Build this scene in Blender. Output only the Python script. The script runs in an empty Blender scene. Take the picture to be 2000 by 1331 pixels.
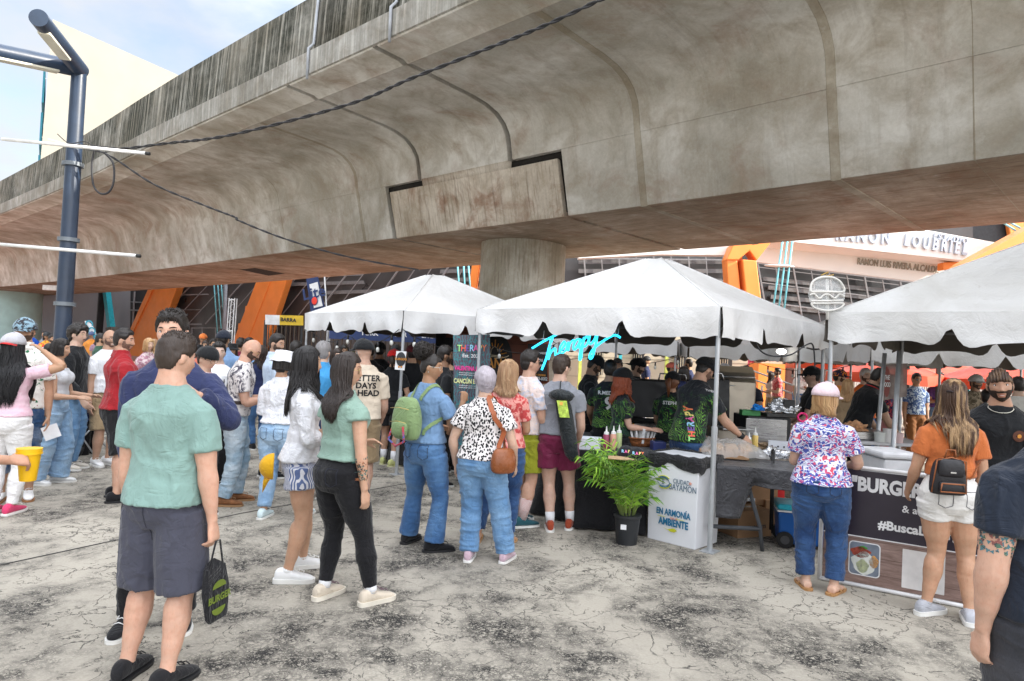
import bpy, bmesh, math, random
import numpy as np
from mathutils import Vector, Matrix, noise
from mathutils.bvhtree import BVHTree
random.seed(7)
SC=bpy.context.scene; COL=SC.collection
R=math.radians
V=Vector
# ------------------------------------------------------------------ camera
FPX=1333.0; CAMH=1.70; ROLL=.046; PITCH=math.atan(24.5/FPX)
_F=V((0,math.cos(PITCH),math.sin(PITCH))); _U0=V((0,-math.sin(PITCH),math.cos(PITCH))); _X=V((1,0,0))
_UP=(_U0*math.cos(ROLL)-_X*math.sin(ROLL)); _RT=(_X*math.cos(ROLL)+_U0*math.sin(ROLL))
CAM=V((0,0,CAMH))
cd=bpy.data.cameras.new('camera'); cam=bpy.data.objects.new('camera',cd); COL.objects.link(cam)
mm=Matrix.Identity(4)
for i in range(3): mm[i][0]=_RT[i]; mm[i][1]=_UP[i]; mm[i][2]=-_F[i]; mm[i][3]=CAM[i]
cam.matrix_world=mm; cd.sensor_width=36; cd.lens=FPX/2000*36; cd.clip_end=3000; cd.clip_start=.05
SC.camera=cam
def ray(px,py): return (_F+_RT*((px-1000)/FPX)-_UP*((py-665.5)/FPX))
def G(px,py,z=0.0):
    d=ray(px,py); t=(z-CAMH)/d.z; return CAM+d*t
def D(px,py,y):
    d=ray(px,py); return CAM+d*(y/d.y)
def HX(px,y):      # ground point under the horizon pixel column px at depth y
    d=ray(px,690+.046*(px-1000)); p=CAM+d*(y/d.y); return V((p.x,p.y,0))
# ------------------------------------------------------------------ light
SUND=V((.97*math.cos(R(29)),-.25*math.cos(R(29)),math.sin(R(29)))).normalized()
w=bpy.data.worlds.new("World"); SC.world=w; w.use_nodes=True
nt=w.node_tree; nt.nodes.clear()
out=nt.nodes.new('ShaderNodeOutputWorld'); bg=nt.nodes.new('ShaderNodeBackground'); sky=nt.nodes.new('ShaderNodeTexSky')
sky.sky_type='NISHITA'; sky.sun_disc=False; sky.sun_elevation=R(29); sky.sun_rotation=math.atan2(.97,-.25); sky.air_density=1.0; sky.dust_density=2.0
tc=nt.nodes.new('ShaderNodeTexCoord'); mp=nt.nodes.new('ShaderNodeMapping'); mp.inputs['Scale'].default_value=(1,1,2.2)
ns=nt.nodes.new('ShaderNodeTexNoise'); ns.inputs['Scale'].default_value=2.3; ns.inputs['Detail'].default_value=8; ns.inputs['Roughness'].default_value=.55
cr=nt.nodes.new('ShaderNodeValToRGB'); cr.color_ramp.elements[0].position=.30; cr.color_ramp.elements[1].position=.54
mx=nt.nodes.new('ShaderNodeMix'); mx.data_type='RGBA'
L=nt.links
L.new(tc.outputs['Generated'],mp.inputs['Vector']); L.new(mp.outputs[0],ns.inputs['Vector']); L.new(ns.outputs[0],cr.inputs[0])
dp=nt.nodes.new('ShaderNodeVectorMath'); dp.operation='DOT_PRODUCT'; L.new(tc.outputs['Generated'],dp.inputs[0]); dp.inputs[1].default_value=(SUND+V((0,0,.55))).normalized()
mr=nt.nodes.new('ShaderNodeMapRange'); mr.inputs[1].default_value=-.1; mr.inputs[2].default_value=1; mr.inputs[3].default_value=3.0; mr.inputs[4].default_value=17
L.new(dp.outputs['Value'],mr.inputs[0]); cc=nt.nodes.new('ShaderNodeVectorMath'); cc.operation='SCALE'; cc.inputs[0].default_value=(.96,.985,1.03); L.new(mr.outputs[0],cc.inputs['Scale'])
L.new(cr.outputs[0],mx.inputs[0]); L.new(sky.outputs[0],mx.inputs[6]); L.new(cc.outputs[0],mx.inputs[7])
L.new(mx.outputs[2],bg.inputs[0]); bg.inputs[1].default_value=.10; L.new(bg.outputs[0],out.inputs[0])
sl=bpy.data.lights.new('sun','SUN'); sl.energy=3.3; sl.angle=R(.6); sl.color=(1,.93,.82)
so=bpy.data.objects.new('sun',sl); COL.objects.link(so); so.rotation_euler=SUND.to_track_quat('Z','Y').to_euler()
SC.view_settings.view_transform='Standard'; SC.view_settings.look='None'; SC.view_settings.exposure=1.62; SC.view_settings.gamma=1
SC.render.engine='CYCLES'
# ------------------------------------------------------------------ materials
MATS={}
class NB:
    def __init__(s,name):
        s.m=bpy.data.materials.new(name); s.m.use_nodes=True; s.t=s.m.node_tree; s.b=s.t.nodes['Principled BSDF']; s._c=None
    def n(s,ty,ins=None,**kw):
        o=s.t.nodes.new('ShaderNode'+ty)
        for k,v in kw.items(): setattr(o,k,v)
        for k,v in (ins or {}).items():
            if isinstance(v,bpy.types.NodeSocket): s.t.links.new(v,o.inputs[k])
            else: o.inputs[k].default_value=v
        return o
    def co(s,scale=(1,1,1),kind='Object',loc=(0,0,0)):
        if s._c is None: s._c=s.n('TexCoord')
        return s.n('Mapping',{0:s._c.outputs[kind],'Scale':scale,'Location':loc}).outputs[0]
    def noise(s,vec,scale=5,detail=4,rough=.55,dist=0): return s.n('TexNoise',{'Vector':vec,'Scale':scale,'Detail':detail,'Roughness':rough,'Distortion':dist}).outputs[0]
    def ramp(s,fac,*st,interp='LINEAR'):
        o=s.n('ValToRGB',{0:fac}); r=o.color_ramp; r.interpolation=interp
        while len(r.elements)<len(st): r.elements.new(.5)
        for e,(p,c) in zip(r.elements,st): e.position=p; e.color=(c,c,c,1) if isinstance(c,(int,float)) else (*c[:3],1)
        return o.outputs[0]
    def mix(s,f,a,b,mode='MIX'):
        o=s.n('Mix',data_type='RGBA',blend_type=mode)
        for i,v in ((0,f),(6,a),(7,b)):
            if isinstance(v,bpy.types.NodeSocket): s.t.links.new(v,o.inputs[i])
            elif i==0: o.inputs[0].default_value=v
            else: o.inputs[i].default_value=(*v[:3],1)
        return o.outputs[2]
    def math(s,op,a,b=0.0,clamp=False):
        o=s.n('Math',{0:a,1:b},operation=op,use_clamp=clamp); return o.outputs[0]
    def bump(s,h,st=.3,dist=.01,prev=None):
        o=s.n('Bump',{'Height':h,'Strength':st,'Distance':dist})
        if prev is not None: s.t.links.new(prev,o.inputs['Normal'])
        return o.outputs[0]
    def fin(s,col=None,rough=None,nor=None,metal=None,spec=None,**kw):
        for k,v in (('Base Color',col),('Roughness',rough),('Normal',nor),('Metallic',metal),('Specular IOR Level',spec),*kw.items()):
            if v is None: continue
            if isinstance(v,bpy.types.NodeSocket): s.t.links.new(v,s.b.inputs[k])
            else: s.b.inputs[k].default_value=((*v[:3],1) if s.b.inputs[k].type=='RGBA' else tuple(v)) if isinstance(v,(tuple,list)) else v
        return s.m
def sh(c,k): return tuple(max(0,min(1,x*k)) for x in c[:3])
def M(name,col,rough=.6,var=.15,scale=6,bump=.1,bscale=60,metal=0,spec=.4,stretch=(1,1,1)):
    if name in MATS: return MATS[name]
    b=NB(name); v=b.co(stretch)
    n1=b.noise(v,scale,5); c=b.mix(b.ramp(n1,(.3,0),(.7,1)),sh(col,1-var),sh(col,1+var))
    nor=b.bump(b.noise(v,bscale,3),bump,.006) if bump else None
    r=b.ramp(b.noise(v,scale*2.3,3),(.3,max(0,rough-.08)),(.7,min(1,rough+.08)))
    MATS[name]=b.fin(c,r,nor,metal,spec); return MATS[name]
def EM(name,col,st):
    if name in MATS: return MATS[name]
    b=NB(name); MATS[name]=b.fin(col,.5,**{'Emission Color':col,'Emission Strength':st}); return MATS[name]
# ------------------------------------------------------------------ objects
def tag(o,label=None,cat=None,group=None,kind=None):
    for k,v in (('label',label),('category',cat),('group',group),('kind',kind)):
        if v: o[k]=v
    return o
def empty(name,loc,label,cat,group=None,kind=None):
    o=bpy.data.objects.new(name,None); COL.objects.link(o); o.location=loc; o.empty_display_size=.1
    o['wl']=[float(c) for c in loc]
    return tag(o,label,cat,group,kind)
def wloc(o):
    return V(o['wl']) if o and 'wl' in o else V((0,0,0))
class MB:
    def __init__(s): s.v=[]; s.f=[]; s.mi=[]; s.uv=[]; s.cm=0
    def add(s,vs,fs):
        b=len(s.v); s.v+= [tuple(x) for x in vs]
        for f in fs: s.f.append([i+b for i in f]); s.mi.append(s.cm)
        return s
    def obox(s,c,X,Y,Z):
        c=V(c);X=V(X);Y=V(Y);Z=V(Z)
        vs=[c+X*a+Y*b+Z*d for a in(-.5,.5) for b in(-.5,.5) for d in(-.5,.5)]
        return s.add(vs,[(0,1,3,2),(4,6,7,5),(0,4,5,1),(2,3,7,6),(0,2,6,4),(1,5,7,3)])
    def box(s,c,sz,rz=0):
        a=R(rz); return s.obox(c,V((math.cos(a),math.sin(a),0))*sz[0],V((-math.sin(a),math.cos(a),0))*sz[1],V((0,0,sz[2])))
    def beam(s,p,q,w,h=None,up=(0,0,1)):
        p=V(p);q=V(q);d=q-p; u=V(up); a=d.cross(u)
        if a.length<1e-6: a=d.cross(V((1,0,0)))
        a.normalize(); b=a.cross(d).normalized(); return s.obox((p+q)/2,a*w,b*(h or w),d)
    def tube(s,pts,r,n=8,caps=True,sq=1.0):
        pts=[V(p) for p in pts]; m=len(pts); rs=r if isinstance(r,(list,tuple)) else [r]*m
        t=(pts[1]-pts[0]).normalized(); a=t.orthogonal().normalized(); rings=[]
        for i in range(m):
            t2=(pts[min(i+1,m-1)]-pts[max(i-1,0)])
            t2=t2.normalized() if t2.length>1e-9 else t
            a=(a-t2*a.dot(t2)); a=a.normalized() if a.length>1e-6 else t2.orthogonal().normalized()
            b=t2.cross(a); t=t2
            rings.append([pts[i]+(a*math.cos(2*math.pi*k/n)+b*math.sin(2*math.pi*k/n)*sq)*rs[i] for k in range(n)])
        return s.loft(rings,caps)
    def loft(s,rings,caps=True,closed=True):
        n=len(rings[0]); vs=[p for rg in rings for p in rg]; fs=[]
        kk=n if closed else n-1
        for i in range(len(rings)-1):
            for k in range(kk):
                fs.append((i*n+k,i*n+(k+1)%n,(i+1)*n+(k+1)%n,(i+1)*n+k))
        if caps and closed: fs.append(tuple(range(n))[::-1]); fs.append(tuple((len(rings)-1)*n+k for k in range(n)))
        return s.add(vs,fs)
    def ell(s,c,rx,ry=None,rz=None,n=12,m=8,X=(1,0,0),Y=(0,1,0),Z=(0,0,1)):
        ry=ry or rx; rz=rz or rx; c=V(c);X=V(X)*rx;Y=V(Y)*ry;Z=V(Z)*rz
        rings=[]
        for i in range(m+1):
            t=-math.pi/2+math.pi*i/m; t=max(-1.55,min(1.55,t))
            rings.append([c+X*math.cos(t)*math.cos(2*math.pi*k/n)+Y*math.cos(t)*math.sin(2*math.pi*k/n)+Z*math.sin(t) for k in range(n)])
        return s.loft(rings)
    def prism(s,poly,ext):
        e=V(ext); n=len(poly); vs=[V(p) for p in poly]+[V(p)+e for p in poly]
        fs=[tuple(range(n))[::-1],tuple(range(n,2*n))]+[(i,(i+1)%n,n+(i+1)%n,n+i) for i in range(n)]
        return s.add(vs,fs)
    def cyl(s,c,r,h,n=16,r2=None):
        c=V(c); return s.tube([c,c+V((0,0,h))],[r,r2 if r2 is not None else r],n)
    def text(s,t,o,rt,up,size,ext=.004,align='CENTER',bold=0.0,font_w=1.0,spacing=1.0,shear=0,surf=None,off=.003):
        vs,fs=textmesh(t,align,bold,spacing,shear,surf is not None)
        o=V(o);rt=V(rt).normalized();up=V(up).normalized();nn=rt.cross(up).normalized()
        k=size/.72
        P=[]
        for v in vs:
            p=o+rt*(v[0]*k*font_w)+up*(v[1]*k)
            if surf is not None:
                h=surf.ray_cast(p+nn*.35,-nn,1.2)
                if h[0] is not None: p=h[0]+nn*off
            P.append(p)
        n=len(P)
        if ext and surf is None:
            Q=[p+nn*ext for p in P]
            ed={}
            for f in fs:
                for i in range(len(f)):
                    a,b=f[i],f[(i+1)%len(f)]
                    if (b,a) in ed: del ed[(b,a)]
                    else: ed[(a,b)]=1
            ff=[tuple(i+n for i in f) for f in fs]+[tuple(reversed(f)) for f in fs]+[(a,b,b+n,a+n) for a,b in ed]
            s.add(P+Q,ff)
        else: s.add(P,fs)
        return s
    def build(s,name,mat,parent=None,smooth=False,bevel=0,solid=0,label=None,sub=0,auto=None):
        me=bpy.data.meshes.new(name); off=wloc(parent)
        me.from_pydata([(x[0]-off.x,x[1]-off.y,x[2]-off.z) for x in s.v],[],s.f)
        for m in (mat if isinstance(mat,(list,tuple)) else [mat]): me.materials.append(m)
        me.polygons.foreach_set('material_index',s.mi)
        if smooth: me.polygons.foreach_set('use_smooth',[True]*len(me.polygons))
        if s.uv:
            ul=me.uv_layers.new(name='UVMap'); li=[vi for p in me.polygons for vi in p.vertices]
            ul.data.foreach_set('uv',[c for vi in li for c in s.uv[vi]])
        me.update()
        o=bpy.data.objects.new(name,me); COL.objects.link(o)
        if parent: o.parent=parent; o['wl']=[float(c) for c in wloc(parent)]
        if auto:
            bm=bmesh.new(); bm.from_mesh(me); bmesh.ops.recalc_face_normals(bm,faces=bm.faces)
            for e in bm.edges:
                e.smooth = len(e.link_faces)!=2 or e.calc_face_angle(0)<R(auto)
            bm.to_mesh(me); bm.free(); me.polygons.foreach_set('use_smooth',[True]*len(me.polygons))
        if bevel:
            b=o.modifiers.new('b','BEVEL'); b.width=bevel; b.segments=2; b.limit_method='ANGLE'; b.angle_limit=R(40)
        if solid:
            b=o.modifiers.new('s','SOLIDIFY'); b.thickness=solid
        if sub:
            b=o.modifiers.new('u','SUBSURF'); b.levels=b.render_levels=sub
        if label: o['label']=label
        return o
_tm={}
def textmesh(t,align,bold,spacing,shear,fine):
    key=(t,align,bold,spacing,shear,fine)
    if key in _tm: return _tm[key]
    cu=bpy.data.curves.new('t','FONT'); cu.body=t; cu.align_x=align; cu.align_y='CENTER'; cu.offset=bold; cu.space_character=spacing; cu.shear=shear; cu.resolution_u=3
    ob=bpy.data.objects.new('t',cu); COL.objects.link(ob)
    dg=bpy.context.evaluated_depsgraph_get(); me=ob.evaluated_get(dg).to_mesh()
    bm=bmesh.new(); bm.from_mesh(me); bmesh.ops.remove_doubles(bm,verts=bm.verts,dist=1e-5)
    if fine: 
        bmesh.ops.triangulate(bm,faces=bm.faces)
    vs=[tuple(v.co) for v in bm.verts]; bm.verts.index_update(); fs=[tuple(v.index for v in f.verts) for f in bm.faces]
    bm.free(); bpy.data.objects.remove(ob); bpy.data.curves.remove(cu)
    _tm[key]=(vs,fs); return vs,fs
def copy_tree(o,parent=None):
    c=o.copy(); COL.objects.link(c); c.parent=parent
    for ch in o.children: copy_tree(ch,c)
    return c
def copy_at(o,loc,rz=0,label=None):
    c=copy_tree(o); c.location=loc; c.rotation_euler=(0,0,rz)
    if label: c['label']=label
    return c
# ------------------------------------------------------------------ ground
def ground_mat():
    b=NB('worn_coated_asphalt'); v=b.co()
    big=b.noise(v,.55,5,.6); mid=b.noise(v,3.0,6,.65,.4); fine=b.noise(v,60,4,.7)
    base=b.mix(b.ramp(big,(.3,0),(.7,1)),(.305,.278,.235),(.425,.392,.33))
    base=b.mix(b.ramp(mid,(.40,0),(.75,.5)),base,(.36,.33,.28))
    warp=b.n('VectorMath',{0:v,1:b.n('VectorMath',{0:b.n('TexNoise',{'Vector':v,'Scale':2.2,'Detail':5.0}).outputs[1],'Scale':.55},operation='SCALE').outputs[0]},operation='ADD').outputs[0]
    def crack(sc,wd): return b.ramp(b.n('TexVoronoi',{'Vector':warp,'Scale':sc},feature='DISTANCE_TO_EDGE').outputs[0],(0,1),(wd,0))
    def ridge(sc,wd,det=7,loc=(0,0,0)):
        n=b.noise(b.co(loc=loc),sc,det,.62,.5); return b.ramp(b.math('ABSOLUTE',b.math('SUBTRACT',n,.5)),(wd*.45,1),(wd,0))
    patch=b.ramp(b.noise(b.co((1,.7,1)),1.0,6,.62,.4),(.43,0),(.54,1))
    patch2=b.ramp(b.noise(b.co(loc=(7,3,0)),2.3,5,.7),(.42,0),(.58,1))
    dens=b.math('MULTIPLY',patch,b.math('ADD',b.math('MULTIPLY',patch2,.8),.2))
    r1=ridge(7.5,.026,8); r2=ridge(15,.040,7,(4,9,0)); r3=ridge(27,.045,5,(2,5,0))
    net=b.math('MAXIMUM',r1,b.math('MAXIMUM',r2,r3)); net=b.math('MULTIPLY',net,b.math('ADD',dens,.0,True))
    sparse=b.math('MULTIPLY',ridge(4.4,.009,9,(1,8,0)),b.ramp(b.noise(v,1.6,5,.7),(.42,0),(.52,1)))
    c2=b.math('MULTIPLY',crack(1.9,.012),b.ramp(b.noise(v,2.1,4),(.44,0),(.58,1)))
    fray=b.ramp(b.noise(b.co(loc=(3,3,0)),30,6,.8),(.50,0),(.58,1))
    worn=b.math('MULTIPLY',b.math('MULTIPLY',dens,fray),.6)
    speck=b.math('MULTIPLY',b.ramp(b.noise(v,34,4,.8),(.645,0),(.69,1)),b.ramp(big,(.45,.15),(.6,.85)))
    m=b.math('MAXIMUM',b.math('MAXIMUM',net,b.math('MAXIMUM',c2,sparse)),b.math('MAXIMUM',worn,speck))
    dark=b.mix(fine,(.012,.012,.013),(.04,.038,.036))
    col=b.mix(m,base,dark)
    col=b.mix(.35,col,b.mix(fine,(.2,.2,.2),(.95,.95,.95)),'OVERLAY')
    h=b.math('SUBTRACT',b.math('MULTIPLY',fine,.3),m)
    return b.fin(col,b.ramp(mid,(.3,.75),(.7,.95)),b.bump(h,.55,.008),spec=.25)
gm=MB(); gm.add([(-300,-150,0),(300,-150,0),(300,400,0),(-300,400,0)],[(0,1,2,3)])
g=gm.build('ground',ground_mat()); tag(g,kind='structure')
# far sunlit plaza in pinkish paint
pm=MB(); pm.add([(-80,24,.004),(80,24,.004),(80,75,.004),(-80,75,.004)],[(0,1,2,3)])
tag(pm.build('plaza_paving',M('terracotta paving',(.40,.24,.19),.9,.15,2,.1,30)),kind='structure')
# expansion seam lines in the ground
sm=MB()
for a,c in ((( -20,1108),(470,1003)),((470,1003),(1010,905))):
    pa=G(*a,.004); pb=G(*c,.004); sm.beam(pa,pb,.012,.003)
tag(sm.build('ground_seam',M('seam black',(.05,.05,.05),.9)),kind='structure')
# ------------------------------------------------------------------ viaduct
def concrete(name,base=(.56,.55,.515),streak=0.0,rust=.3,board=0):
    b=NB(name); uv=b.co(kind='UV'); ob=b.n('Mapping',{0:b._c.outputs['Object'],'Scale':(1,1,1)}).outputs[0]
    n1=b.noise(ob,.35,7,.62,.4); n2=b.noise(ob,1.6,8,.65,.5); n3=b.noise(ob,22,5,.7)
    c=b.mix(b.ramp(n1,(.34,0),(.60,1)),(base[0]*.55,base[1]*.52,base[2]*.46),sh(base,1.2))
    c=b.mix(b.ramp(n2,(.42,0),(.68,.8)),c,(base[0]*.60,base[1]*.54,base[2]*.46))
    c=b.mix(b.math('MULTIPLY',b.ramp(b.noise(ob,.8,7,.66,.8),(.52,0),(.66,1)),rust),c,(.24,.115,.062))
    run=b.noise(b.n('Mapping',{0:b._c.outputs['UV'],'Scale':(5,.35,1)}).outputs[0],1,6,.7)
    c=b.mix(b.math('MULTIPLY',b.ramp(run,(.54,0),(.70,1)),.28),c,(.17,.135,.10))
    pale=b.ramp(b.noise(ob,2.6,8,.7,.2),(.60,0),(.68,.35)); c=b.mix(pale,c,(.55,.54,.50))
    if board:
        wv=b.noise(b.n('Mapping',{0:b._c.outputs['UV'],'Scale':(1.2 if board==1 else 14,14 if board==1 else .9,1)}).outputs[0],1,7,.7)
        c=b.mix(b.ramp(wv,(.5,0),(.68,.65)),c,(.11,.065,.04))
    if streak:
        s1=b.noise(b.n('Mapping',{0:b._c.outputs['UV'],'Scale':(9,.25,1)}).outputs[0],1,8,.75)
        s2=b.noise(b.n('Mapping',{0:b._c.outputs['UV'],'Scale':(.5,.6,1)}).outputs[0],1,6,.7)
        mk=b.math('MULTIPLY',b.ramp(s1,(.36,0),(.52,1)),b.ramp(s2,(.28,.45),(.55,1)))
        c=b.mix(b.math('MULTIPLY',mk,streak),c,(.035,.037,.028))
    c=b.mix(.3,c,b.mix(n3,(.2,)*3,(.9,)*3),'OVERLAY')
    pits=b.ramp(b.noise(ob,70,3,.8),(.30,0),(.42,1))
    h=b.math('ADD',b.math('MULTIPLY',n3,.7),pits)
    return b.fin(c,.9,b.bump(h,.35,.012),spec=.2)
CONC=concrete('viaduct concrete'); CONCP=concrete('stained parapet concrete',(.44,.43,.39),1.0,.04)
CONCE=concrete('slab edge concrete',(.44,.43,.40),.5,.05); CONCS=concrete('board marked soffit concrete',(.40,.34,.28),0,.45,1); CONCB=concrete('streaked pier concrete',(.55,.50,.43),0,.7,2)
_pp=[(95,-78),(60,-42),(30,-13.5),(14,1.6),(6.6,8.8),(1.13,14.07),(-7.3,21.8),(-16.5,30.4),(-34.5,46),(-60,66),(-95,90)]
PATH=[];
for i in range(1,len(_pp)-2):
    for k in range(24):
        t=k/24; p=[V((*q,0)) for q in _pp[i-1:i+3]]
        PATH.append(.5*((2*p[1])+(-p[0]+p[2])*t+(2*p[0]-5*p[1]+4*p[2]-p[3])*t*t+(-p[0]+3*p[1]-3*p[2]+p[3])*t**3))
SS=[0]
for a,c in zip(PATH,PATH[1:]): SS.append(SS[-1]+(c-a).length)
def pat(s):
    i=0
    while i<len(SS)-2 and SS[i+1]<s: i+=1
    t=(s-SS[i])/(SS[i+1]-SS[i]); p=PATH[i].lerp(PATH[i+1],t)
    a=PATH[max(i-1,0)]; c=PATH[min(i+2,len(PATH)-1)]; d=(c-a).normalized()
    return p,d,V((d.y,-d.x,0)) if V((d.y,-d.x,0)).y>0 else V((-d.y,d.x,0))
def snear(x,y):
    return min(((PATH[i]-V((x,y,0))).length,SS[i]+ (V((x,y,0))-PATH[i]).dot((PATH[min(i+1,len(PATH)-1)]-PATH[i-1 if i else 0]).normalized())) for i in range(len(PATH)))[1]
def sweep(sec,s0,s1,name,mat,parent,step=1.5,smooth=True,auto=30,label=None):
    n=max(1,int((s1-s0)/step)); m=MB(); rings=[]; per=[0]
    for a,c in zip(sec,sec[1:]+sec[:1]): per.append(per[-1]+math.hypot(a[0]-c[0],a[1]-c[1]))
    for i in range(n+1):
        s=s0+(s1-s0)*i/n; p,d,nn=pat(s)
        rings.append([p+nn*a+V((0,0,z)) for a,z in sec]); m.uv+=[(s,per[j]) for j in range(len(sec))]
    m.loft(rings); return m.build(name,mat,parent,auto=auto,label=label)
W2=4.9; ZS=4.6; ZN=5.92
fil=[(-.40,6.25),(-.46,6.45),(-.60,6.64),(-.83,6.80),(-1.15,6.90),(-1.55,6.95)]
near_up=[(-.335,ZN)]+fil+[(-3.2,7.04),(-3.30,7.0),(-3.42,7.05),(-3.98,7.08)]
edge=[(-4.0,7.10),(-4.0,7.62)]
UP=near_up+[(-4.0,7.10),(-4.0,7.60),(-3.9,7.66),(W2+3.9,7.66),(W2+4,7.60),(W2+4,7.1)]+[(W2-a,z) for a,z in near_up[::-1]]
LO=[(0,ZS),(W2,ZS),(W2+.33,ZN),(-.33,ZN)]
PAR=[(-3.93,7.63),(-3.86,8.86),(-3.80,8.92),(-3.62,8.92),(-3.55,8.86),(-3.50,7.63)]
via=empty('viaduct',(1,16,0),'long weathered concrete railway viaduct crossing overhead from right to far left','viaduct')
sA=snear(1.10,14.3); sB=snear(-3.14,18.2); uA=snear(.42,14.9)+.45; uB=snear(-1.75,17.0)+.5
EndS=SS[-1]-.5; g_=.07
sA,sB=min(sA,sB),max(sA,sB); uA,uB=min(uA,uB),max(uA,uB)
for (a,c,nm) in ((1,uA-g_,'span_deck'),(uA+g_,uB-g_,'pier_deck'),(uB+g_,EndS,'span_deck')): sweep(UP,a,c,nm,CONC,via)
JD=M('joint void dark',(.02,.018,.015),.95)  # black liner added inside the open gaps to stand for their deep shade
for s_ in (uA,uB): sweep([(a+.14,z+.12) for a,z in near_up]+[(-3.86,7.3),(W2+3.8,7.3),(W2-.1,6.2)],s_-g_-.03,s_+g_+.03,'dark_gap_liner',JD,via)
for s_ in (sA,sB): sweep([(-.22,ZN-.03),(.12,ZS+.12),(W2-.12,ZS+.12),(W2+.2,ZN-.03)],s_-g_-.03,s_+g_+.03,'dark_gap_liner',JD,via)
for a_,c_ in ((sA,uA),(uB,sB)): sweep([(-.21,ZN-.17),(W2+.2,ZN-.17),(W2+.2,ZN+.01),(-.21,ZN+.01)],a_-g_,c_+g_,'dark_gap_liner',JD,via)
def lower(a,c,nm,m1):
    sweep([(-.33,ZN-.004),(0,ZS+.012),(W2,ZS+.012),(W2+.33,ZN-.004)],a,c,nm,m1,via)
    sweep([(.004,ZS),(W2-.004,ZS),(W2-.01,ZS+.010),(.01,ZS+.010)],a,c,'soffit',CONCS,via)
lower(1,sA-g_,'web',CONC); lower(sB+g_,EndS,'web',CONC)
LOP=[(-.28,ZN-.16),(.02,ZS+.012),(W2,ZS+.012),(W2+.30,ZN-.16)]
sweep(LOP,sA+g_,sB-g_,'pier_web',CONCB,via); sweep([(.004,ZS),(W2-.004,ZS),(W2-.01,ZS+.010),(.01,ZS+.010)],sA+g_,sB-g_,'soffit',CONCS,via)
sweep([(-.338,ZN+.02),(-.281,ZN-.162),(W2+.30,ZN-.162),(W2+.338,ZN+.02)],uA+g_+.0,uB-g_-.0,'pier_neck',CONCB,via)
# parapet panels with vertical joints
sj=[1]+[snear(*D(px,py,1).xy) if 0 else 0 for px,py in ()]
def s_of(px,py,z):
    p=G(px,py,z); return snear(p.x,p.y)
marks=[s_of(735,60,7.1),s_of(560,130,7.1),s_of(400,200,7.1),s_of(270,265,7.1),s_of(160,315,7.1),s_of(75,360,7.1)]
L_=marks[1]-marks[0]
ps=sorted([marks[0]-3.05*k for k in range(1,24) if marks[0]-3.05*k>2]+marks+[marks[-1]+3.2*k for k in range(1,14)])
ps=[1]+ps
for a,c in zip(ps,ps[1:]):
    sweep(PAR,a+.012,c-.012,'parapet_panel',CONCP,via); 
sweep([(-4.035,7.12),(-4.035,7.585),(-3.99,7.60),(-3.99,7.10)],1,EndS,'slab_edge',CONCE,via)
sweep([(W2+3.6,7.63),(W2+3.65,8.9),(W2+3.9,8.9),(W2+3.93,7.63)],1,EndS,'far_parapet',CONCP,via,4)
for s in marks[:2]+[ps[ps.index(marks[0])-1]]:
    m=MB(); p,d,nn=pat(s)
    m.tube([p+nn*-4.07+V((0,0,7.0)),p+nn*-4.07+V((0,0,7.62)),p+nn*-3.96+V((0,0,7.75)),p+nn*-3.90+V((0,0,8.85))],.028,8); m.build('drain_pipe',M('galvanised pipe grey',(.36,.38,.41),.6),via,True)
# segment joint ribs round the near side and soffit
def rib(s,wd=.10,h=.012,mat=None,skew=0):
    sec=[(-3.4,7.052)]+[(-3.2,7.035)]+fil[::-1]+[(-.335,ZN),(0,ZS),(W2,ZS)]
    m=MB(); rings=[]
    outn=[]
    for i,(a,z) in enumerate(sec):
        a0,z0=sec[max(i-1,0)]; a1,z1=sec[min(i+1,len(sec)-1)]; tx,tz=a1-a0,z1-z0; l=math.hypot(tx,tz); outn.append((tz/l,-tx/l))
    for (a,z),(ox,oz) in zip(sec,outn):
        rg=[]
        for ds,hh in ((-wd/2,-.01),(-wd/2+.015,h),(wd/2-.015,h),(wd/2,-.01)):
            p,d,nn=pat(s+ds); rg.append(p+nn*(a+ox*hh)+V((0,0,z+oz*hh)))
        rings.append(rg)
    m.uv=[]
    m.loft(rings)
    for i in range(len(sec)): m.uv+=[(s,i*.3)]*4
    m.build('segment_joint',mat or RIBM,via,auto=40)
RIBM=concrete('patched joint mortar',(.42,.39,.33),0,.25)
for px,py in ((1250,400),(1625,347)): 
    p=G(px,py,ZS); rib(snear(p.x,p.y),.16)
for px,py,wd in ((695,470,.14),(555,492,.03),(440,508,.03),(277,530,.03),(190,540,.03),(1900,310,.03)):
    p=G(px,py,ZS); rib(snear(p.x,p.y),wd,.005)
# drain slot in soffit; a black plate stands for its inner shade
q=[G(x,y,ZS-.006) for x,y in ((468,527),(498,524),(556,535),(525,539))]; m=MB(); m.prism(q,(0,0,.004)); m.build('soffit_slot',M('slot black',(.012,.012,.012),.9),via)
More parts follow.
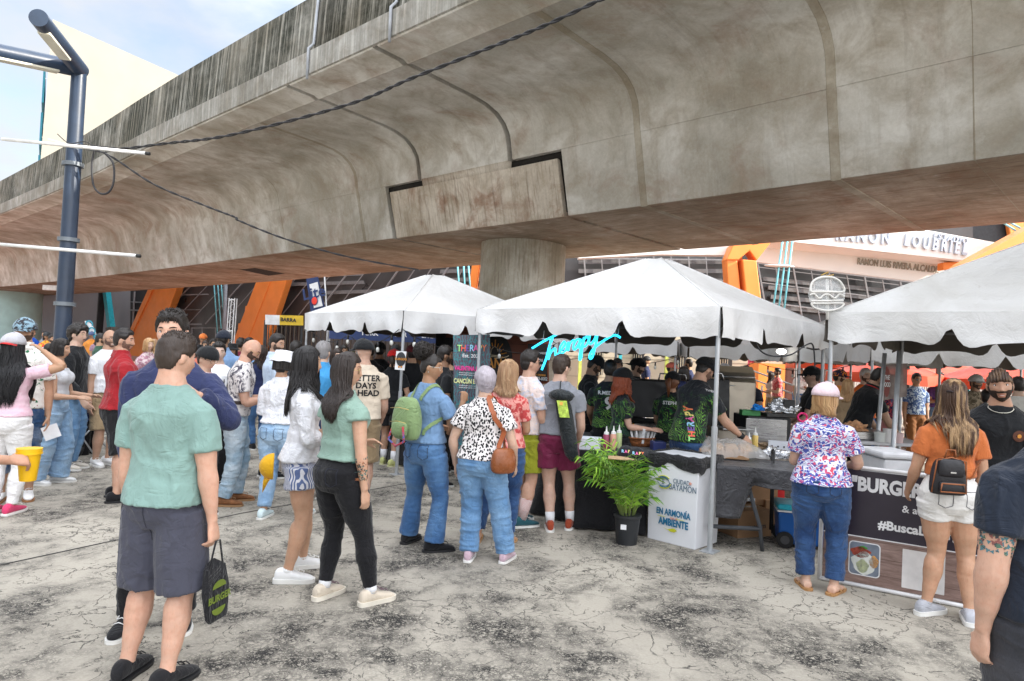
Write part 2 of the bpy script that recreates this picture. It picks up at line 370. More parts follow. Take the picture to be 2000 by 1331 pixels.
# pier columns
def rrect(c,d,n,hw,hn,r,z,k=6):
    out=[]
    for sx,sy,a0 in ((1,1,0),(-1,1,90),(-1,-1,180),(1,-1,270)):
        for i in range(k+1):
            a=R(a0+90*i/k); out.append(c+d*(sx*(hw-r)+r*math.cos(a))+n*(sy*(hn-r)+r*math.sin(a))+V((0,0,z)))
    return out
def column(s,mat,hw,hn,lean=0):
    p,d,nn=pat(s); c=p+nn*(W2/2); m=MB(); lev=[0,1.5,3.5,ZS-.5,ZS-.003]
    for z in lev: m.uv+=[((i/28)*hw*8,z) for i in range(28)]
    m.loft([rrect(c,d,nn,hw,hn,min(hw,hn)*.95,z) for z in lev]); return m.build('column',mat,via,auto=40)
CONCC=concrete('streaked column concrete',(.48,.46,.40),0,.12,2)
column((sA+sB)/2+.45,CONCC,1.05,1.15)
bcol=M('pale turquoise painted column',(.42,.62,.60),.7,.1,1.5,.05,20)
pb=G(40,572,ZS); sC=snear(pb.x,pb.y); p_,d_,n_=pat(sC); 
column(sC+1.2,bcol,2.4,2.0,0)
m=MB(); q=D(103,563,40); m.box(q,(.9,.5,.3)); m.build('soffit_lamp',M('lamp housing pale',(.7,.7,.68),.5),via,bevel=.03)
# ------------------------------------------------------------------ figure builder
def vn(P,seed=0):
    P=np.asarray(P,float); i=np.floor(P).astype(np.int64); f=P-i; f=f*f*(3-2*f); r=0
    for dx in(0,1):
        for dy in(0,1):
            for dz in(0,1):
                h=(i[:,0]+dx)*73856093^(i[:,1]+dy)*19349663^(i[:,2]+dz)*83492791^(seed*2654435761)
                h=(h^(h>>13))*1274126177&0x7fffffff; h=(h^(h>>15))%100003/100003.0
                r=r+h*(f[:,0] if dx else 1-f[:,0])*(f[:,1] if dy else 1-f[:,1])*(f[:,2] if dz else 1-f[:,2])
    return r
def remesh(mb,vox,sm=3,fac=.5):
    me=bpy.data.meshes.new('r'); me.from_pydata(mb.v,[],mb.f); me.update()
    bm=bmesh.new(); bm.from_mesh(me); bmesh.ops.recalc_face_normals(bm,faces=bm.faces); bm.to_mesh(me); bm.free()
    o=bpy.data.objects.new('r',me); COL.objects.link(o)
    r=o.modifiers.new('r','REMESH'); r.mode='VOXEL'; r.voxel_size=vox; r.adaptivity=0
    s=o.modifiers.new('s','SMOOTH'); s.factor=fac; s.iterations=sm
    dg=bpy.context.evaluated_depsgraph_get(); e=o.evaluated_get(dg); m=e.to_mesh()
    n=len(m.vertices); co=np.empty(n*3); m.vertices.foreach_get('co',co); co=co.reshape(-1,3)
    no=np.empty(n*3); m.vertices.foreach_get('normal',no); no=no.reshape(-1,3)
    fs=np.empty(len(m.loops),dtype=np.int64); m.loops.foreach_get('vertex_index',fs)
    ls=np.empty(len(m.polygons),dtype=np.int64); m.polygons.foreach_get('loop_total',ls)
    e.to_mesh_clear(); bpy.data.objects.remove(o); bpy.data.meshes.remove(me)
    fl=[];k=0
    if (ls==4).all(): fl=fs.reshape(-1,4).tolist()
    else:
        for t in ls: fl.append(fs[k:k+t].tolist()); k+=t
    return co,no,fl
def mkmesh(name,co,fs,mat,parent,smooth=True,label=None,mi=None):
    me=bpy.data.meshes.new(name); me.from_pydata(co.tolist() if hasattr(co,'tolist') else co,[],fs)
    for m in (mat if isinstance(mat,(list,tuple)) else [mat]): me.materials.append(m)
    if smooth: me.polygons.foreach_set('use_smooth',[True]*len(me.polygons))
    if mi is not None: me.polygons.foreach_set('material_index',mi)
    o=bpy.data.objects.new(name,me); COL.objects.link(o); o.parent=parent; o['wl']=[0.0,0.0,0.0]
    if label: o['label']=label
    return o
def folds(co,no,amp,kind,seed):
    P=co.copy()
    w1=np.stack([vn(P*5,seed+1),vn(P*5,seed+2),vn(P*5,seed+3)],1)-.5
    if kind=='shirt': sc=np.array([11,11,4.5])
    elif kind=='pants': sc=np.array([6,6,17])
    elif kind=='drape': sc=np.array([9,9,1.2])
    else: sc=np.array([9,9,9])
    Q=P*sc+w1*2.6; n=vn(Q,seed+4); r=1-np.abs(2*n-1)*1.0; r=r**2
    n2=vn(P*sc*2.1+w1*3,seed+5); r2=(1-np.abs(2*n2-1))**2
    a=vn(P*3.5,seed+6)
    return co+no*((amp*(r-.35)*(0.4+1.1*a)+amp*.45*(r2-.35))[:,None])
def skinmat(tone):
    k='skin %.3f %.3f %.3f'%tone
    if k in MATS: return MATS[k]
    tone=(tone[0]*.94,tone[1]*1.02,tone[2]*1.04); b=NB('skin tone'); v=b.co(); c=b.mix(b.ramp(b.noise(v,9,4),(.35,0),(.7,1)),sh(tone,.90),(min(1,tone[0]*1.07),tone[1]*1.0,tone[2]*.98))
    c=b.mix(b.ramp(b.noise(v,38,3),(.45,0),(.8,.5)),c,(tone[0]*.88,tone[1]*.68,tone[2]*.6)); c=b.mix(b.ramp(b.noise(b.co((160,160,40)),1,3,.7),(.55,0),(.75,.28)),c,sh(tone,.45))
    MATS[k]=b.fin(c,.52,b.bump(b.noise(v,130,3),.12,.003),spec=.35,**{'Subsurface Weight':.08,'Subsurface Radius':(.02,.008,.004),'Subsurface Scale':.4}); return MATS[k]
LIGHT=(.56,.36,.26); FAIR=(.66,.42,.31); TAN=(.47,.26,.16); BROWN=(.33,.17,.10); OLIVE=(.52,.31,.20)
def hairmat(c,c2=None,sc=1):
    k='hair %s %s'%(c,c2)
    if k in MATS: return MATS[k]
    b=NB('hair'); v=b.co((70,70,4)); n=b.noise(v,1.2,4,.7); big=b.noise(b.co((14,14,2)),1.5,3,.6)
    col=b.mix(n,sh(c,.5),sh(c,1.5))
    if c2: col=b.mix(b.ramp(big,(.48,0),(.60,.85)),col,c2)
    MATS[k]=b.fin(col,.42,b.bump(n,.8,.006),spec=.45); return MATS[k]
def cloth(name,col,pat=None,col2=None,rough=.85,wr=.5,weave=260,c3=None):
    if name in MATS: return MATS[name]
    b=NB(name); v=b.co(); n=b.noise(v,5,5,.6); c=b.mix(b.ramp(n,(.3,0),(.7,1)),sh(col,.86),sh(col,1.12))
    if pat=='denim':
        c=b.mix(b.ramp(b.noise(v,3.2,4,.6),(.42,0),(.66,.75)),c,col2 or sh(col,1.9)); f=b.noise(b.co((300,300,90)),1,2,.8); c=b.mix(.45,c,b.mix(f,(.15,)*3,(.9,)*3),'OVERLAY')
    elif pat=='leopard':
        w=b.n('VectorMath',{0:v,1:b.n('VectorMath',{0:b.n('TexNoise',{'Vector':v,'Scale':45.0}).outputs[1],'Scale':.012},operation='SCALE').outputs[0]},operation='ADD').outputs[0]
        d=b.n('TexVoronoi',{'Vector':b.n('Mapping',{0:w,'Scale':(1,1,.72)}).outputs[0],'Scale':58.0,'Randomness':.9}).outputs[0]; c=b.mix(b.ramp(d,(.43,1),(.49,0)),c,col2)
    elif pat=='tiedye':
        d=b.noise(v,9,7,.72,1.4); c=b.mix(b.ramp(d,(.50,0),(.57,.95)),c,col2); 
    elif pat=='stripes':
        s=b.n('TexWave',{'Vector':b.co(),'Scale':14.0,'Distortion':.6},wave_type='BANDS',bands_direction='Z' if rough<.9 else 'X').outputs[1] if 0 else b.n('TexWave',{'Vector':v,'Scale':30.0,'Distortion':.5},bands_direction='Z' if not c3 else 'X').outputs[1]
        c=b.mix(b.ramp(s,(.45,0),(.55,1)),c,col2)
    elif pat=='leaves':
        w=b.n('VectorMath',{0:v,1:b.n('VectorMath',{0:b.n('TexNoise',{'Vector':v,'Scale':6.0,'Detail':2.0}).outputs[1],'Scale':.25},operation='SCALE').outputs[0]},operation='ADD').outputs[0]
        s=b.n('TexWave',{'Vector':w,'Scale':16.0,'Distortion':7.0,'Detail':2.0,'Detail Scale':1.2},bands_direction='DIAGONAL').outputs[1]
        reg=b.ramp(b.math('ADD',b.math('MULTIPLY',b.noise(v,7,3,.5,.5),.6),b.math('MULTIPLY',b.n('SeparateXYZ',{0:v}).outputs[2],.45)),(.80,1),(.88,0)) 
        leaf=b.mix(b.ramp(b.noise(v,10,3),(.4,0),(.62,1)),(.006,.075,.022),col2)
        c=b.mix(b.math('MULTIPLY',b.ramp(s,(.60,0),(.74,1)),reg),c,leaf)
    elif pat=='floral':
        w=b.n('VectorMath',{0:v,1:b.n('VectorMath',{0:b.n('TexNoise',{'Vector':v,'Scale':14.0}).outputs[1],'Scale':.09},operation='SCALE').outputs[0]},operation='ADD').outputs[0]
        d=b.n('TexVoronoi',{'Vector':w,'Scale':38.0},feature='F1'); e=b.ramp(d.outputs[0],(.44,1),(.50,0)); hue=b.ramp(b.n('SeparateColor',{0:d.outputs[1]}).outputs[0],(.45,0),(.5,1),interp='CONSTANT')
        ring=b.ramp(b.n('TexWave',{'Vector':w,'Scale':22.0,'Distortion':9.0,'Detail':1.0},wave_type='RINGS').outputs[1],(.5,0),(.6,1))
        c=b.mix(b.math('MULTIPLY',e,.95),c,b.mix(hue,col2,c3 or col2)); c=b.mix(b.math('MULTIPLY',ring,b.ramp(b.noise(w,7,3),(.40,0),(.48,.9))),c,col2)
    elif pat=='palms':
        d=b.noise(v,13,3,.5,2.2); c=b.mix(b.ramp(d,(.62,0),(.65,1)),c,col2); d=b.noise(b.co(loc=(5,3,1)),11,3,.5,2); c=b.mix(b.ramp(d,(.66,0),(.69,1)),c,c3 or col2)
    elif pat=='blotch':
        d=b.noise(v,18,4,.6,1); c=b.mix(b.ramp(d,(.50,0),(.53,1)),c,col2)
    elif pat=='knit':
        s=b.n('TexWave',{'Vector':v,'Scale':38.0,'Distortion':1.0},bands_direction='Z').outputs[1]; c=b.mix(b.math('MULTIPLY',s,.18),c,sh(col,.6))
    wn=b.noise(b.co((1,1,.45)),17,4,.6,.8); fine=b.noise(v,weave,2,.6)
    cz=b.noise(b.co((1,1,.55)),5.5,3,.5,1.6); cz=b.ramp(b.math('ABSOLUTE',b.math('SUBTRACT',cz,.5)),(0,0),(.13,1)); cz2=b.noise(b.co((.8,.8,1.5),loc=(4,2,7)),7.5,3,.5,1.2); cz2=b.ramp(b.math('ABSOLUTE',b.math('SUBTRACT',cz2,.5)),(0,0),(.10,1))
    nor=b.bump(wn,wr,.012); nor=b.bump(b.math('MULTIPLY',cz,cz2),min(1,wr*1.0),.008,nor); nor=b.bump(fine,.25,.002,nor)
    MATS[name]=b.fin(c,rough,nor,spec=.18,**{'Sheen Weight':.15}); return MATS[name]
PAINT={}
def ring(c,a,b_,rx,rf,rb,n=22,e=.88):
    out=[]
    for k in range(n):
        t=2*math.pi*k/n; cx,sy=math.cos(t),math.sin(t)
        x=math.copysign(abs(cx)**e,cx)*rx; y=math.copysign(abs(sy)**e,sy)*(rf if sy>0 else rb)
        out.append(c+a*x+b_*y)
    return out
def itp(tab,t):
    if t<=tab[0][0]: return tab[0][1:]
    for p,q in zip(tab,tab[1:]):
        if t<=q[0]:
            k=(t-p[0])/(q[0]-p[0]); k=k*k*(3-2*k); return tuple(a+(c-a)*k for a,c in zip(p[1:],q[1:]))
    return tab[-1][1:]
TM=[(.445,.060,.045,.055),(.48,.090,.056,.070),(.52,.098,.060,.078),(.56,.093,.060,.064),(.61,.087,.060,.052),(.67,.090,.063,.054),(.73,.099,.068,.062),(.765,.108,.068,.066),(.792,.109,.060,.062),(.812,.098,.050,.054),(.832,.073,.040,.046),(.852,.046,.036,.040),(.885,.033,.033,.034)]
TF=[(.445,.062,.045,.058),(.48,.098,.056,.078),(.52,.108,.060,.084),(.56,.097,.058,.064),(.61,.076,.052,.046),(.67,.076,.056,.046),(.725,.088,.074,.054),(.765,.094,.064,.058),(.79,.093,.050,.054),(.810,.082,.043,.048),(.832,.056,.035,.041),(.852,.036,.031,.035),(.885,.028,.028,.030)]
def headpt(x,y,z,f):
    # x,y,z on unit sphere -> metric head (H=1.75)
    X,Y,Z=x*.074,y*.096,z*.117
    if z<0:
        k=min(1,-z); X*=1-.30*k*k-.05*k; 
        if y<0: Y*=1-.35*k
        else: Y*=1-.06*k
    if y>0: Y-=.004*y; 
    fr=max(0,y)
    g=math.exp
    nz=g(-(X/.0125)**2)*( g(-((Z+.028)/.015)**2)*.021 + g(-((Z-.004)/.022)**2)*.008 )+g(-((abs(X)-.011)/.008)**2-((Z+.033)/.009)**2)*.006
    ey=-.010*g(-((abs(X)-.031)/.017)**2-((Z-.010)/.012)**2)
    br=.005*g(-((Z-.031)/.010)**2)*g(-(X/.05)**2)
    lp=.006*g(-(X/.021)**2)*(g(-((Z+.056)/.007)**2)+g(-((Z+.069)/.0075)**2))
    ch=.010*g(-((Z+.098)/.016)**2-(X/.022)**2)+.004*g(-((abs(X)-.045)/.018)**2-((Z+.018)/.02)**2)
    Y+=(nz+ey+br+lp+ch)*(1 if fr>.35 else 0)*1.0
    return X,Y,Z
def front_y(x,z):
    zz=max(-1,min(1,z/.117)); 
    k=1-.30*zz*zz-.05*-zz if zz<0 else 1
    xx=x/.074/k; yy=math.sqrt(max(0.01,1-zz*zz-xx*xx)); return headpt(xx,yy,zz,1)[1]
class Fig: pass
def limb(mb,pts,prof,n=12,sq=1):
    # pts: joints polyline; prof: (t 0..1, r); rings with smoothed joints
    pts=[V(p) for p in pts]; seg=[(b-a).length for a,b in zip(pts,pts[1:])]; tot=sum(seg)
    def at(t):
        d=t*tot
        for a,b,l in zip(pts,pts[1:],seg):
            if d<=l+1e-9: return a.lerp(b,d/l if l else 0)
            d-=l
        return pts[-1]
    N=max(8,int(tot/.022)); C=[];Rr=[]
    for i in range(N+1):
        t=i/N; w=.025/tot; p=(at(max(0,t-w))+at(t)*2+at(min(1,t+w)))/4 if 0<i<N else at(t)
        C.append(p); Rr.append(itp(prof,t)[0])
    mb.tube(C,Rr,n,True,sq); return C,Rr
def hand(mb,w,d,pn,th,k,curl=.5,spread=.12):
    d=d.normalized(); pn=(pn-d*pn.dot(d)).normalized(); s=d.cross(pn); 
    if s.dot(th)<0: s=-s      # s points to the thumb side
    rings=[]
    for t,hw,ht in ((-.02,.024,.018),(.01,.026,.017),(.04,.036,.015),(.075,.040,.014),(.095,.038,.011)):
        c=w+d*t*k; rings.append(ring(c,s,pn,hw*k,ht*k,ht*k,14,.8))
    mb.loft(rings)
    for i,(off,L) in enumerate(((.029,.070),(.010,.080),(-.010,.075),(-.028,.058))):
        p=w+d*(.088-.004*abs(i-1.2))*k+s*off*k; dd=(d+s*(off*spread*22*.4)).normalized(); pts=[p-d*.02*k,p]
        for j,fr in enumerate((.45,.32,.23)):
            a=curl*(.55+.25*j)*(1+.12*i); dd=(dd*math.cos(a)+pn*math.sin(a)).normalized(); p=p+dd*L*fr*k; pts.append(p)
        mb.tube(pts,[.0095*k,.0095*k,.0088*k,.0080*k,.0068*k],8)
    p=w+d*.022*k+s*.024*k; dd=(d*.75+s*.62+pn*.35).normalized(); pts=[p-s*.012*k,p+dd*.03*k,p+(dd*.03+(d*.9+s*.25+pn*.45*(.5+curl)).normalized()*.032)*k,]
    pts.append(pts[-1]+(d+pn*.6*(.5+curl)).normalized()*.024*k); mb.tube(pts,[.013*k,.012*k,.0102*k,.008*k],8)
ARM={'down':((.10,.0,-1),(.06,.16,-1)),'out':((.25,-.02,-1),(.10,.25,-1)),'fold':((.18,.15,-1),(-.75,.75,.12)),'fwd':((.12,.25,-1),(-.10,1,-.05)),
 'phone':((.12,.2,-1),(-.35,.9,.35)),'chin':((.10,.35,-1),(-.25,.55,.95)),'hip':((.35,-.1,-1),(-.30,.35,-.55)),'reach':((.15,.55,-.85),(-.05,.85,-.55)),
 'back':((.2,-.25,-1),(-.3,-.35,-.9)),'bentdown':((.15,.1,-1),(-.10,.6,-.8)),'up':((.5,.5,.6),(-.2,.3,1)),'rail':((.25,.4,-1),(.0,.8,-.6))}
def person(label,pos,H,yaw,sex='m',fat=1.0,arms=('down','down'),stance=(.16,0,0),lean=(0,0),twist=0,head=(0,0,0),skin=LIGHT,fpx=None,top=None,bottom=None,shoes=None,hair=None,face=None,
           group=None,q=1,hats=None,chest_h=0,pos_z=0,curl=(.5,.5),vis_legs=True,weight=0,knee=0,name='person',feet=None,bust=1):
    """all lengths local: x right, y forward, z up; yaw 0 looks away from the camera, 90 to image right"""
    fat=1+(fat-1)*.82; vox=(.0066,.0105,.014)[q]; k=H/1.75; F=Fig(); hs=k if q<2 else k
    root=empty(name,(pos[0],pos[1],pos_z),label,'person',group); root.rotation_euler=(0,0,-R(yaw)); root['wl']=[0.0,0.0,0.0]
    T=TF if sex=='f' else TM; w_=.5*(fat-1)
    Pc=V((weight,0,.53*H))
    if fpx:
        ca,sa=math.cos(R(yaw)),math.sin(R(yaw)); feet=[]
        for (qx,qy),o_ in zip(fpx,(fpx[2] if len(fpx)>2 else (8,8))):
            g=G(qx,qy); dx,dy=g.x-pos[0],g.y-pos[1]; feet.append((dx*ca-dy*sa,dx*sa+dy*ca+.02,o_))
        mxx=(feet[0][0]+feet[1][0])/2; myy=(feet[0][1]+feet[1][1])/2
        Pc+=V((mxx*.3,myy*.3,0))
    lf,lr=R(lean[0]),R(lean[1]); tw=R(-twist)
    def spine(u):   # centre and frame at normalised height u
        t=(u-.53)/.33; c=V(Pc); 
        if t<=0: return c+V((0,0,(u-.53)*H)),V((1,0,0)),V((0,1,0)),V((0,0,1))
        n=8; 
        for i in range(n):
            tt=t*(i+.5)/n; a=lf*min(1,tt*1.5+.25); b=lr*min(1,tt*1.3+.2); c=c+V((math.sin(b),math.sin(a),math.cos(a)*math.cos(b)))*(t*.33*H/n)
        a=lf*min(1,t*1.5+.25); b=lr*min(1,t*1.3+.2); up=V((math.sin(b),math.sin(a),math.cos(a)*math.cos(b))).normalized()
        yw=tw*min(1,t); fw=V((-math.sin(yw),math.cos(yw),0)); fw=(fw-up*fw.dot(up)).normalized(); rt=fw.cross(up); return c,rt,fw,up
    def rad(u,ease=0,sag=0):
        rx,rf,rb=itp(T,u); m=1+w_*1.1*(1 if u<.8 else .4); belly=1+w_*1.6*math.exp(-((u-.61)/.07)**2) if fat>1 else 1
        return rx*H*m+ease,rf*H*m*belly+ease,rb*H*(1+w_*.9*(1 if u<.8 else .3))+ease
    F.spine,F.rad,F.H,F.k=spine,rad,H,k
    mb=MB(); 
    lv=[.445,.465,.49,.52,.55,.58,.61,.64,.67,.70,.73,.76,.785,.805,.82,.835,.85,.87,.89]
    mb.loft([ring(spine(u)[0],spine(u)[1],spine(u)[2],*rad(u,-.006 if u<.82 else 0)) for u in lv])
    # arms
    sc,sr,sf,su=spine(.785); sw=(.103 if sex=='m' else .090)*H*(1+w_*.7); F.arm=[]
    for s,spec,cu in ((-1,arms[0],curl[0]),(1,arms[1],curl[1])):
        a=ARM[spec] if isinstance(spec,str) else spec
        dv=lambda t:(sr*(s*t[0])+sf*t[1]+V((0,0,1))*t[2]).normalized()
        sh_=sc+sr*(s*sw)-su*.005*H; d1=dv(a[0]); d2=dv(a[1]); el=sh_+d1*.172*H; wr=el+d2*.146*H
        fk=1+w_*.8; rr=(1.08 if sex=='m' else .92)*fk
        prof=[(0,.030*H*rr),(.12,.0325*H*rr),(.35,.0275*H*rr),(.52,.0235*H*rr),(.62,.0255*H*rr),(.80,.0195*H*rr),(.95,.0150*H*(1+w_*.3)),(1,.0150*H)]
        limb(mb,[sh_,el,wr],prof); mb.ell(sh_-V((0,0,.004*H)),.0285*H*rr)
        pn=-sr*s if len(a)<3 else dv(a[2]); thd=sf+su*.6
        if abs(pn.dot(d2))>.85: pn=V((0,0,-1))
        if len(a)<3 and d2.z>-.5: pn=(V((0,0,-1))-sr*s*.8)
        hand(mb,wr,d2,pn,thd if len(a)<4 else dv(a[3]),k*(1.0 if sex=='m' else .92)*(1.06 if q==0 else 1.12),cu)
        F.arm.append((sh_,el,wr,d1,d2,pn,prof))
    # legs
    F.leg=[]; fs,fo,fb=stance    # half gap, left foot forward offset, right foot forward offset
    if feet is None: feet=((-fs*.5-.0,fo,8),(fs*.5,fb,8))
    for s,(fx,fy,out) in ((-1,feet[0]),(1,feet[1])):
        hp=Pc+V((s*.052*H*(1.06 if sex=='f' else 1),0,-.035*H)); an=V((fx,fy-.02,.045*H)); fd=V((math.sin(R(out*s)),math.cos(R(out*s)),0))
        D_=an-hp; Lg=D_.length; l=max(.2285*H,Lg*.5015); mid=hp+D_*.5; hgt=math.sqrt(max(0,l*l-Lg*Lg/4)); kn=mid+(fd-D_.normalized()*fd.dot(D_.normalized())).normalized()*hgt
        lk=1+w_*1.0; fm=1.04 if sex=='f' else 1
        prof=[(0,.060*H*lk*fm),(.12,.056*H*lk*fm),(.3,.048*H*lk*fm),(.44,.0365*H*lk),(.51,.034*H*(1+w_*.5)),(.57,.0325*H*(1+w_*.5)),(.68,.0365*H*(1+w_*.7)),(.82,.028*H*(1+w_*.5)),(.94,.0215*H),(1,.022*H)]
        if vis_legs: limb(mb,[hp,kn,an],prof,14); [mb.ell(kn.lerp(an,t_)-fd*.010*H,rr_*H*lk,rr_*H*lk,.06*H,12,8) for t_,rr_ in ((.28,.0315),)]
        # foot
        c=[]
        if vis_legs:
            rg=[]
            for t,wd,h in ((-.035,.020,.030),(-.01,.024,.042),(.02,.024,.040),(.055,.026,.027),(.085,.027,.018),(.105,.018,.012)):
                fk2=1 if (shoes and len(shoes)>2 and shoes[2]=='sandal') or not shoes else .62; rg.append(ring(V((an.x,an.y,0))+fd*t*H*(.9 if fk2<1 else 1)+V((0,0,h*H*.5+.012)),V((fd.y,-fd.x,0)),V((0,0,1)),wd*H*fk2,h*H*.5*fk2,h*H*.5*fk2,12,.8))
            mb.loft(rg)
        F.leg.append((hp,kn,an,fd,prof))
    # head
    nb,nr,nf,nu=spine(.86); hy,hp_,ht=R(-head[0]),R(head[1]),R(head[2])
    e=Matrix.Rotation(hy+tw,3,'Z') @ Matrix.Rotation(-hp_,3,'X') @ Matrix.Rotation(ht,3,'Y')
    hc=nb+nu*.036*H+e@V((0,.012*k,.070*k+.0))+V((0,0,-.004*H))
    F.e,F.hc=e,hc
    hk=k*1.02
    def hl(x,y,z): return hc+e@(V((x,y,z))*hk)
    F.hl=hl
    n,m=32,26; rings=[]
    for i in range(m+1):
        t=-math.pi/2*.985+math.pi*.985*i/m; rings.append([hl(*headpt(math.cos(t)*math.sin(2*math.pi*j/n),math.cos(t)*math.cos(2*math.pi*j/n),math.sin(t),1)) for j in range(n)])
    mb.loft(rings)
    nkr=(.033 if sex=='m' else .0275)*H*(1+w_*.6)
    mb.tube([nb-nu*.03*H,nb+nu*.01*H,hl(0,-.02,-.05),hl(0,-.012,-.0)],[nkr*1.25,nkr,nkr*.98,nkr*.9],14)
    for s in(-1,1): mb.ell(hl(s*.076,-.008,-.006),.009*k,.018*k,.030*k,10,8,e@V((1,0,0)),e@V((0,.95,-.25)),e@V((0,.25,.95)))
    if bust and sex=='f':
        bc,br_,bf,bu=spine(.735)
        for s in(-1,1): mb.ell(bc+br_*s*.045*H+bf*rad(.735)[1]*.62,.040*H,.040*H,.040*H)
    co,no,fc=remesh(mb,vox,2 if q==0 else 1,.45)
    F.body=mkmesh('body',co,fc,skinmat(skin),root)
    F.root=root; F.q=q; F.vox=vox; F.skin=skin
    F.bvh=BVHTree.FromPolygons([tuple(c) for c in co.tolist()],fc)
    seed=random.randint(0,9999)
    # -------- bottom
    def hollow(C,Rr,rin,depth=.05,n=14):
        return C,Rr
    if bottom and (vis_legs or True):
        b=dict(fit='straight',len=1.0,waist=.60,ease=.010,hem=0); b.update(bottom); mb=MB()
        us=[.445,.46,.475,.50,.53,.56,.585,b['waist']]; mb.ell(spine(.47)[0],.050*H,.050*H*fat,.040*H)
        mb.loft([ring(spine(u)[0],spine(u)[1],spine(u)[2],*rad(u,b['ease']-.006*(u>.54))) for u in us])
        for hp,kn,an,fd,prof in F.leg:
            L1=(kn-hp).length; L2=(an-kn).length; tot=L1+L2; tl=b['len']; pr=[]
            for i in range(25):
                t=tl*i/24; r=itp(prof,t)[0]
                if b['fit']=='skinny': rr=r+.006+.004*(t>.9)
                elif b['fit']=='straight': rr=max(r+.010,.046*H-.012*t*H*.9+b['hem'])
                elif b['fit']=='mom': rr=max(r+.012,(.058-.020*t)*H+b['hem'])
                elif b['fit']=='wide': rr=max(r+.012,(.052+.014*t)*H)
                elif b['fit']=='boot': rr=max(r+.010,(.040+(max(0,t-.5))*.026)*H)
                elif b['fit']=='shorts': rr=max(r+.012,r*.25+.047*H+.016*t/tl+b['hem'])
                elif b['fit']=='tight': rr=r+.008
                pr.append((t/tl,rr))
            end=hp.lerp(kn,min(1,tl*tot/L1)) if tl*tot<=L1 else kn.lerp(an+V((0,0,-.012)),(tl*tot-L1)/L2)
            pts=[hp,end] if tl*tot<=L1 else [hp,kn,end]
            C,Rr=limb(mb,pts,pr,16)
            # turn the hem inwards
            if q<2 and b['fit'] not in('skinny',):
                dd=(C[-1]-C[-2]).normalized(); r0=Rr[-1]
                mb2=[C[-1]+dd*.012,C[-1]+dd*.012-dd*.001]
        co,no,fc=remesh(mb,vox*1.15,3)
        am=b.get('amp',.010 if b['fit'] in('straight','mom','boot','wide','shorts') else .005)
        co=folds(co,no,am,'pants' if b['fit']!='shorts' else 'shirt',seed)
        F.bottom=mkmesh('shorts' if b['len']<.6 and b['fit']=='shorts' else b.get('name','trousers'),co,fc,b['mat'],root)
        F.bbvh=BVHTree.FromPolygons([tuple(c) for c in co.tolist()],fc)
        if b.get('belt'): 
            m=MB(); u=b['waist']; m.loft([ring(spine(uu)[0],spine(uu)[1],spine(uu)[2],*rad(u,b['ease']+x)) for uu,x in ((u-.018,.002),(u-.017,.006),(u-.001,.006),(u,.002))]); m.build('belt',M('belt '+str(b['belt']),b['belt'],.6),root,True)
    # -------- top
    if top:
        t_=dict(hem=.535,sleeve=.62,ease=.011,neck=.853,loose=.0,amp=.008,kind='tee',sw=.016); t_.update(top); mb=MB(); hem=t_['hem']
        us=[hem+(t_['neck']-hem)*i/13 for i in range(14)]; rg=[]
        mxr=[max(rad(u)[j]*(.85+t_['loose']) for u in (.73,.77)) for j in range(3)]
        for u in us:
            c,a,f_,up=spine(u); r=list(rad(u,t_['ease']))
            if u<.73:
                hipm=[max(r[j],mxr[j]*(1 if j!=2 else .95)) for j in range(3)] if t_['kind']!='fitted' else r
                r=hipm
            if u<.64: r=[x+.012 for x in r]
            if u>.80 and t_['kind']!='hood': r=[x-.004 for x in r]
            rg.append(ring(c,a,f_,*r,n=26))
        mb.loft(rg)
        if t_['sleeve']>0:
            for i,(sh_,el,wr,d1,d2,pn,prof) in enumerate(F.arm):
                tl=t_['sleeve']*.5 if t_['sleeve']<=1 else .5+(t_['sleeve']-1)*.5
                L1=.172*H; L2=.146*H; tt=tl*2
                end=sh_.lerp(el,tt) if tt<=1 else el.lerp(wr,tt-1)
                tf=(L1*min(1,tt)+L2*max(0,tt-1))/(L1+L2)
                ez=t_['sw']+(.004 if tt>1 else 0)
                pr=[(j/10,itp(prof,tf*j/10)[0]+ez*(.35+.75*j/10)) for j in range(11)]
                if tt>1: pr=[(a,max(r_,.030*H if t_['kind']!='fitted' else 0)) for a,r_ in pr]
                limb(mb,[sh_-d1*.01,end] if tt<=1 else [sh_-d1*.01,el,end],pr,14); mb.ell(sh_-V((0,0,.006*H)),.028*H*(1.06 if sex=='m' else .92)*(1+w_*.8)+ez*.4)
        else:
            for (sh_,el,wr,d1,d2,pn,prof) in F.arm: mb.ell(sh_-sr*0+V((0,0,.004)),t_.get('cap',.0)*H+.012)
        if bust and sex=='f':
            bc,br_,bf,bu=spine(.735)
            for s in(-1,1): mb.ell(bc+br_*s*.045*H+bf*rad(.735)[1]*.62,.040*H+t_['ease']*.8,.040*H+t_['ease']*.8,.042*H+t_['ease'])
        if t_['kind']=='shirt':   # collar
            c,a,f_,up=spine(.86); mb.loft([ring(spine(u)[0],spine(u)[1],spine(u)[2],r_*H,r_*H,r_*H) for u,r_ in ((.84,.055),(.855,.046),(.875,.042))])
        co,no,fc=remesh(mb,vox*1.1,7 if q==0 else 4)
        co=folds(co,no,t_['amp']*1.05,'shirt',seed+50)
        F.top=mkmesh(t_.get('name','shirt'),co,fc,t_['mat'],root)
        F.tbvh=BVHTree.FromPolygons([tuple(c) for c in co.tolist()],fc)
        if t_.get('trim'):
            m=MB(); c,a,f_,up=spine(t_['neck']); r=rad(t_['neck'],t_['ease']); m.tube([p for p in ring(c,a,f_,r[0]*1.0,r[1]*1.0,r[2]*1.0)]+[ring(c,a,f_,*r)[0]],.005,6); m.build('collar',t_['trim'],root,True)
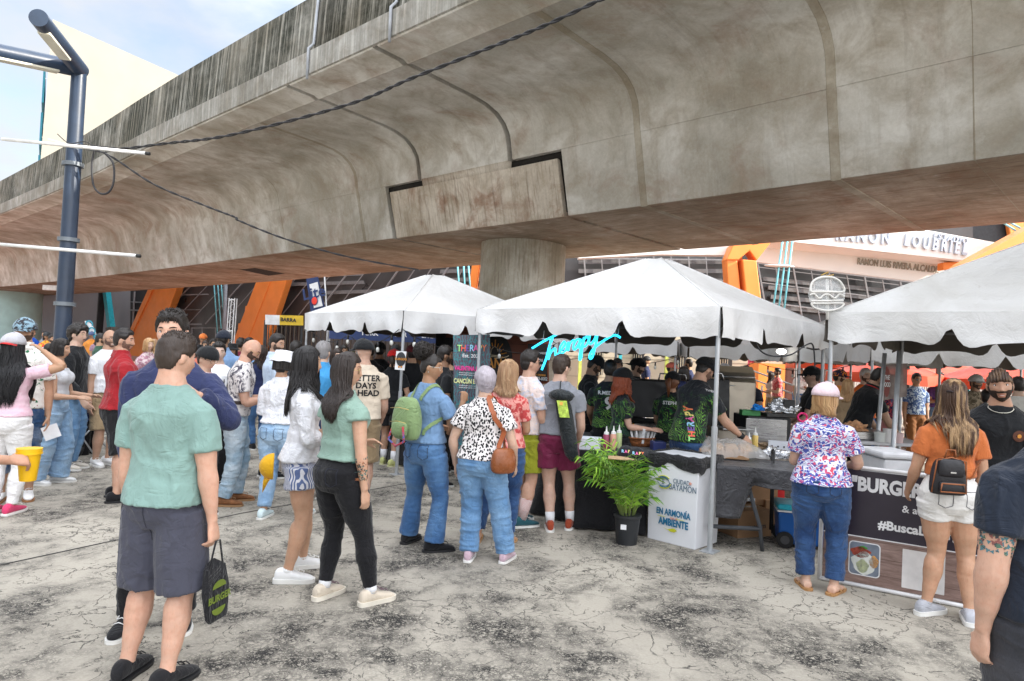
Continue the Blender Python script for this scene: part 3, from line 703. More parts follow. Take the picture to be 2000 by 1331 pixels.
    # -------- keep the skin inside the clothes
    bvs=[b_ for b_ in (getattr(F,'tbvh',None),getattr(F,'bbvh',None)) if b_]
    if bvs:
        me=F.body.data; n_=len(me.vertices); C_=np.empty(n_*3); me.vertices.foreach_get('co',C_); C_=C_.reshape(-1,3); N_=np.empty(n_*3); me.vertices.foreach_get('normal',N_); N_=N_.reshape(-1,3)
        zlo=F.arm[0][2].z
        for i in range(n_):
            v=V(C_[i]); nv=V(N_[i])
            for b_ in bvs:
                r=b_.find_nearest(v,.03)
                if r[0] is not None and r[1].dot(nv)>.35:
                    d_=(v-r[0]).dot(r[1])
                    if -.005<d_<.016: v=r[0]-r[1]*.006; C_[i]=v
        me.vertices.foreach_set('co',C_.ravel()); me.update()
    # -------- shoes
    if shoes and vis_legs:
        sm_,so_=shoes[0],shoes[1]; kind=shoes[2] if len(shoes)>2 else 'sneaker'
        for hp,kn,an,fd,prof in F.leg:
            sd=V((fd.y,-fd.x,0)); o=V((an.x,an.y,0)); m=MB()
            if kind!='sandal':
                tab=[(-.052,.014,.030),(-.045,.020,.050),(-.02,.0225,.056),(.0,.0225,.050),(.025,.0235,.038),(.055,.0265,.029),(.085,.025,.022),(.103,.019,.016),(.112,.009,.009)]
                m.loft([ring(o+fd*t*H+V((0,0,.018*k+h*H*.5)),sd,V((0,0,1)),w0*H,h*H*.5,h*H*.5,16,.78) for t,w0,h in tab])
                m.tube([an+V((0,0,-.02)),an+V((0,0,.018 if kind=='sneaker' else .045))],[.026*H,.0265*H],14)
                sh_o=m.build('shoe',sm_,root,True,sub=1)
                if q<2:
                    m=MB()
                    zz=[]
                    for i in range(4 if q==0 else 3):
                        t=(.012+.019*i)*H; c=o+fd*t+V((0,0,.018*k+H*(.058-.0072*i))); g_=sd*.014*H*(1 if i%2 else -1); zz+=[c-g_-V((0,0,.006)),c+V((0,0,.004)),c+g_-V((0,0,.006))]
                    m.tube(zz,.003,5)
                    m.build('laces',shoes[3] if len(shoes)>3 else so_,sh_o,True)
            else:
                m.tube([o+fd*.02*H+sd*.026*H*c_+V((0,0,.02+.035*k*math.sqrt(max(0,1-c_*c_)))) for c_ in (-1,-.8,-.4,0,.4,.8,1)],.009,6); m.tube([o+fd*.06*H+sd*.028*H*c_+V((0,0,.018+.026*k*math.sqrt(max(0,1-c_*c_)))) for c_ in (-1,-.8,-.4,0,.4,.8,1)],.009,6)
                sh_o=m.build('shoe',sm_,root,True)
            m=MB(); pf=[(-.057,.010),(-.05,.019),(-.02,.0235),(.02,.024),(.06,.028),(.09,.0255),(.108,.018),(.116,.007)]
            th=.020*k if kind!='chunky' else .032*k
            m.loft([[o+fd*t*H+sd*w0*H*1.06+V((0,0,.001)),o+fd*t*H+sd*w0*H*1.1+V((0,0,th)),o+fd*t*H-sd*w0*H*1.1+V((0,0,th)),o+fd*t*H-sd*w0*H*1.06+V((0,0,.001))] for t,w0 in pf]); m.build('sole',so_,sh_o,auto=50)
            if shoes[4:]:    # sock
                m=MB(); m.tube([an,an+(kn-an).normalized()*shoes[5]],[itp(prof,1)[0]+.004,itp(prof,1-shoes[5]/(.47*H))[0]+.005],14); m.build('sock',shoes[4],root,True)
    if hair: do_hair(F,hair)
    do_face(F,face or {},sex)
    if hats: do_hat(F,*hats)
    return F
def shell(F,name,mat,fn,n=40,m=30,jit=.0,seed=0,parent=None,freq=(60,60,14)):
    """closed head-hugging shell; fn(x,y,z)->thickness (negative hides it under the skin)"""
    pts=[];dirs=[]
    for i in range(m+1):
        t=-math.pi/2*.985+math.pi*.985*i/m
        for j in range(n):
            x,y,z=math.cos(t)*math.sin(2*math.pi*j/n),math.cos(t)*math.cos(2*math.pi*j/n),math.sin(t)
            X,Y,Z=headpt(x,y,z,0) if y>-.2 else (x*.074*(1-.2*z*z if z<0 else 1),y*.096*(1-.2*(-z if z<0 else 0)),z*.117)
            pts.append((X,Y,Z)); dirs.append((x,y,z))
    P=np.array(pts); Dr=np.array(dirs); th=np.array([fn(*d) for d in dirs])
    N=Dr/np.array([.074,.096,.117]); N/=np.linalg.norm(N,axis=1)[:,None]
    if jit:
        r=1-np.abs(2*vn(P*np.array(freq)*3.0,seed)-1); th=th+jit*(r-.4)*(th>0)+jit*1.4*(vn(P*45,seed+3)-.5)*(th>0)
    P=P+N*th[:,None]
    vs=[F.hl(*p) for p in P]; mb=MB(); mb.loft([vs[i*n:(i+1)*n] for i in range(m+1)])
    return mb.build(name,mat,parent or F.root,True)
def sst(a,b,x):
    t=max(0,min(1,(x-a)/(b-a))); return t*t*(3-2*t)
def scalp(front=.42,side=-.05,back=-.62,fade=.12):
    def f(x,y,z):
        az=math.atan2(abs(x),y)/math.pi   # 0 front .. 1 back
        ln=front+(side-front)*sst(.20,.42,az) if az<.45 else side+(back-side)*sst(.5,.72,az)
        if .40<az<.56: ln=max(ln,.12)  if z>-.3 else ln     # round the ear
        return sst(ln-fade*.5,ln+fade*.5,z)
    return f
def do_hair(F,h):
    st=h[0]; mat=h[1]; o=h[2] if len(h)>2 else {}; k=F.k; sd=random.randint(0,999); hl=F.hl; q=F.q
    nn,mm_=(56,44) if q==0 else (36,28)
    if st=='none': return
    if st=='buzz':
        s=scalp(.45,.05,-.5,.2); return shell(F,'hair',mat,lambda x,y,z:-.004+.008*s(x,y,z),nn,mm_,.001,sd)
    if st in('short','quiff','fade'):
        s=scalp(.60,.02,-.55,.12); vol=o.get('vol',.016)
        def fn(x,y,z):
            t=sst(.0,.75,z); base=.003 if st=='fade' else .0055
            return -.008+(.008+base+(vol)*t+(.010*sst(.2,1,y)*t if st=='quiff' else 0))*s(x,y,z)
        ob=shell(F,'hair',mat,fn,nn,mm_,.005,sd); tufts(F,mat,ob,240 if q==0 else 60,.030 if st!='fade' else .020,vol,sd); return ob
    if st=='curly':
        s=scalp(.50,-.15,-.7,.12); vol=o.get('vol',.026)
        ob=shell(F,'hair',mat,lambda x,y,z:-.008+(.010+vol*(.5+.5*sst(-.2,.6,z)))*s(x,y,z),nn,mm_,.016,sd,freq=(28,28,28)); curls(F,mat,ob,(0,-.005,.03),(.085,.10,.095),70 if q==0 else 35,.011,sd,s); return ob
    if st=='curlybun':
        s=scalp(.46,-.05,-.45,.12); ob=shell(F,'hair',mat,lambda x,y,z:-.008+.014*s(x,y,z),nn,mm_,.004,sd,freq=(50,8,50))
        c=(0,-.092,.135); m=MB(); m.ell(hl(*c),.070*k,.066*k,.066*k,16,12); m.build('bun_core',mat,ob,True); curls(F,mat,ob,c,(.086,.082,.082),330,.0105,sd); return ob
    if st=='crop':   # short thick grey permed hair
        s=scalp(.48,-.25,-.85,.14); ob=shell(F,'hair',mat,lambda x,y,z:-.008+(.022+.016*sst(-.3,.6,z))*s(x,y,z),nn,mm_,.006,sd,freq=(22,22,22)); curls(F,mat,ob,(0,-.008,.012),(.088,.108,.112),520,.0062,sd,s); return ob
    if st=='braids':
        s=scalp(.48,.0,-.45,.12)
        ob=shell(F,'hair',mat,lambda x,y,z:-.006+.012*s(x,y,z),nn,mm_,.001,sd)
        m=MB()
        for i in range(-4,5):
            x=i*.0165; pts=[]
            for j in range(15):
                a=-.55+2.6*j/14; yy=math.cos(a+.25); zz=math.sin(a+.25)
                kx=math.sqrt(max(.05,1-(x/.074)**2)); rr=.0
                pts.append(hl(x*(1.0),(yy*.096*kx)+0,max(.02,zz)*.117*kx+.006) if zz>.02 else hl(x*.9,yy*.1*kx,zz*.117*kx))
            m.tube(pts[3:],[.0085*k*(1+.25*math.sin(j*2.6)) for j in range(len(pts[3:]))],7)
        m.build('braid_rows',mat,ob,True); return ob
    if st in('long','bob','halfup','ponytail'):
        s=scalp(.50 if st!='bob' else .46,-.3,-.9,.12)
        ob=shell(F,'hair',mat,lambda x,y,z:-.008+(.020+.006*sst(0,1,z))*s(x,y,z),nn,mm_,.003,sd,freq=(70,12,12))
        L=o.get('len',.40); wd=o.get('w',.088); fr=o.get('front',.25); sp=F.spine
        if st=='ponytail':
            m=MB(); pts=[hl(0,-.10,.03),hl(0,-.135,.0),hl(0,-.13,-.07),hl(0,-.10,-.07-L)]; m.tube(pts,[.02*k,.03*k,.03*k,.008*k],10); m.build('ponytail',mat,ob,True); pass
            return ob
        wave=o.get('wave',.006)
        top=hl(0,-.02,.02); bk=F.tbvh if hasattr(F,'tbvh') else F.bvh
        rng=random.Random(sd); nl=(520 if q==0 else 130) if st!='bob' else (460 if q==0 else 110)
        def path(a,rj,ln,seed):
            # a: angle round the back from -1 (left front) to 1 (right front); lock falls from the head and lies on the back
            th=math.pi*a*(.62+fr*.5); x=math.sin(th)*.078*rj; y=-math.cos(th)*.098*rj-.004; pts=[]
            z0=.055+.02*rng.random(); pts.append(hl(x*.72,y*.72,z0+.035)); pts.append(hl(x*.98,y*.98,z0)); pts.append(hl(x*1.07,y*1.06,.0)); pts.append(hl(x*1.08,y*1.04,-.05))
            p=pts[-1].copy(); N=9 if ln>.2 else 4; ph=rng.random()*6
            base=hl(0,-.03,-.05)
            for i in range(1,N+1):
                t=i/N; d=V((p.x-base.x,p.y-base.y,0)); z=p.z-ln*k/N
                tgt=V((base.x+(x/.078)*wd*k*(1+.05*math.sin(ph))*(1-.25*t if ln>.25 else 1),p.y,z)) 
                p=V((p.x+(tgt.x-p.x)*.35+math.sin(ph+i*1.3)*wave,p.y*1.0+math.cos(ph+i*1.1)*wave*.6,z))
                # keep outside the body
                r=bk.find_nearest(p)
                if r[0] is not None and ((p-r[0]).dot(r[1])<.010 or (p-r[0]).length<.010):
                    p=r[0]+r[1]*(.010+.022*(rj-.9)*6*.5+.004*rng.random())
                pts.append(p.copy())
            return pts
        m=MB()
        for i in range(nl):
            a=rng.uniform(-1,1); rj=rng.uniform(.93,1.08); ln=L*rng.uniform(.86,1.03); 
            if st=='bob': ln=L*rng.uniform(.9,1.05)
            pts=path(a,rj,ln,i); r=rng.uniform(.0028,.0052)*k*(2.0 if q>0 else 1)*(1.15 if st=='bob' else 1); rs=[r*.6]+[r]*(len(pts)-3)+[r*.7,r*.15]; m.tube(pts,rs,5,True,.6)
        m.build('hair_locks',mat,ob,True)
        if st=='halfup':
            m=MB(); 
            for i in range(70):
                a=rng.uniform(-1,1); m.tube([hl(a*.07,.045*(1-abs(a)*.6),.088-abs(a)*.05),hl(a*.066,-.03,.112-abs(a)*.035),hl(a*.035,-.09,.07),hl(a*.012,-.112,.035)],[.005*k,.007*k,.006*k,.005*k],5)
            m.build('tied_hair',mat,ob,True); m=MB(); m.tube([hl(-.02,-.115,.03),hl(0,-.122,.034),hl(.02,-.115,.03)],.008*k,6); m.build('hair_tie',M('hair tie dark',(.03,.02,.02),.7),ob,True)
        return ob
def tufts(F,mat,ob,n,L,vol,sd):
    rng=random.Random(sd); m=MB(); hl=F.hl
    for i in range(n*3):
        a=rng.uniform(0,2*math.pi); z=rng.uniform(.35,.98); r=math.sqrt(1-z*z); x,y=r*math.sin(a),r*math.cos(a)
        if y>.6 and z<.55: continue
        b=V((x*.078,y*.10,z*.119+vol*.5)); d=V((x*.3,.35 if y>0 else -.1,.5)).normalized()*L+V((rng.uniform(-1,1),rng.uniform(-1,1),rng.uniform(-.5,.5)))*L*.35
        if z<.6: d=V((x*.25,y*.15,-.7)).normalized()*L*.8
        m.tube([hl(*(b-d*.3)),hl(*(b+d*.3)),hl(*(b+d*.75))],[.0035*F.k,.004*F.k,.0006],4)
    m.build('hair_locks',mat,ob,True)
def curls(F,mat,ob,c,rad,n,r,sd,mask=None):
    rng=random.Random(sd+1); m=MB(); hl=F.hl
    for i in range(n):
        a=rng.uniform(0,2*math.pi); z=rng.uniform(-.95,1); q_=math.sqrt(1-z*z); x,y=q_*math.sin(a),q_*math.cos(a)
        if mask and mask(x,y,z)<.6: continue
        p=V((c[0]+x*rad[0],c[1]+y*rad[1],c[2]+z*rad[2])); u=V((x,y,z)); t1=u.orthogonal().normalized(); t2=u.cross(t1); ph=rng.uniform(0,6); rr=r*rng.uniform(.8,1.5)
        pts=[hl(*(p+u*(rr*.35*j*.5-rr*.4)+(t1*math.cos(ph+j*1.25)+t2*math.sin(ph+j*1.25))*rr)) for j in range(6)]
        m.tube(pts,[r*.42*F.k]*5+[r*.15],5)
    m.build('curls',mat,ob,True)
def do_face(F,f,sex):
    hl=F.hl; k=F.k; e=F.e; X=e@V((1,0,0));Y=e@V((0,1,0));Z=e@V((0,0,1)); root=F.root
    hid=f.get('hide')
    if hid: return
    brow=f.get('brow',(.03,.018,.012)); 
    for s in(-1,1):
        x=s*.031; z=.010; y=front_y(x,z)
        if not f.get('shades'):
            m=MB(); m.ell(hl(x,y-.0005,z),.0125*k,.0050*k,.0062*k,12,8,X,Y,Z); ey=m.build('eye',M('eye white',(.75,.72,.70),.25,.02),root,True)
            m=MB(); m.ell(hl(x+f.get('gaze',0)*.004,y+.0022,z),.0052*k,.0036*k,.0055*k,10,8,X,Y,Z); m.build('iris',M('iris dark',(.03,.015,.01),.15,.02),ey,True)
            m=MB(); m.tube([hl(x-.0145,y-.001,z+.001),hl(x-.006,y+.004,z+.0068),hl(x+.006,y+.004,z+.0068),hl(x+.0145,y-.001,z+.001)],.0016*k,5); m.build('eyelashes',M('lash dark',(.02,.012,.01),.6),ey,True)
        m=MB(); pts=[]
        for t in(0,.33,.66,1): xx=s*(.016+.032*t); zz=.030+.005*math.sin(t*2.6)-.002*t; pts.append(hl(xx,front_y(xx,zz)+.001,zz))
        th=.0032 if sex=='m' else .0020
        m.tube(pts,[th*.7*k,th*k,th*k,th*.35*k],6); m.build('eyebrow',M('brow %s'%(brow,),brow,.8),root,True)
    lc=f.get('lip',(F.skin[0]*.82,F.skin[1]*.58,F.skin[2]*.60)); m=MB(); op=.003 if f.get('open') else 0
    for zz,r in ((-.0575+op,.0036),(-.0670-op,.0044)):
        m.tube([hl(xx,front_y(xx,zz)-.0005,zz+(.002 if abs(xx)<.004 and zz>-.06 else 0)-abs(xx)*.0) for xx in(-.023,-.014,-.005,.005,.014,.023)],[.001*k,r*.8*k,r*k,r*k,r*.8*k,.001*k],6)
    m.build('lips',M('lip %.2f %.2f'%(lc[0],lc[1]),lc,.45),root,True)
    if f.get('open'):
        m=MB(); m.ell(hl(0,front_y(0,-.0625)-.003,-.0625),.015*k,.004*k,.0032*k,10,6,X,Y,Z); m.build('mouth',M('teeth pale',(.6,.5,.46),.4),root,True)
    if f.get('beard'):
        th=f['beard']; bc=f.get('bcol',(.17,.095,.068) if f['beard']<=.0025 else (.075,.045,.032)); th=min(th,.0035)
        def bf(x,y,z):
            az=math.atan2(abs(x),y)/math.pi; ln=-.22-.10*sst(.0,.2,.2-az)
            if az>.36: ln=.02
            mk=(1-sst(ln-.06,ln+.06,z))*(1-sst(.46,.54,az))*sst(-1.0,-.93,z)
            if abs(x)<.36 and -.66<z<-.42 and y>.5: mk*=.0
            return -.006+(.006+th)*mk
        shell(F,'beard',M('beard %s'%(bc,),bc,.8,.35,60,.8,260),bf,48,40,.002 if F.q==0 else .001,5)
    if f.get('tache'):
        m=MB(); m.tube([hl(xx,front_y(xx,-.048)+.001,-.049-abs(xx)*.12) for xx in(-.024,-.012,0,.012,.024)],[.002*k,.0045*k,.0045*k,.0045*k,.002*k],6); m.build('moustache',M('tache dark',(.02,.014,.01),.8),root,True)
    g=f.get('glasses') or f.get('shades') or f.get('headshades')
    if g:
        up=.058 if f.get('headshades') else 0; gm_=M('glasses frame %s'%(g,),g,.3,.02)
        gr=empty_child('sunglasses' if not f.get('glasses') else 'eyeglasses',root); zo=.004+up*1.3; yo=front_y(.03,.0)+.008-(up*.55)
        if f.get('headshades'): yo=.062
        lm=M('dark lens',(.015,.015,.02),.08,.02,spec=.8) if not f.get('glasses') else None
        fr=MB()
        for s in(-1,1):
            c=(s*.031,yo,zo); pts=[hl(c[0]+.0235*math.cos(a),c[1]-abs(.0235*math.cos(a))*.05,c[2]+.0185*math.sin(a)-.003) for a in [i*math.pi/8 for i in range(17)]]
            fr.tube(pts,.0014*k if f.get('glasses') else .0018*k,5,False)
            if lm: m=MB(); m.ell(hl(c[0],c[1],c[2]-.003),.023*k,.0016*k,.018*k,14,8,X,Y,Z); m.build('lens',lm,gr,True)
            fr.tube([hl(s*.054,yo-.002,zo+.004),hl(s*.072,yo-.020,zo+.004),hl(s*.080,.0,zo+.006),hl(s*.081,-.018,zo-.002)],.0018*k,5)
        fr.tube([hl(-.009,yo,zo+.002),hl(.009,yo,zo+.002)],.0016*k,5); fr.build('frame',gm_,gr,True)
    if f.get('earring'):
        m=MB()
        for s in(-1,1): m.ell(hl(s*.082,-.004,-.038),.005*k)
        m.build('earring',M('earring silver',(.7,.68,.62),.25,metal=1),root,True)
def empty_child(name,root):
    o=bpy.data.objects.new(name,None); COL.objects.link(o); o.parent=root; o['wl']=[0.0,0.0,0.0]; return o
def do_hat(F,kind,mat,*a):
    hl=F.hl; k=F.k; m=MB(); root=F.root; ca=math.cos; sa=math.sin
    grow=a[1] if len(a)>1 else .024
    if kind in('cap','backcap'):
        g_=empty_child('baseball_cap',root); n=32; rings=[]
        for i in range(11):
            t=i/10*math.pi/2*.98; rr=ca(t); rings.append([hl(sa(2*math.pi*j/n)*(.076+grow)*rr,ca(2*math.pi*j/n)*(.098+grow)*rr-.004,.034+(.092+grow*.6)*sa(t)*(1+.05*ca(2*math.pi*j/n))-(.012 if i==0 else 0)) for j in range(n)])
        m.loft(rings); m.build('crown',[mat],g_,True)
        s=1 if kind=='cap' else -1; m=MB(); bm_=a[0] if a and a[0] else mat; ro=[];ri=[];rt=[]
        for i in range(13):
            u=-1+2*i/12; x=.074*u; yb=(.098+grow)*math.sqrt(max(0,1-(x/(.077+grow))**2))-.008; L=.072*math.sqrt(max(0,1-abs(u)**2.6)); dz=-.012*u*u
            ri.append(hl(x,s*yb,.030+dz+.004)); ro.append(hl(x*.96,s*(yb+L),.018+dz)); 
        vs=ri+ro+[p+F.e@V((0,0,-.004)) for p in ri]+[p+F.e@V((0,0,-.004)) for p in ro]; n=13; fs=[]
        for i in range(n-1): fs+=[(i,i+1,n+i+1,n+i),(2*n+i+1,2*n+i,3*n+i,3*n+i+1),(n+i,n+i+1,3*n+i+1,3*n+i)]
        m.add(vs,fs); m.build('brim',bm_,g_,True)
        m=MB(); m.ell(hl(0,-.004,.034+.093+grow*.6),.007*k,.007*k,.004*k); m.build('button',mat,g_,True)
        return g_
    if kind=='bucket':
        g_=empty_child('bucket_hat',root); n=36; prof=[(.128,.012),(.125,.020),(.103,.040),(.093,.046),(.090,.052),(.084,.115),(.078,.126),(.04,.132),(.001,.133)]
        m.loft([[hl(sa(2*math.pi*j/n)*r*1.03,ca(2*math.pi*j/n)*r*1.22-.004,z+.012+.004*sa(j*1.1)*(r>.1)) for j in range(n)] for r,z in [(.092,.03),(.125,.008)]+prof]); m.build('crown',mat,g_,True); return g_
def tdecal(F,text,u,off,side,size,mat,bold=.02,name='printed_lettering',rot=0,w=1.0,which='t'):
    """lettering laid on the shirt: side 'b' back or 'f' front, off = lateral offset"""
    c,a,f_,up=F.spine(u); nrm=-f_ if side=='b' else f_
    if side=='r': nrm=a
    if side=='l': nrm=-a
    rt=up.cross(nrm)
    if rot: rt,up=rt*ca_(rot)+up*sa_(rot),up*ca_(rot)-rt*sa_(rot)
    m=MB(); m.text(text,c+nrm*.0+ (up.cross(nrm) if 0 else (a if side=='f' else -a if 0 else a))*off,rt,up,size,0,bold=bold,font_w=w,surf=F.tbvh if which=='t' else F.bbvh,off=.006)
    return m.build(name,mat,F.top if which=='t' else F.bottom)
ca_=math.cos; sa_=math.sin
# ------------------------------------------------------------------ stadium and far buildings
def DYS(px):
    T=((-600,95),(0,72),(90,68),(300,57),(450,50),(600,45),(800,40),(1000,37),(3000,36))
    for (a,y),(c,z) in zip(T,T[1:]):
        if px<=c: return y+(z-y)*max(0,(px-a)/(c-a))
    return 36
def DS(px,py,Y): return D(px,py,DYS(px)+Y-36)
def poly3(pts,Y,th=.3):
    P=[DS(a,b,Y if not isinstance(Y,(list,tuple)) else Y[i]) for i,(a,b) in enumerate(pts)]; m=MB(); m.prism(P,(0,th,0)); return m
ORG=M('stadium orange paint',(.90,.28,.06),.45,.06,1.2,.04,12); WHT=M('stadium white paint',(.80,.79,.76),.7,.04,.6,.05,20)
GLZ=M('dark stadium glazing',(.045,.045,.048),.35,.5,.35,.0,spec=.6); GRY=M('grey wall panels',(.30,.31,.34),.75,.06,.4,.05,30); DRK=M('dark steel frames',(.03,.032,.036),.6)
MUL=M('mullion grey',(.24,.24,.25),.5); BEI=M('beige painted wall',(.50,.455,.37),.85,.1,.8,.1,25); TUR=M('turquoise paint',(.03,.42,.52),.45); LBL=M('pale blue stay cable',(.18,.55,.66),.4)
st=empty('stadium',(0,38,0),'large stadium with orange slanted legs and dark gridded glazing behind the tents','stadium')
m=MB(); xs=[230,300,370,450,520,600,700,800,900,1000,1200,1500,1900]
m.loft([[DS(x,380,36.5),DS(x,380,36.9),DS(x,760,36.9),DS(x,760,36.5)] for x in xs]); m.build('glazing',GLZ,st)
SLT=M('grey louvre slats',(.17,.17,.175),.6)
for x0,y0,x1,y1 in ((560,540,960,528),(565,556,965,545),(640,572,960,562),(690,588,960,580),(1130,512,1420,512),(1130,530,1415,530),(1135,548,1410,549),(1490,545,1800,575),(1500,562,1800,592),(1505,580,1800,608),(1510,600,1800,625)):
    m=MB(); m.beam(DS(x0,y0,36.2),DS(x1,y1,36.2),.12,.22); m.build('louvre',SLT,st)
def bar(x0,y0,x1,y1,w,nm='mullion',mt=MUL,Y=36.0): m=MB(); m.beam(DS(x0,y0,Y),DS(x1,y1,Y),w,w); return m.build(nm,mt,st)
for x0,y0,x1,y1,w in ((333,577,960,562,.09),(300,606,960,601,.05),(290,634,960,632,.11),(1130,505,1425,508,.07),(1130,545,1425,549,.07),(1465,512,1850,560,.09),(1465,520,1850,569,.04),(1485,552,1850,598,.05),(1490,590,1850,636,.07),(1130,590,1440,596,.06)): bar(x0,y0,x1,y1,w)
for i in range(19):
    x=372+32*i; sl=-.95+.022*i; bar(x-40*sl,520,x+75*sl,633,.05 if i%3 else .09)
for i in range(9): x=1140+34*i; bar(x,495,x+8,600,.05 if i%2 else .08)
for i in range(11): x=1478+34*i; bar(x,505,x+24,640,.05 if i%2 else .08)
[bar(x,700,x+75,700,.3,'plinth',DRK) for x in range(285,960,75)]
for x in (375,395,421,440,520,535): bar(x,640,x,700,.06,'door_frame',MUL)
bar(375,641,440,641,.06,'door_frame')
for i in range(14): m=MB(); x=518+5.5*i; m.beam(DS(x,640,35.5),DS(x,700,35.5),.05); m.build('gate_bar',DRK,st)
poly3([(-60,440),(256,440),(256,760),(-60,760)],36.4,.3).build('grey_wall',GRY,st)
for x0,y0,x1,y1 in ((88,573,254,590),(88,611,253,624),(88,648,252,656)): bar(x0,y0,x1,y1,.035,'panel_joint',M('joint dark',(.1,.1,.11),.8),36.4)
poly3([(86,590),(151,592),(150,622),(85,619)],36.3,.08).build('wall_window',DRK,st)
poly3([(255,565),(300,568),(290,720),(253,720)],36.2,.1).build('side_glazing',DRK,st); bar(263,570,256,700,.14); bar(256,606,300,608,.12); bar(256,590,300,592,.08)
bar(200,560,190,700,.5,'dark_post',DRK,33)
bar(207,560,219,652,.45,'turquoise_strut',TUR,33)
bar(219,640,222,700,.7,'strut_foot',M('concrete foot',(.18,.17,.15),.9),33)
def leg(pts,Y0,th=1.2,nm='leg',mt=ORG): return poly3(pts,Y0,th).build(nm,mt,st,bevel=.05)
leg([(331,520),(362,520),(305,668),(262,720),(228,720),(258,650),(306,540)],34.2,1.1); leg([(300,540),(310,540),(236,700),(228,700)],34.0,.25,'leg_rib')
leg([(508,530),(536,530),(474,690),(446,690)],33.9,.8); leg([(531,530),(566,530),(520,670),(502,705),(462,705),(470,690)],34.0,1.1)
for y in (598,632): leg([(548-(y-530)*.4-42,y),(548-(y-530)*.4-8,y-4),(548-(y-530)*.4-9,y+6),(548-(y-530)*.4-43,y+10)],34.1,.4,'leg_tie')
leg([(449,671),(480,668),(484,720),(440,720)],33.2,1.0,'leg_base')
leg([(928,480),(942,480),(926,600),(908,600)],34.2,.7); leg([(946,480),(962,480),(946,600),(930,600)],34.0,.7)
leg([(1419,506),(1440,506),(1460,700),(1432,700)],33,.8); leg([(1437,500),(1450,500),(1470,700),(1458,700)],33.5,.4,'leg_rib',M('stadium orange paint',(.8,.2,.04))); leg([(1450,507),(1478,509),(1504,720),(1472,720)],32.8,.9)
leg([(1419,508),(1432,477),(1470,470),(1492,468),(1513,465),(1478,510),(1464,490),(1442,508)],32.9,.9,'leg_crotch')
leg([(1813,444),(1833,440),(1838,470),(1818,470)],37,.6)
leg([(1888,513),(2010,446),(2300,300),(2300,400),(2010,492),(1862,535)],30.5,1.0,'upper_beam')
poly3([(1790,380),(2300,300),(2300,470),(1895,508)],38.2,.4).build('dark_stand_roof',DRK,st); leg([(1960,380),(2040,380),(2060,470),(1975,470)],37.8,.3)
# fascia
poly3([(1130,470),(1428,476),(1428,499),(1290,497),(1130,505)],33.8,.6).build('fascia',WHT,st)
fa=[(1520,400),(1700,430),(1778,444),(1955,476),(1893,510),(1516,469)]
poly3(fa,33.0,.5).build('fascia',WHT,st)
m=MB(); a=[DS(x,y,33.45) for x,y in ((1516,469),(1893,509))]; b_=[DS(x,y,34.6) for x,y in ((1478,482),(1846,519))]; m.prism([a[0],a[1],b_[1],b_[0]],(0,0,.06)); m.build('fascia_underside',WHT,st)
poly3([(1478,478),(1846,517),(1840,556),(1478,512)],34.6,.2).build('name_band',WHT,st)
leg([(1842,513),(1893,509),(1893,520),(1842,528)],33.6,.5,'leg_cap')
LT=M('lettering grey blue',(.42,.47,.55),.5); LT2=M('lettering olive grey',(.30,.29,.24),.5)
def word(t,x0,y0,x1,y1,size,mt,Y,bold=.02,ext=.12,nm='lettering'):
    p=DS(x0,y0,Y);q=DS(x1,y1,Y); rt=(q-p); c=(p+q)/2; up=V((0,0,1)); up=(up-rt.normalized()*up.dot(rt.normalized())).normalized()
    vs,_=textmesh(t,'CENTER',bold,1.0,0,False); ww=(max(v[0] for v in vs)-min(v[0] for v in vs))/.72*size
    m=MB(); m.text(t,c,rt,up,size,ext,bold=bold,font_w=rt.length/ww); return m.build(nm,mt,st)
word('R A M O N',1632,460,1736,468,.58,LT,32.98,.035); word('L O U B R I E L',1765,470,1887,489,.58,LT,32.98,.035); word('E S T A D I O',1822,462,1887,473,.30,LT,32.98,.03)
word('RAMON LUIS RIVERA ALCALDE',1674,511,1832,528,.34,LT2,34.58,.02,.05)
def stay(x0,y0,x1,y1,Y=32): m=MB(); m.tube([DS(x0,y0,Y),DS(x1,y1,Y)],.045,6); m.build('stay_rod',LBL,st,True)
for i in range(3): stay(1530+9.5*i,460,1508+11*i,615)
for a in ((417,540,425,655),(424,540,432,642),(431,540,436,605),(893,510,897,570),(905,510,908,570),(914,510,918,560),(1935,420,1990,455),(1945,420,2000,450)): stay(*a)
m=MB(); m.tube([DS(441,545,31.5),DS(436,700,31.5)],.13,10); m.build('steel_post',M('steel post grey',(.22,.25,.29),.5),st,True)
m=MB(); m.ell(DS(1522,520,32),.75,.3,.06); m.build('flood_lamp',WHT,st,True)
# low base wall of the stadium on the right
bw=empty('annex_wall',(6,27,0),'long low beige wall with barred windows behind the grill tent','wall')
def lowq(x0,x1,z0,z1,Y,th,nm,mt,root): p=HX(x0,Y);q=HX(x1,Y); m=MB(); m.obox(V(((p.x+q.x)/2,Y+th/2,(z0+z1)/2)),(q.x-p.x,0,0),(0,th,0),(0,0,z1-z0)); return m.build(nm,mt,root)
lowq(985,1480,0,3.2,27,.3,'wall',BEI,bw)
for x0,x1 in ((1160,1178),(1236,1258),(1318,1340),(1405,1430)): w_=lowq(x0,x1,1.0,2.2,26.93,.05,'window',DRK,bw); [lowq(x0+2+i*4.6,x0+3+i*4.6,1.0,2.2,26.86,.04,'window_bar',BEI,bw) for i in range(4)]
for z in (.9,1.7,2.5): lowq(985,1480,z,z+.02,26.985,.02,'panel_joint',M('joint beige',(.34,.31,.26),.9),bw)
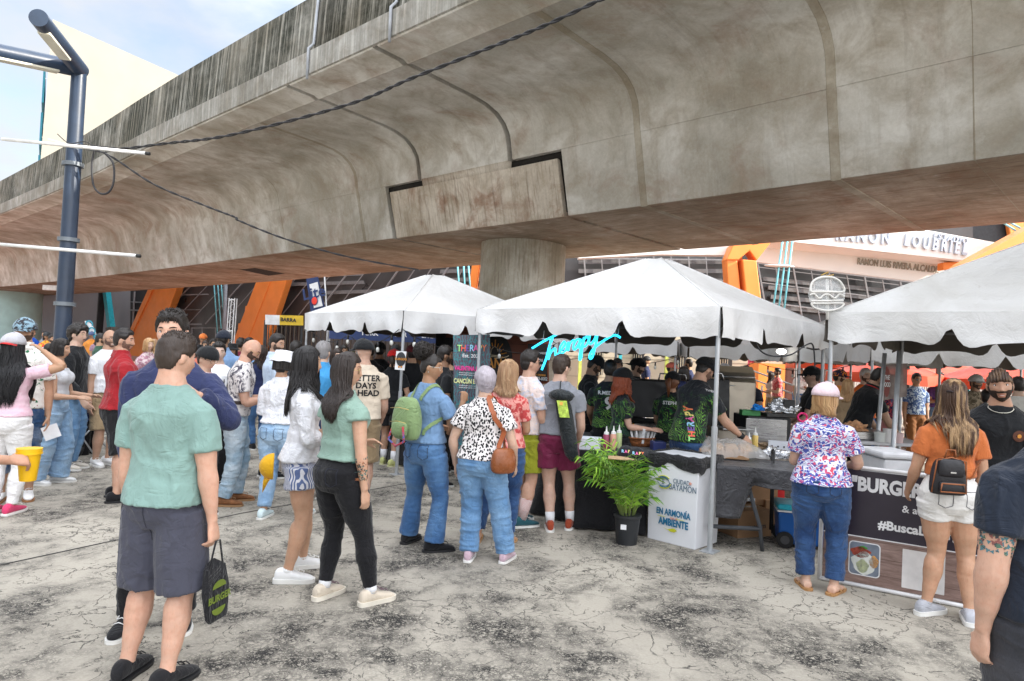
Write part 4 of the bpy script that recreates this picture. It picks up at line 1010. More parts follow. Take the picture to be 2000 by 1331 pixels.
for x,c,nm in ((1134,(.55,.65,.15),'lime_post'),(1212,(.05,.45,.55),'turquoise_post'),(1303,(.50,.62,.14),'lime_post'),(1395,(.75,.55,.2),'amber_post'),(1466,(.72,.10,.22),'pink_post'),(1472,(.72,.10,.22),'pink_post')):
    lowq(x-3,x+3,0,3.6,26,.15,nm,M(nm+' paint',c,.5),bw)
gw=empty('gate_wall',(14,29,0),'row of white barred gates and brown doors behind the orange umbrellas','gate')
lowq(1478,2400,0,3.4,30,.3,'wall',M('grey beige wall',(.30,.28,.25),.9),gw)  # back wall in one even grey beige
for x0,x1 in ((1533,1552),(1596,1612)): lowq(x0,x1,0,2.5,29.8,.1,'door',M('brown door',(.10,.04,.03),.6),gw)
for i in range(46): x=1553+3.6*i; 
for k,(x0,x1) in enumerate(((1553,1575),(1578,1594),(1625,1668),(1672,1735),(1800,1840),(1845,1990))):
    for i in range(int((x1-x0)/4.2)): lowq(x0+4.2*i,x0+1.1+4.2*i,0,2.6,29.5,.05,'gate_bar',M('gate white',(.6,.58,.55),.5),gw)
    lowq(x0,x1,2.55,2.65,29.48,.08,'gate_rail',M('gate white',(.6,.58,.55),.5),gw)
ob=empty('leg_footing',(9,24,0),'bright orange concrete footing with grey block and blue tip, right of the oven','footing')
lowq(1482,1534,0,1.75,25,1.2,'footing_block',ORG,ob); lowq(1487,1528,1.755,2.6,25.2,.9,'grey_block',M('footing grey',(.42,.39,.33),.9),ob); lowq(1515,1521,2.6,3.6,25.3,.2,'steel_tip',TUR,ob); lowq(1484,1496,2.2,3.6,25.1,.5,'leg_end',ORG,ob)
rp=empty('ramp_railing',(10,23,0),'grey steel ramp railing beside the orange footing','railing')
m=MB()
for dz in (0,.3,.6):
    p=HX(1468,22);q=HX(1590,20); m=MB(); m.tube([p+V((0,0,1.5+.1*dz-dz)),q+V((0,0,.95-dz*.8))],.03,6); m.build('rail',M('rail steel',(.42,.42,.42),.4,metal=.6),rp,True)
for x in (1490,1530,1560,1590): p=HX(x,21.3); m=MB(); m.tube([p,p+V((0,0,1.05))],.03,6); m.build('rail_post',M('rail steel',(.42,.42,.42),.4,metal=.6),rp,True)
# white block building beyond the viaduct
wb=empty('office_block',(-40,62,0),'tall cream building with blue shuttered windows rising above the viaduct at left','building')
CRM=M('cream render',(.21,.20,.172),.85,.05,.15,.03,4)
P=[D(102,38,62),D(360,115,74),D(360,600,74),D(64,600,62)]
a=D(103,38,92); p1=V((a.x,a.y,a.z)); c_=D(420,138,116); dx=c_-p1
m=MB(); f0=p1; f1=V((c_.x,c_.y,p1.z)); w0=V((HX(70,108).x,108,p1.z+1)); w1=V((f1.x-4,f1.y+5,p1.z)); 
base=[D(64,268,60)]; bx=V((D(64,268,60).x+0.6,60,0))
m.loft([[V((f0.x-1.2,f0.y,0)),V((f1.x,f1.y,0)),V((w1.x,w1.y,0)),V((w0.x-.5,w0.y,0))],[f0,f1,w1,w0]]); m.build('block_wall',CRM,wb)
for i,z in enumerate((12,18,24,30,36)):
    m=MB(); nrm=V((w0.x-f0.x,w0.y-f0.y,0)).normalized(); o=V((f0.x-.35,f0.y,0)); m.obox(o+nrm*(V((w0.x-f0.x,w0.y-f0.y,0)).length*.5)+V((-.35,-.1,z)),nrm*(V((w0.x-f0.x,w0.y-f0.y,0)).length*.62),V((.25,.1,0)),V((0,0,4.6))); m.build('shutter_window',M('blue shutters',(.02,.22,.30),.5),wb)
for z in (20,28,36): m=MB(); m.beam(V((f0.x-.5,f0.y-.04,z)),V((f1.x,f1.y-.04,z)),.05,.06); m.build('render_joint',M('cream joint',(.5,.48,.42),.9),wb)
# distant trees at the far side to close the horizon
def tree(x,y,h,w,seed):
    t=empty('tree',(x,y,0),['rounded dark green tree far left of the stadium','taller dark green tree far left beside the grey wall','leafy tree far right behind the gates','spreading tree far right behind the stadium'][seed%4],'tree'); rng=random.Random(seed)
    m=MB(); m.tube([(x,y,0),(x+.2,y,h*.3),(x,y,h*.7)],[.3,.22,.08],8)
    for k in range(6): a=k; m.tube([(x,y,h*.35+k*.3),(x+math.cos(a)*w*.6,y+math.sin(a)*w*.6,h*.7)],[.12,.03],6)
    m.build('trunk',M('bark brown',(.08,.06,.045),.9),t,True); m=MB()
    for i in range(1500):
        u=V((rng.gauss(0,1),rng.gauss(0,1),rng.gauss(0,1))).normalized()*rng.uniform(.55,1.05)*(1+.25*math.sin(u_*3) if 0 else 1); c=V((x+u.x*w,y+u.y*w,h*.68+u.z*h*.34)); a=V((rng.uniform(-1,1),rng.uniform(-1,1),rng.uniform(-1,1))).normalized()*.28; b_=a.orthogonal().normalized()*.22; m.add([c-a-b_,c+a-b_,c+a+b_,c-a+b_],[(0,1,2,3)])
    m.build('crown',M('tree leaves',(.05,.09,.03),.7,.5,.9,0),t)
tree(-75,70,9,5,0); tree(-62,74,11,6,1); tree(62,60,9,5,2); tree(75,70,11,6,3)
# ------------------------------------------------------------------ tents
def vinyl(name,col,dirt=.5):
    b=NB(name); v=b.co(); n=b.noise(v,1.4,6,.6,.5); c=b.mix(b.ramp(n,(.35,0),(.7,dirt)),col,(col[0]*.72,col[1]*.70,col[2]*.66))
    c=b.mix(b.math('MULTIPLY',b.ramp(b.noise(v,6,7,.75),(.6,0),(.72,1)),dirt*.6),c,(.30,.27,.23))
    h=b.noise(v,5,6,.6,1.6); nor=b.bump(h,.38,.03); nor=b.bump(b.noise(v,22,5,.6,2),.35,.008,nor); return b.fin(c,.42,nor,spec=.45)
VIN=vinyl('white tent vinyl',(.75,.75,.75),.45); VIN2=vinyl('grimy grey tent vinyl',(.66,.66,.655),.7); LIN=M('dark tent inner face',(.135,.12,.105),.8,.15,2,.2,20)  # inner faces of canopies and valances get a darker tone
GAL=M('galvanised tent pole',(.46,.48,.50),.42,.12,9,.08,90,metal=.55)
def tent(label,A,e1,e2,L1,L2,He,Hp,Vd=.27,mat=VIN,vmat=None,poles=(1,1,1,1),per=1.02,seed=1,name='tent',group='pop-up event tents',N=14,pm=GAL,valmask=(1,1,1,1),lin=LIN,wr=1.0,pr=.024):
    A=V((A[0],A[1],0)); e1=V((e1[0],e1[1],0)).normalized(); e2=V((e2[0],e2[1],0)).normalized()
    C=[A,A+e1*L1,A+e1*L1+e2*L2,A+e2*L2]; ctr=(C[0]+C[2])/2; t=empty(name,(ctr.x,ctr.y,0),label,'tent',group); rng=random.Random(seed)
    pk=ctr+V((0,0,Hp)); up=V((0,0,1)); m=MB(); Nv=N
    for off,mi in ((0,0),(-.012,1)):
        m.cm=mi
        for s in range(4):
            a,b_=C[s]+up*He,C[(s+1)%4]+up*He; vs=[]
            for i in range(Nv+1):
                v=i/Nv
                for j in range(N+1):
                    u=j/N; e=a.lerp(b_,u); p=e.lerp(pk+up*0,v)
                    edge=4*u*(1-u)*(1-v); dz=-.05*edge*(.35+v)*wr-.03*4*v*(1-v)*(4*u*(1-u))*wr
                    if v<.999: dz+=.012*wr*math.sin(u*40+s)*(1-v)*v*2+ (noise.noise(p*1.7+V((seed,0,0))))*.03*4*v*(1-v)*wr*(u*(1-u)*4)
                    rr=.10*(1-min(1,(1-v)/.06)) if v>.94 else 0
                    vs.append(p+up*(dz-rr*.45+off))
            m.add(vs,[(i*(N+1)+j,i*(N+1)+j+1,(i+1)*(N+1)+j+1,(i+1)*(N+1)+j) for i in range(Nv) for j in range(N)])
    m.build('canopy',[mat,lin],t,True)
    vmat=vmat or mat
    for s in range(4):
        if not valmask[s]: continue
        a,b_=C[s],C[(s+1)%4]; d=(b_-a); Ln=d.length; d.normalize(); n=V((-d.y,d.x,0)); n=n if n.dot(a-ctr)>0 else -n
        nx=int(Ln/.045); nz=9; nper=max(1,round(Ln/per)); vs=[]
        for off in (0,1):
            for j in range(nz+1):
                for i in range(nx+1):
                    x=Ln*i/nx; ph=(x/Ln*nper)%1; q=min(ph,1-ph)*Ln/nper; first=(x<Ln/nper*.5 or x>Ln-Ln/nper*.5)
                    nt_=math.exp(-(q/.058)**2)*.14 if not first else 0
                    cut=nt_; top=He+.008; bot=He-Vd+cut+.012*math.sin(x*7+seed)-(.03*math.exp(-((q-.17)/.08)**2)); z=top+(bot-top)*j/nz
                    t_=j/nz; o=.012+.05*t_*wr*noise.noise(V((x*2.2,z*3,seed*3.1)))+.022*t_*wr*math.sin(x*9+seed*2+3*math.sin(x*2))+.01*t_-off*.004
                    vs.append(a+d*x+n*o+up*z)
        K=(nx+1)*(nz+1); fs=[(j*(nx+1)+i,j*(nx+1)+i+1,(j+1)*(nx+1)+i+1,(j+1)*(nx+1)+i) for j in range(nz) for i in range(nx)]
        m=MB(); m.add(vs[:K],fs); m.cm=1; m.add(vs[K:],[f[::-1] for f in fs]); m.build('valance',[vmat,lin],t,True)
    for s in range(4):
        a,b_=C[s]+up*(He-.035),C[(s+1)%4]+up*(He-.035); ctr2=ctr+up*(He-.035); i0=a.lerp(ctr2,.02); i1=b_.lerp(ctr2,.02)
        m=MB(); m.tube([i0,i1],.02,8); m.build('eave_pipe',pm,t,True)
        m=MB(); m.tube([i0,pk-up*.09],.018,8); m.build('rafter',pm,t,True)
        m=MB(); m.tube([C[s]+up*(He+.002),C[s].lerp(pk-up*(Hp-0),.5)+up*(He+(Hp-He)*.5+.003),(C[s]+up*He).lerp(pk,.93)+up*.003],.007,6); m.build('hip_seam',mat,t,True)
        if poles[s]:
            p=C[s].lerp(ctr,.018); m=MB(); m.tube([p,p+up*1.05],pr,14); m.tube([p+up*1.0,p+up*1.12],pr*1.18,14); m.tube([p+up*1.1,p+up*(He-.03)],pr*.86,14)
            po=m.build('tent_pole',pm,t,True,auto=40); m=MB(); m.obox(p+up*.004,d*.16,V((-d.y,d.x,0))*.13,up*.008); m.build('base_plate',pm,t)
            m=MB(); m.tube([p+up*1.06+e1*.02,p+up*1.06+e1*.05],.006,6); m.build('pin',pm,po,True) if 0 else None
    return t,C
E1=(-.75,.66); E2=(.66,.75)
pA=G(1389,1080)
T1,C1=tent('middle white tent over the blue neon sign and black draped counter',pA,E1,E2,3.05,3.05,2.2,2.97,seed=1,N=18)
pB=G(773,928)
T2,C2=tent('left white tent with the card sign tied to its front pole',pB,(-.66,.75),(.75,.66),3.05,3.05,2.2,2.98,seed=5,N=18)
pC=HX(1614,6.75)
T3,C3=tent('right grimy grey tent beside the burger outline sign',pC,(.75,-.66),E2,3.1,3.1,2.24,3.12,mat=VIN2,seed=9,N=18,poles=(1,0,1,1),per=1.0,wr=1.3)
T4,C4=tent('pale tent standing behind the grill, second row',HX(1322,13.9),(-.95,.3),(.3,.95),3.6,3.0,2.09,2.75,mat=VIN,seed=3,Vd=.28,N=10,poles=(1,1,0,0))
T5,C5=tent('pale tent behind the steel oven, second row',HX(1345,13.6),(.98,-.05),(.05,.98),3.2,3.0,2.07,2.75,mat=VIN2,seed=4,Vd=.28,N=10,poles=(0,1,1,0))
T6,C6=tent('pale tent behind the bearded vendor, second row right',HX(1700,9.8),(.99,-.1),(.1,.99),3.6,2.6,2.12,2.7,mat=VIN2,seed=8,Vd=.30,N=10,poles=(1,1,1,0))
T7,C7=tent('far pale tent seen under the left tent, above the navy banner',HX(640,15.0),(.97,.2),(-.2,.97),3.3,3.0,2.25,2.9,mat=VIN,seed=11,Vd=.25,N=10,poles=(1,1,0,0))
T8,C8=tent('pale tent behind the burger board vendor, second row middle',HX(1560,11.6),(.98,-.1),(.1,.98),2.3,3.0,2.05,2.7,mat=VIN2,seed=13,Vd=.27,N=10,poles=(1,1,0,0))
# red-orange umbrellas
RED=M('red orange umbrella cloth',(.78,.085,.03),.5,.1,1.5,.2,10)
def umb(label,px,Y,w,H):
    p=HX(px,Y); t=empty('market_umbrella',(p.x,p.y,0),label,'umbrella','red orange umbrellas'); m=MB(); n=8; rings=[]
    for r,z in ((.02,H+.55),(.5,H+.36),(1.0,H+.10),(1.02,H-.12)): rings.append([p+V((math.cos(a)*w*r*(1 if k%2==0 else .93 if r>.9 else .98),math.sin(a)*w*r,z+(0 if k%2==0 else .03))) for k,a in enumerate([math.pi*2*k/(2*n)+.2 for k in range(2*n)])])
    m.loft(rings,caps=False); m.build('canopy',RED,t,solid=.01); m=MB(); m.tube([p,p+V((0,0,H+.5))],.03,8); m.build('pole',GAL,t,True)
    for k in range(4): a=math.pi/2*k+.2; m=MB(); m.tube([p+V((0,0,H+.3)),p+V((math.cos(a)*w*.95,math.sin(a)*w*.95,H))],.012,5); m.build('rib',GAL,t,True)
umb('nearest red orange umbrella between the tent poles',1728,16,1.25,1.50); umb('red orange umbrella above the bearded vendor',1965,15,1.35,1.48); umb('far red orange umbrella behind the other two',1858,20,1.5,1.56); umb('orange umbrella at left behind the white haired man',1650,21,1.7,1.75)
# ------------------------------------------------------------------ street furniture and stall equipment
NAVY=M('navy lamp post paint',(.02,.035,.065),.38,.25,3,.06,30,spec=.5)
lp=HX(122,9.0); t=empty('street_lamp',lp,'dark navy street lamp post with two angled tubular heads and rods tied on','street lamp')
zt=5.2; top=lp+V((.02,0,zt))
m=MB(); m.tube([lp,lp+V((0,0,1.5)),lp+V((.01,0,3)),lp+V((.02,0,zt-.05)),top],[.108,.10,.096,.09,.088],20); m.build('pole',NAVY,t,auto=40)
h1=D(75,35,7.6); h2=D(-60,90,8.1)
for h in (h1,h2):
    m=MB(); d=(h-top).normalized(); m.tube([top-d*.04,h],[.105,.098],20); a=m.build('lamp_arm',NAVY,t,auto=40)
    u=V((0,0,-1)); u=(u-d*u.dot(d)).normalized(); sd=d.cross(u); m=MB(); m.obox(h-d*.55+u*.085,d*.75,sd*.13,u*.04); m.build('lens',M('frosted lamp lens',(.62,.60,.50),.35),a,bevel=.01)
for z in (2.05,2.9,3.9): m=MB(); m.cyl(lp+V((.01,0,z)),.128,.05,20); m.build('clamp',M('tape silver',(.16,.18,.2),.5,metal=.3),t,auto=40)
def rod(label,a,b_,Y):
    m=MB(); p,q=D(*a,Y),D(*b_,Y-.35); m.tube([p,q],.022,8); r=m.build('white_rod',M('white rod',(.75,.75,.74),.4),None,True); tag(r,label,'rod')
    r2=MB(); r2.tube([q,q+(q-p).normalized()*.05],.023,8); r2.build('rod_tip',M('black tip',(.02,.02,.02),.5),r,True)
rod('thin white rod tied high across the navy lamp post',(4,272),(285,300),8.85); rod('thin white rod tied low across the navy lamp post',(-8,477),(267,500),8.85)
BLKC=M('black cable rubber',(.025,.025,.028),.5)
def cable(label,pts,r=.012,twist=0,name='overhead_cable',cat='cable',mt=BLKC,sm=10):
    P=[D(a,b_,y) for a,b_,y in pts]; C=[]
    for i in range(len(P)-1):
        p0,p1,p2,p3=P[max(i-1,0)],P[i],P[i+1],P[min(i+2,len(P)-1)]
        for k in range(sm): u=k/sm; C.append(.5*((2*p1)+(-p0+p2)*u+(2*p0-5*p1+4*p2-p3)*u*u+(-p0+3*p1-3*p2+p3)*u**3))
    C.append(P[-1]); m=MB()
    if twist:
        t=empty(name,P[0],label,cat)
        for ph in (0,3.14): m=MB(); m.tube([c+V((0,math.cos(i*.9+ph)*twist,math.sin(i*.9+ph)*twist)) for i,c in enumerate(C)],r,6); m.build('strand',mt,t,True)
        return t
    m.tube(C,r,6); return tag(m.build(name,mt,None,True),label,cat)
cable('twisted cable pair swooping from the lamp post up to the right under the viaduct',[(150,283,8.9),(220,292,8.9),(330,280,8.6),(430,268,8.2),(560,238,7.6),(700,198,7.2),(800,155,6.8),(940,100,6.3),(1060,52,5.9),(1190,-8,5.5)],.010,.011,sm=16)
cable('thin cable with a knot dropping from the lamp post to the left tent',[(160,285,8.9),(215,305,8.9),(300,360,9.0),(400,402,9.1),(460,425,9.2),(468,432,9.2),(560,468,9.4),(680,502,9.8),(820,528,10.9)],.009,.007,sm=14)
cable('black cable loop hanging beside the lamp post clamp',[(185,290,8.85),(180,320,8.85),(182,360,8.85),(195,378,8.85),(212,376,8.85),(222,355,8.85),(221,320,8.85),(205,300,8.85)],.013,0,'cable_loop')
cable('tangle of thin wires tied round the lamp post',[(112,262,8.8),(135,280,8.8),(165,277,8.8),(185,285,8.8),(230,290,8.8),(200,298,8.8),(160,288,8.8),(245,296,8.8),(285,300,8.8)],.006,0,'wire_tangle','wire')
cable('black cord drooping under the right valance of the middle tent',[(1472,658,6.9),(1485,685,6.9),(1510,696,6.9),(1545,693,6.9),(1575,674,6.9),(1588,676,6.9),(1592,720,6.9)],.008,0,'power_cord','cord')
# signs, flags, truss
def flat(pts,Y,th): return [D(a,b_,Y) for a,b_ in pts]
def flag(label,pts,Y,mat,name='feather_flag'):
    t=empty(name,HX(pts[0][0],Y),label,'flag'); m=MB(); m.prism(flat(pts,Y,0),(0,.02,0)); return t,m.build('flag_cloth',mat,t)
NV=M('navy banner cloth',(.03,.05,.14),.7); WC=M('white banner cloth',(.75,.75,.76),.7)
t,_=flag('tall narrow blue and white beer flag above the left tent',[(598,545),(621,541),(634,600),(630,640),(612,645)],16,NV)
m=MB(); m.prism(flat([(604,556),(620,551),(630,598),(613,602)],15.96,0),(0,.02,0)); pn=m.build('flag_panel',WC,t)
a=D(604,575,15.93);b_=D(622,571,15.93); m=MB(); m.text('Lite',(a+b_)/2,(b_-a),V((-.2,0,1)),.26,.004,bold=.02); m.build('lettering',NV,t)
m=MB(); c=D(614,588,15.92); m.ell(c,.065,.01,.09,20,8); m.build('red_emblem',M('emblem red',(.75,.05,.03),.6),t,True); m=MB(); m.ell(D(614,588,15.94),.085,.01,.11,20,8); m.build('emblem_ring',NV,t,True)
m=MB(); m.tube([D(634,541,16),D(640,640,16),HX(640,16)],.02,6); m.build('pole',WC,t,True)
t,_=flag('curved white feather flag with teal letters, far left',[(165,627),(172,628),(181,637),(187,650),(189,662),(178,664),(172,648)],24,WC)
p=D(176,640,23.95);q=D(184,661,23.95); m=MB(); m.text('COPY',(p+q)/2+V((.0,0,0)),(q-p),V((1,0,.35)),.26,.004,bold=.02); m.build('lettering',M('letter teal',(.05,.3,.4),.6),t); m=MB(); m.tube([D(190,662,24),HX(186,24)],.02,6); m.build('pole',DRK,t,True)
t=empty('truss_tower',HX(448,22),'white lattice truss tower beside the steel post','truss'); p=HX(448,22); m=MB()
for sx in (-.09,.09):
    for sy in (-.09,.09): m=MB(); m.tube([p+V((sx,sy,0)),p+V((sx+.05,sy,3.05))],.018,6); m.build('truss_tube',WC,t,True)
zz=[p+V(((-.09 if i%2 else .09)+.05*i/26,-.09,.12*i)) for i in range(26)]; m=MB(); m.tube(zz,.011,5); m.build('lattice',WC,t,True)
for z in (.1,1.0,2.0,3.0): m=MB(); m.box(p+V((.05*z/3,-.09,z)),(.2,.03,.04)); m.build('truss_plate',WC,t)
YEL=M('yellow sign board',(.75,.50,.04),.6)
def barra(label,x0,x1,xm,y0,y1,Y,txt,tx):
    t=empty('bar_sign',HX(x0,Y),label,'sign'); m=MB(); m.prism(flat([(x0,y0),(xm,y0+1),(xm,y1+1),(x0,y1)],Y,0),(0,.04,0)); m.build('white_board',WC,t); m=MB(); m.prism(flat([(xm,y0+1),(x1,y0+2),(x1,y1+2),(xm,y1+1)],Y,0),(0,.04,0)); m.build('yellow_board',YEL,t)
    h=(D(tx,y1,Y)-D(tx,y0,Y)).length; m=MB(); m.text(txt,D(tx,(y0+y1)/2+1,Y-.02),V((1,0,-.04)),V((0,0,1)),h*.38,.005,bold=.03); m.build('lettering',DRK,t); m=MB(); m.beam(D(x1-2,y1,Y+.05),HX(x1-2,Y+.05),.05); m.build('post',DRK,t)
    m=MB(); m.beam(D(x0+2,y1,Y+.05),HX(x0+2,Y+.05),.05); m.build('post',DRK,t)
barra('yellow and white BARRA sign left of the left tent',518,592,546,615,634,18,'BARRA','' or 563); barra('yellow and white BARRA sign above the red umbrellas',1772,1834,1800,681,704,15,'BARRA',1817)
t=empty('navy_banner',HX(730,14.2),'long navy banner with small pale words under the far tent','banner'); p=HX(642,14.6);q=HX(868,14.6)
m=MB(); m.beam(p+V((0,0,1.98)),q+V((0,0,1.98)),.03,.30); m.build('banner_cloth',NV,t)
for f,tx in ((.35,'YORK'),(.62,'BAR'),(.85,'LITE')): m=MB(); m.text(tx,p.lerp(q,f)+V((0,-.03,1.98)),(q-p),V((0,0,1)),.10,.003,bold=.02); m.build('lettering',WC,t)
m=MB(); m.beam(p+V((.3,.3,1.2)),q+V((0,.3,1.2)),.02,1.9) ; 
t=empty('iron_fence',HX(700,19),'dark iron bar fence behind the left tent crowd','fence')
for i in range(44): p=HX(515+8.5*i,19); m=MB(); m.tube([p,p+V((0,0,2.3))],.018,5); m.build('fence_bar',M('fence rust brown',(.10,.07,.05),.7),t,True)
m=MB(); m.tube([HX(515,19)+V((0,0,2.2)),HX(880,19)+V((0,0,2.2))],.025,5); m.build('fence_rail',DRK,t,True)
# burger outline neon on the pole
def curve2(pts,n=10):
    P=[V((a,0,b_)) for a,b_ in pts]; C=[]
    for i in range(len(P)-1):
        p0,p1,p2,p3=P[max(i-1,0)],P[i],P[i+1],P[min(i+2,len(P)-1)]
        for k in range(n): u=k/n; C.append(.5*((2*p1)+(-p0+p2)*u+(2*p0-5*p1+4*p2-p3)*u*u+(-p0+3*p1-3*p2+p3)*u**3))
    C.append(P[-1]); return C
t=empty('burger_sign',HX(1615,6.72),'unlit burger outline sign tied on the right tent corner pole','sign'); GLS=M('pale sign tube',(.72,.70,.66),.3)
def sgn(pts,mt,r,Y,root,nm='tube',n=6):
    P=[V((a,b_,0)) for a,b_ in pts]; C=[]
    for i in range(len(P)-1):
        p0,p1,p2,p3=P[max(i-1,0)],P[i],P[i+1],P[min(i+2,len(P)-1)]
        for k in range(n): u=k/n; c=.5*((2*p1)+(-p0+p2)*u+(2*p0-5*p1+4*p2-p3)*u*u+(-p0+3*p1-3*p2+p3)*u**3); C.append(D(c.x,c.y,Y))
    C.append(D(*pts[-1],Y)); m=MB(); m.tube(C,r,6); return m.build(nm,mt,root,True)
sgn([(1583,570),(1585,555),(1595,545),(1615,541),(1635,546),(1646,558),(1647,570),(1615,570),(1583,570)],GLS,.011,6.7,t)
sgn([(1582,577),(1590,574),(1600,583),(1610,576),(1620,576),(1630,583),(1640,575),(1649,580)],GLS,.010,6.7,t)
sgn([(1584,588),(1616,588),(1647,587)],GLS,.010,6.7,t); sgn([(1584,593),(1592,602),(1615,607),(1638,603),(1647,593),(1615,593),(1584,593)],GLS,.010,6.7,t)
b=NB('clear acrylic'); ACR=b.fin((.8,.82,.82),.15,spec=.5,**{'Alpha':.28}); 
m=MB(); m.prism([D(1615+36*math.cos(a),574+37*math.sin(a),6.72) for a in [i*math.pi/12 for i in range(24)]],(0,.006,0)); m.build('acrylic_back',ACR,t)
m=MB(); m.tube([D(1616,545,6.74),D(1616,625,6.74)],.016,8); m.build('stem',GLS,t,True)
m=MB(); m.tube([D(1604,538,6.7),D(1612,534,6.7),D(1618,531,6.7),D(1612,540,6.7),D(1628,537,6.7)],.006,5); m.build('tie_cord',M('tie cord tan',(.5,.32,.08),.8),t,True)
# blue neon lettering
NE=EM('neon blue glow',(.02,.46,.85),1.25); t=empty('neon_sign',HX(1125,8.5),'glowing blue script sign reading Therapy under the middle tent','neon sign')
NEY=7.7
for pts in ([(1039,681),(1060,668),(1085,655),(1101,648)],[(1079,659),(1073,677),(1067,700),(1058,723)],[(1079,660),(1077,668)],[(1076,664),(1072,690),(1071,702),(1075,690),(1084,681),(1085,694),(1090,692),(1098,682),(1104,672),(1101,668),(1094,680),(1096,691),(1106,684)],
    [(1106,684),(1109,671),(1111,672),(1110,685),(1113,672),(1120,665),(1122,669)],[(1134,664),(1126,664),(1120,676),(1122,683),(1129,675),(1134,663),(1131,679),(1137,677)],[(1141,659),(1137,680),(1135,699),(1132,703),(1133,690),(1139,667),(1146,658),(1150,664),(1144,676),(1137,677)],
    [(1152,655),(1150,668),(1154,672),(1161,664),(1167,648)],[(1168,645),(1164,670),(1158,695),(1153,701),(1152,694),(1160,681),(1176,668),(1192,658),(1202,655),(1212,660)]):
    sgn(pts,NE,.0125,NEY,t,'glow_tube')
for a in ((1101,648),(1168,648),(1207,656),(1060,668)): m=MB(); m.tube([D(a[0],a[1],NEY+.01),D(a[0]+3,a[1]-22,NEY)],.003,5); m.build('hanging_wire',GLS,t,True)
# printed THERAPY banner hung from the tent
b=NB('purple leafy banner print'); v=b.co(); c=b.mix(b.ramp(b.noise(v,14,3,.5,2.4),(.50,0),(.60,1)),(.075,.050,.075),(.03,.18,.20)); c=b.mix(b.ramp(b.n('TexWave',{'Vector':v,'Scale':9.0,'Distortion':9.0,'Detail':2.0}).outputs[1],(.82,0),(.92,.7)),c,(.04,.22,.25)); LEAFB=b.fin(c,.45,b.bump(b.noise(v,4,3),.3,.02))
BY=8.25; t=empty('menu_banner',HX(921,BY),'purple leafy hanging banner reading THERAPY beside the round logo','banner')
q=[D(885,655,BY),D(957,654,BY+.05),D(959,905,BY+.05),D(887,905,BY)]; m=MB(); m.prism(q,(0,.008,0)); m.build('banner_cloth',LEAFB,t)
def pxt(root,s_,px,py,hpx,Y,mt,bold=.01,w=1.0,ext=.003,slope=.0,nm='lettering',spacing=1.0,shear=0,align='CENTER'):
    p=D(px,py,Y); size=hpx*Y/FPX; m=MB(); m.text(s_,p,V((1,0,-.01-slope)),V((.0,0,1)),size,ext,bold=bold,font_w=w,spacing=spacing,shear=shear,align=align); return m.build(nm,mt,root)
cols=[(.35,.75,.25),(.8,.12,.08),(.18,.08,.35),(.3,.6,.8),(.75,.12,.35),(.8,.65,.2),(.8,.2,.08)]
for i,(ch,c) in enumerate(zip('THERAPY',cols)): pxt(t,ch,897+8.1*i,681,13,BY-.01,M('banner letter %d'%i,c,.5),.012,.8)
pxt(t,'Est. 2023',921,696,7,BY-.01,WC,.012); MAG=M('magenta lettering',(.8,.04,.30),.5); pxt(t,'VALENTINA BURGER',922,721,8.5,BY-.01,MAG,.03,.62); pxt(t,'CANCÚN BURGER',920,746,9,BY-.01,M('pale yellow lettering',(.72,.75,.35),.5),.03,.65)
for y in (729,733,754,758): pxt(t,'smash burger queso y salsa de la casa',921,y,2.6,BY-.01,WC,.0,.9)
for x in (887,955): m=MB(); m.tube([D(x,655,BY),D(x,636,BY)],.003,5); m.build('hanging_wire',GLS,t)
# brown wooden food trailer with round board
b=NB('brown stained planks'); v=b.co(); g_=b.noise(b.co((2,2,22)),1,6,.6); seam=b.ramp(b.math('FRACT',b.math('MULTIPLY',b.n('SeparateXYZ',{0:v}).outputs[2],6.5)),(.0,0),(.07,1)); c=b.mix(g_,(.13,.035,.018),(.30,.085,.04)); c=b.mix(seam,(.03,.01,.006),c); PLK=b.fin(c,.55,b.bump(seam,.4,.01))
tr=empty('food_trailer',HX(965,11.2),'dark brown plank sided food stall behind the banner with a round black board','food stall')
lowq(866,1062,0,2.15,11.2,.15,'plank_side',PLK,tr); lowq(850,868,0,2.15,11.1,.2,'corner_post',M('black drape',(.012,.012,.014),.9),tr); lowq(866,884,0,1.9,10.9,.02,'serving_gap',M('black drape',(.012,.012,.014),.9),tr)
m=MB(); m.prism([D(963+38*math.cos(a),705+58*math.sin(a),11.1) for a in [i*math.pi/20 for i in range(40)]],(0,.03,0)); rb=m.build('round_board',M('board black',(.015,.013,.012),.6),tr)
OL=M('ochre lettering',(.62,.26,.04),.5); CRL=M('cream line',(.6,.5,.35),.5)
for k in range(11): a=-.15+k*.33; x,y=963+3,695; m=MB(); m.tube([D(x+13*math.cos(a),y-17*math.sin(a),11.07),D(x+(24 if k%2 else 20)*math.cos(a),y-(31 if k%2 else 26)*math.sin(a),11.07)],.008,5); m.build('sun_ray',OL,rb)
sgn([(958,694),(960,683),(966,678),(972,683),(973,694),(958,694)],CRL,.007,11.07,rb,'burger_outline'); sgn([(958,697),(972,697)],CRL,.007,11.07,rb,'burger_outline'); sgn([(965,700),(984,699),(994,695)],CRL,.008,11.07,rb,'burger_outline')
pxt(tr,'PANAS',972,711,20,11.06,OL,.02,.72); 
mb_=empty('menu_board',HX(1062,10.9),'framed black menu board with a phone number behind the sunglasses man','menu board'); m=MB(); m.prism(flat([(1028,668),(1072,668),(1072,750),(1028,750)],10.95,0),(0,.05,0)); m.build('frame',M('red brown frame',(.22,.05,.02),.6),mb_)
m=MB(); m.prism(flat([(1031,672),(1069,672),(1069,745),(1031,745)],10.92,0),(0,.03,0)); m.build('panel',M('board black',(.015,.013,.012),.6),mb_)
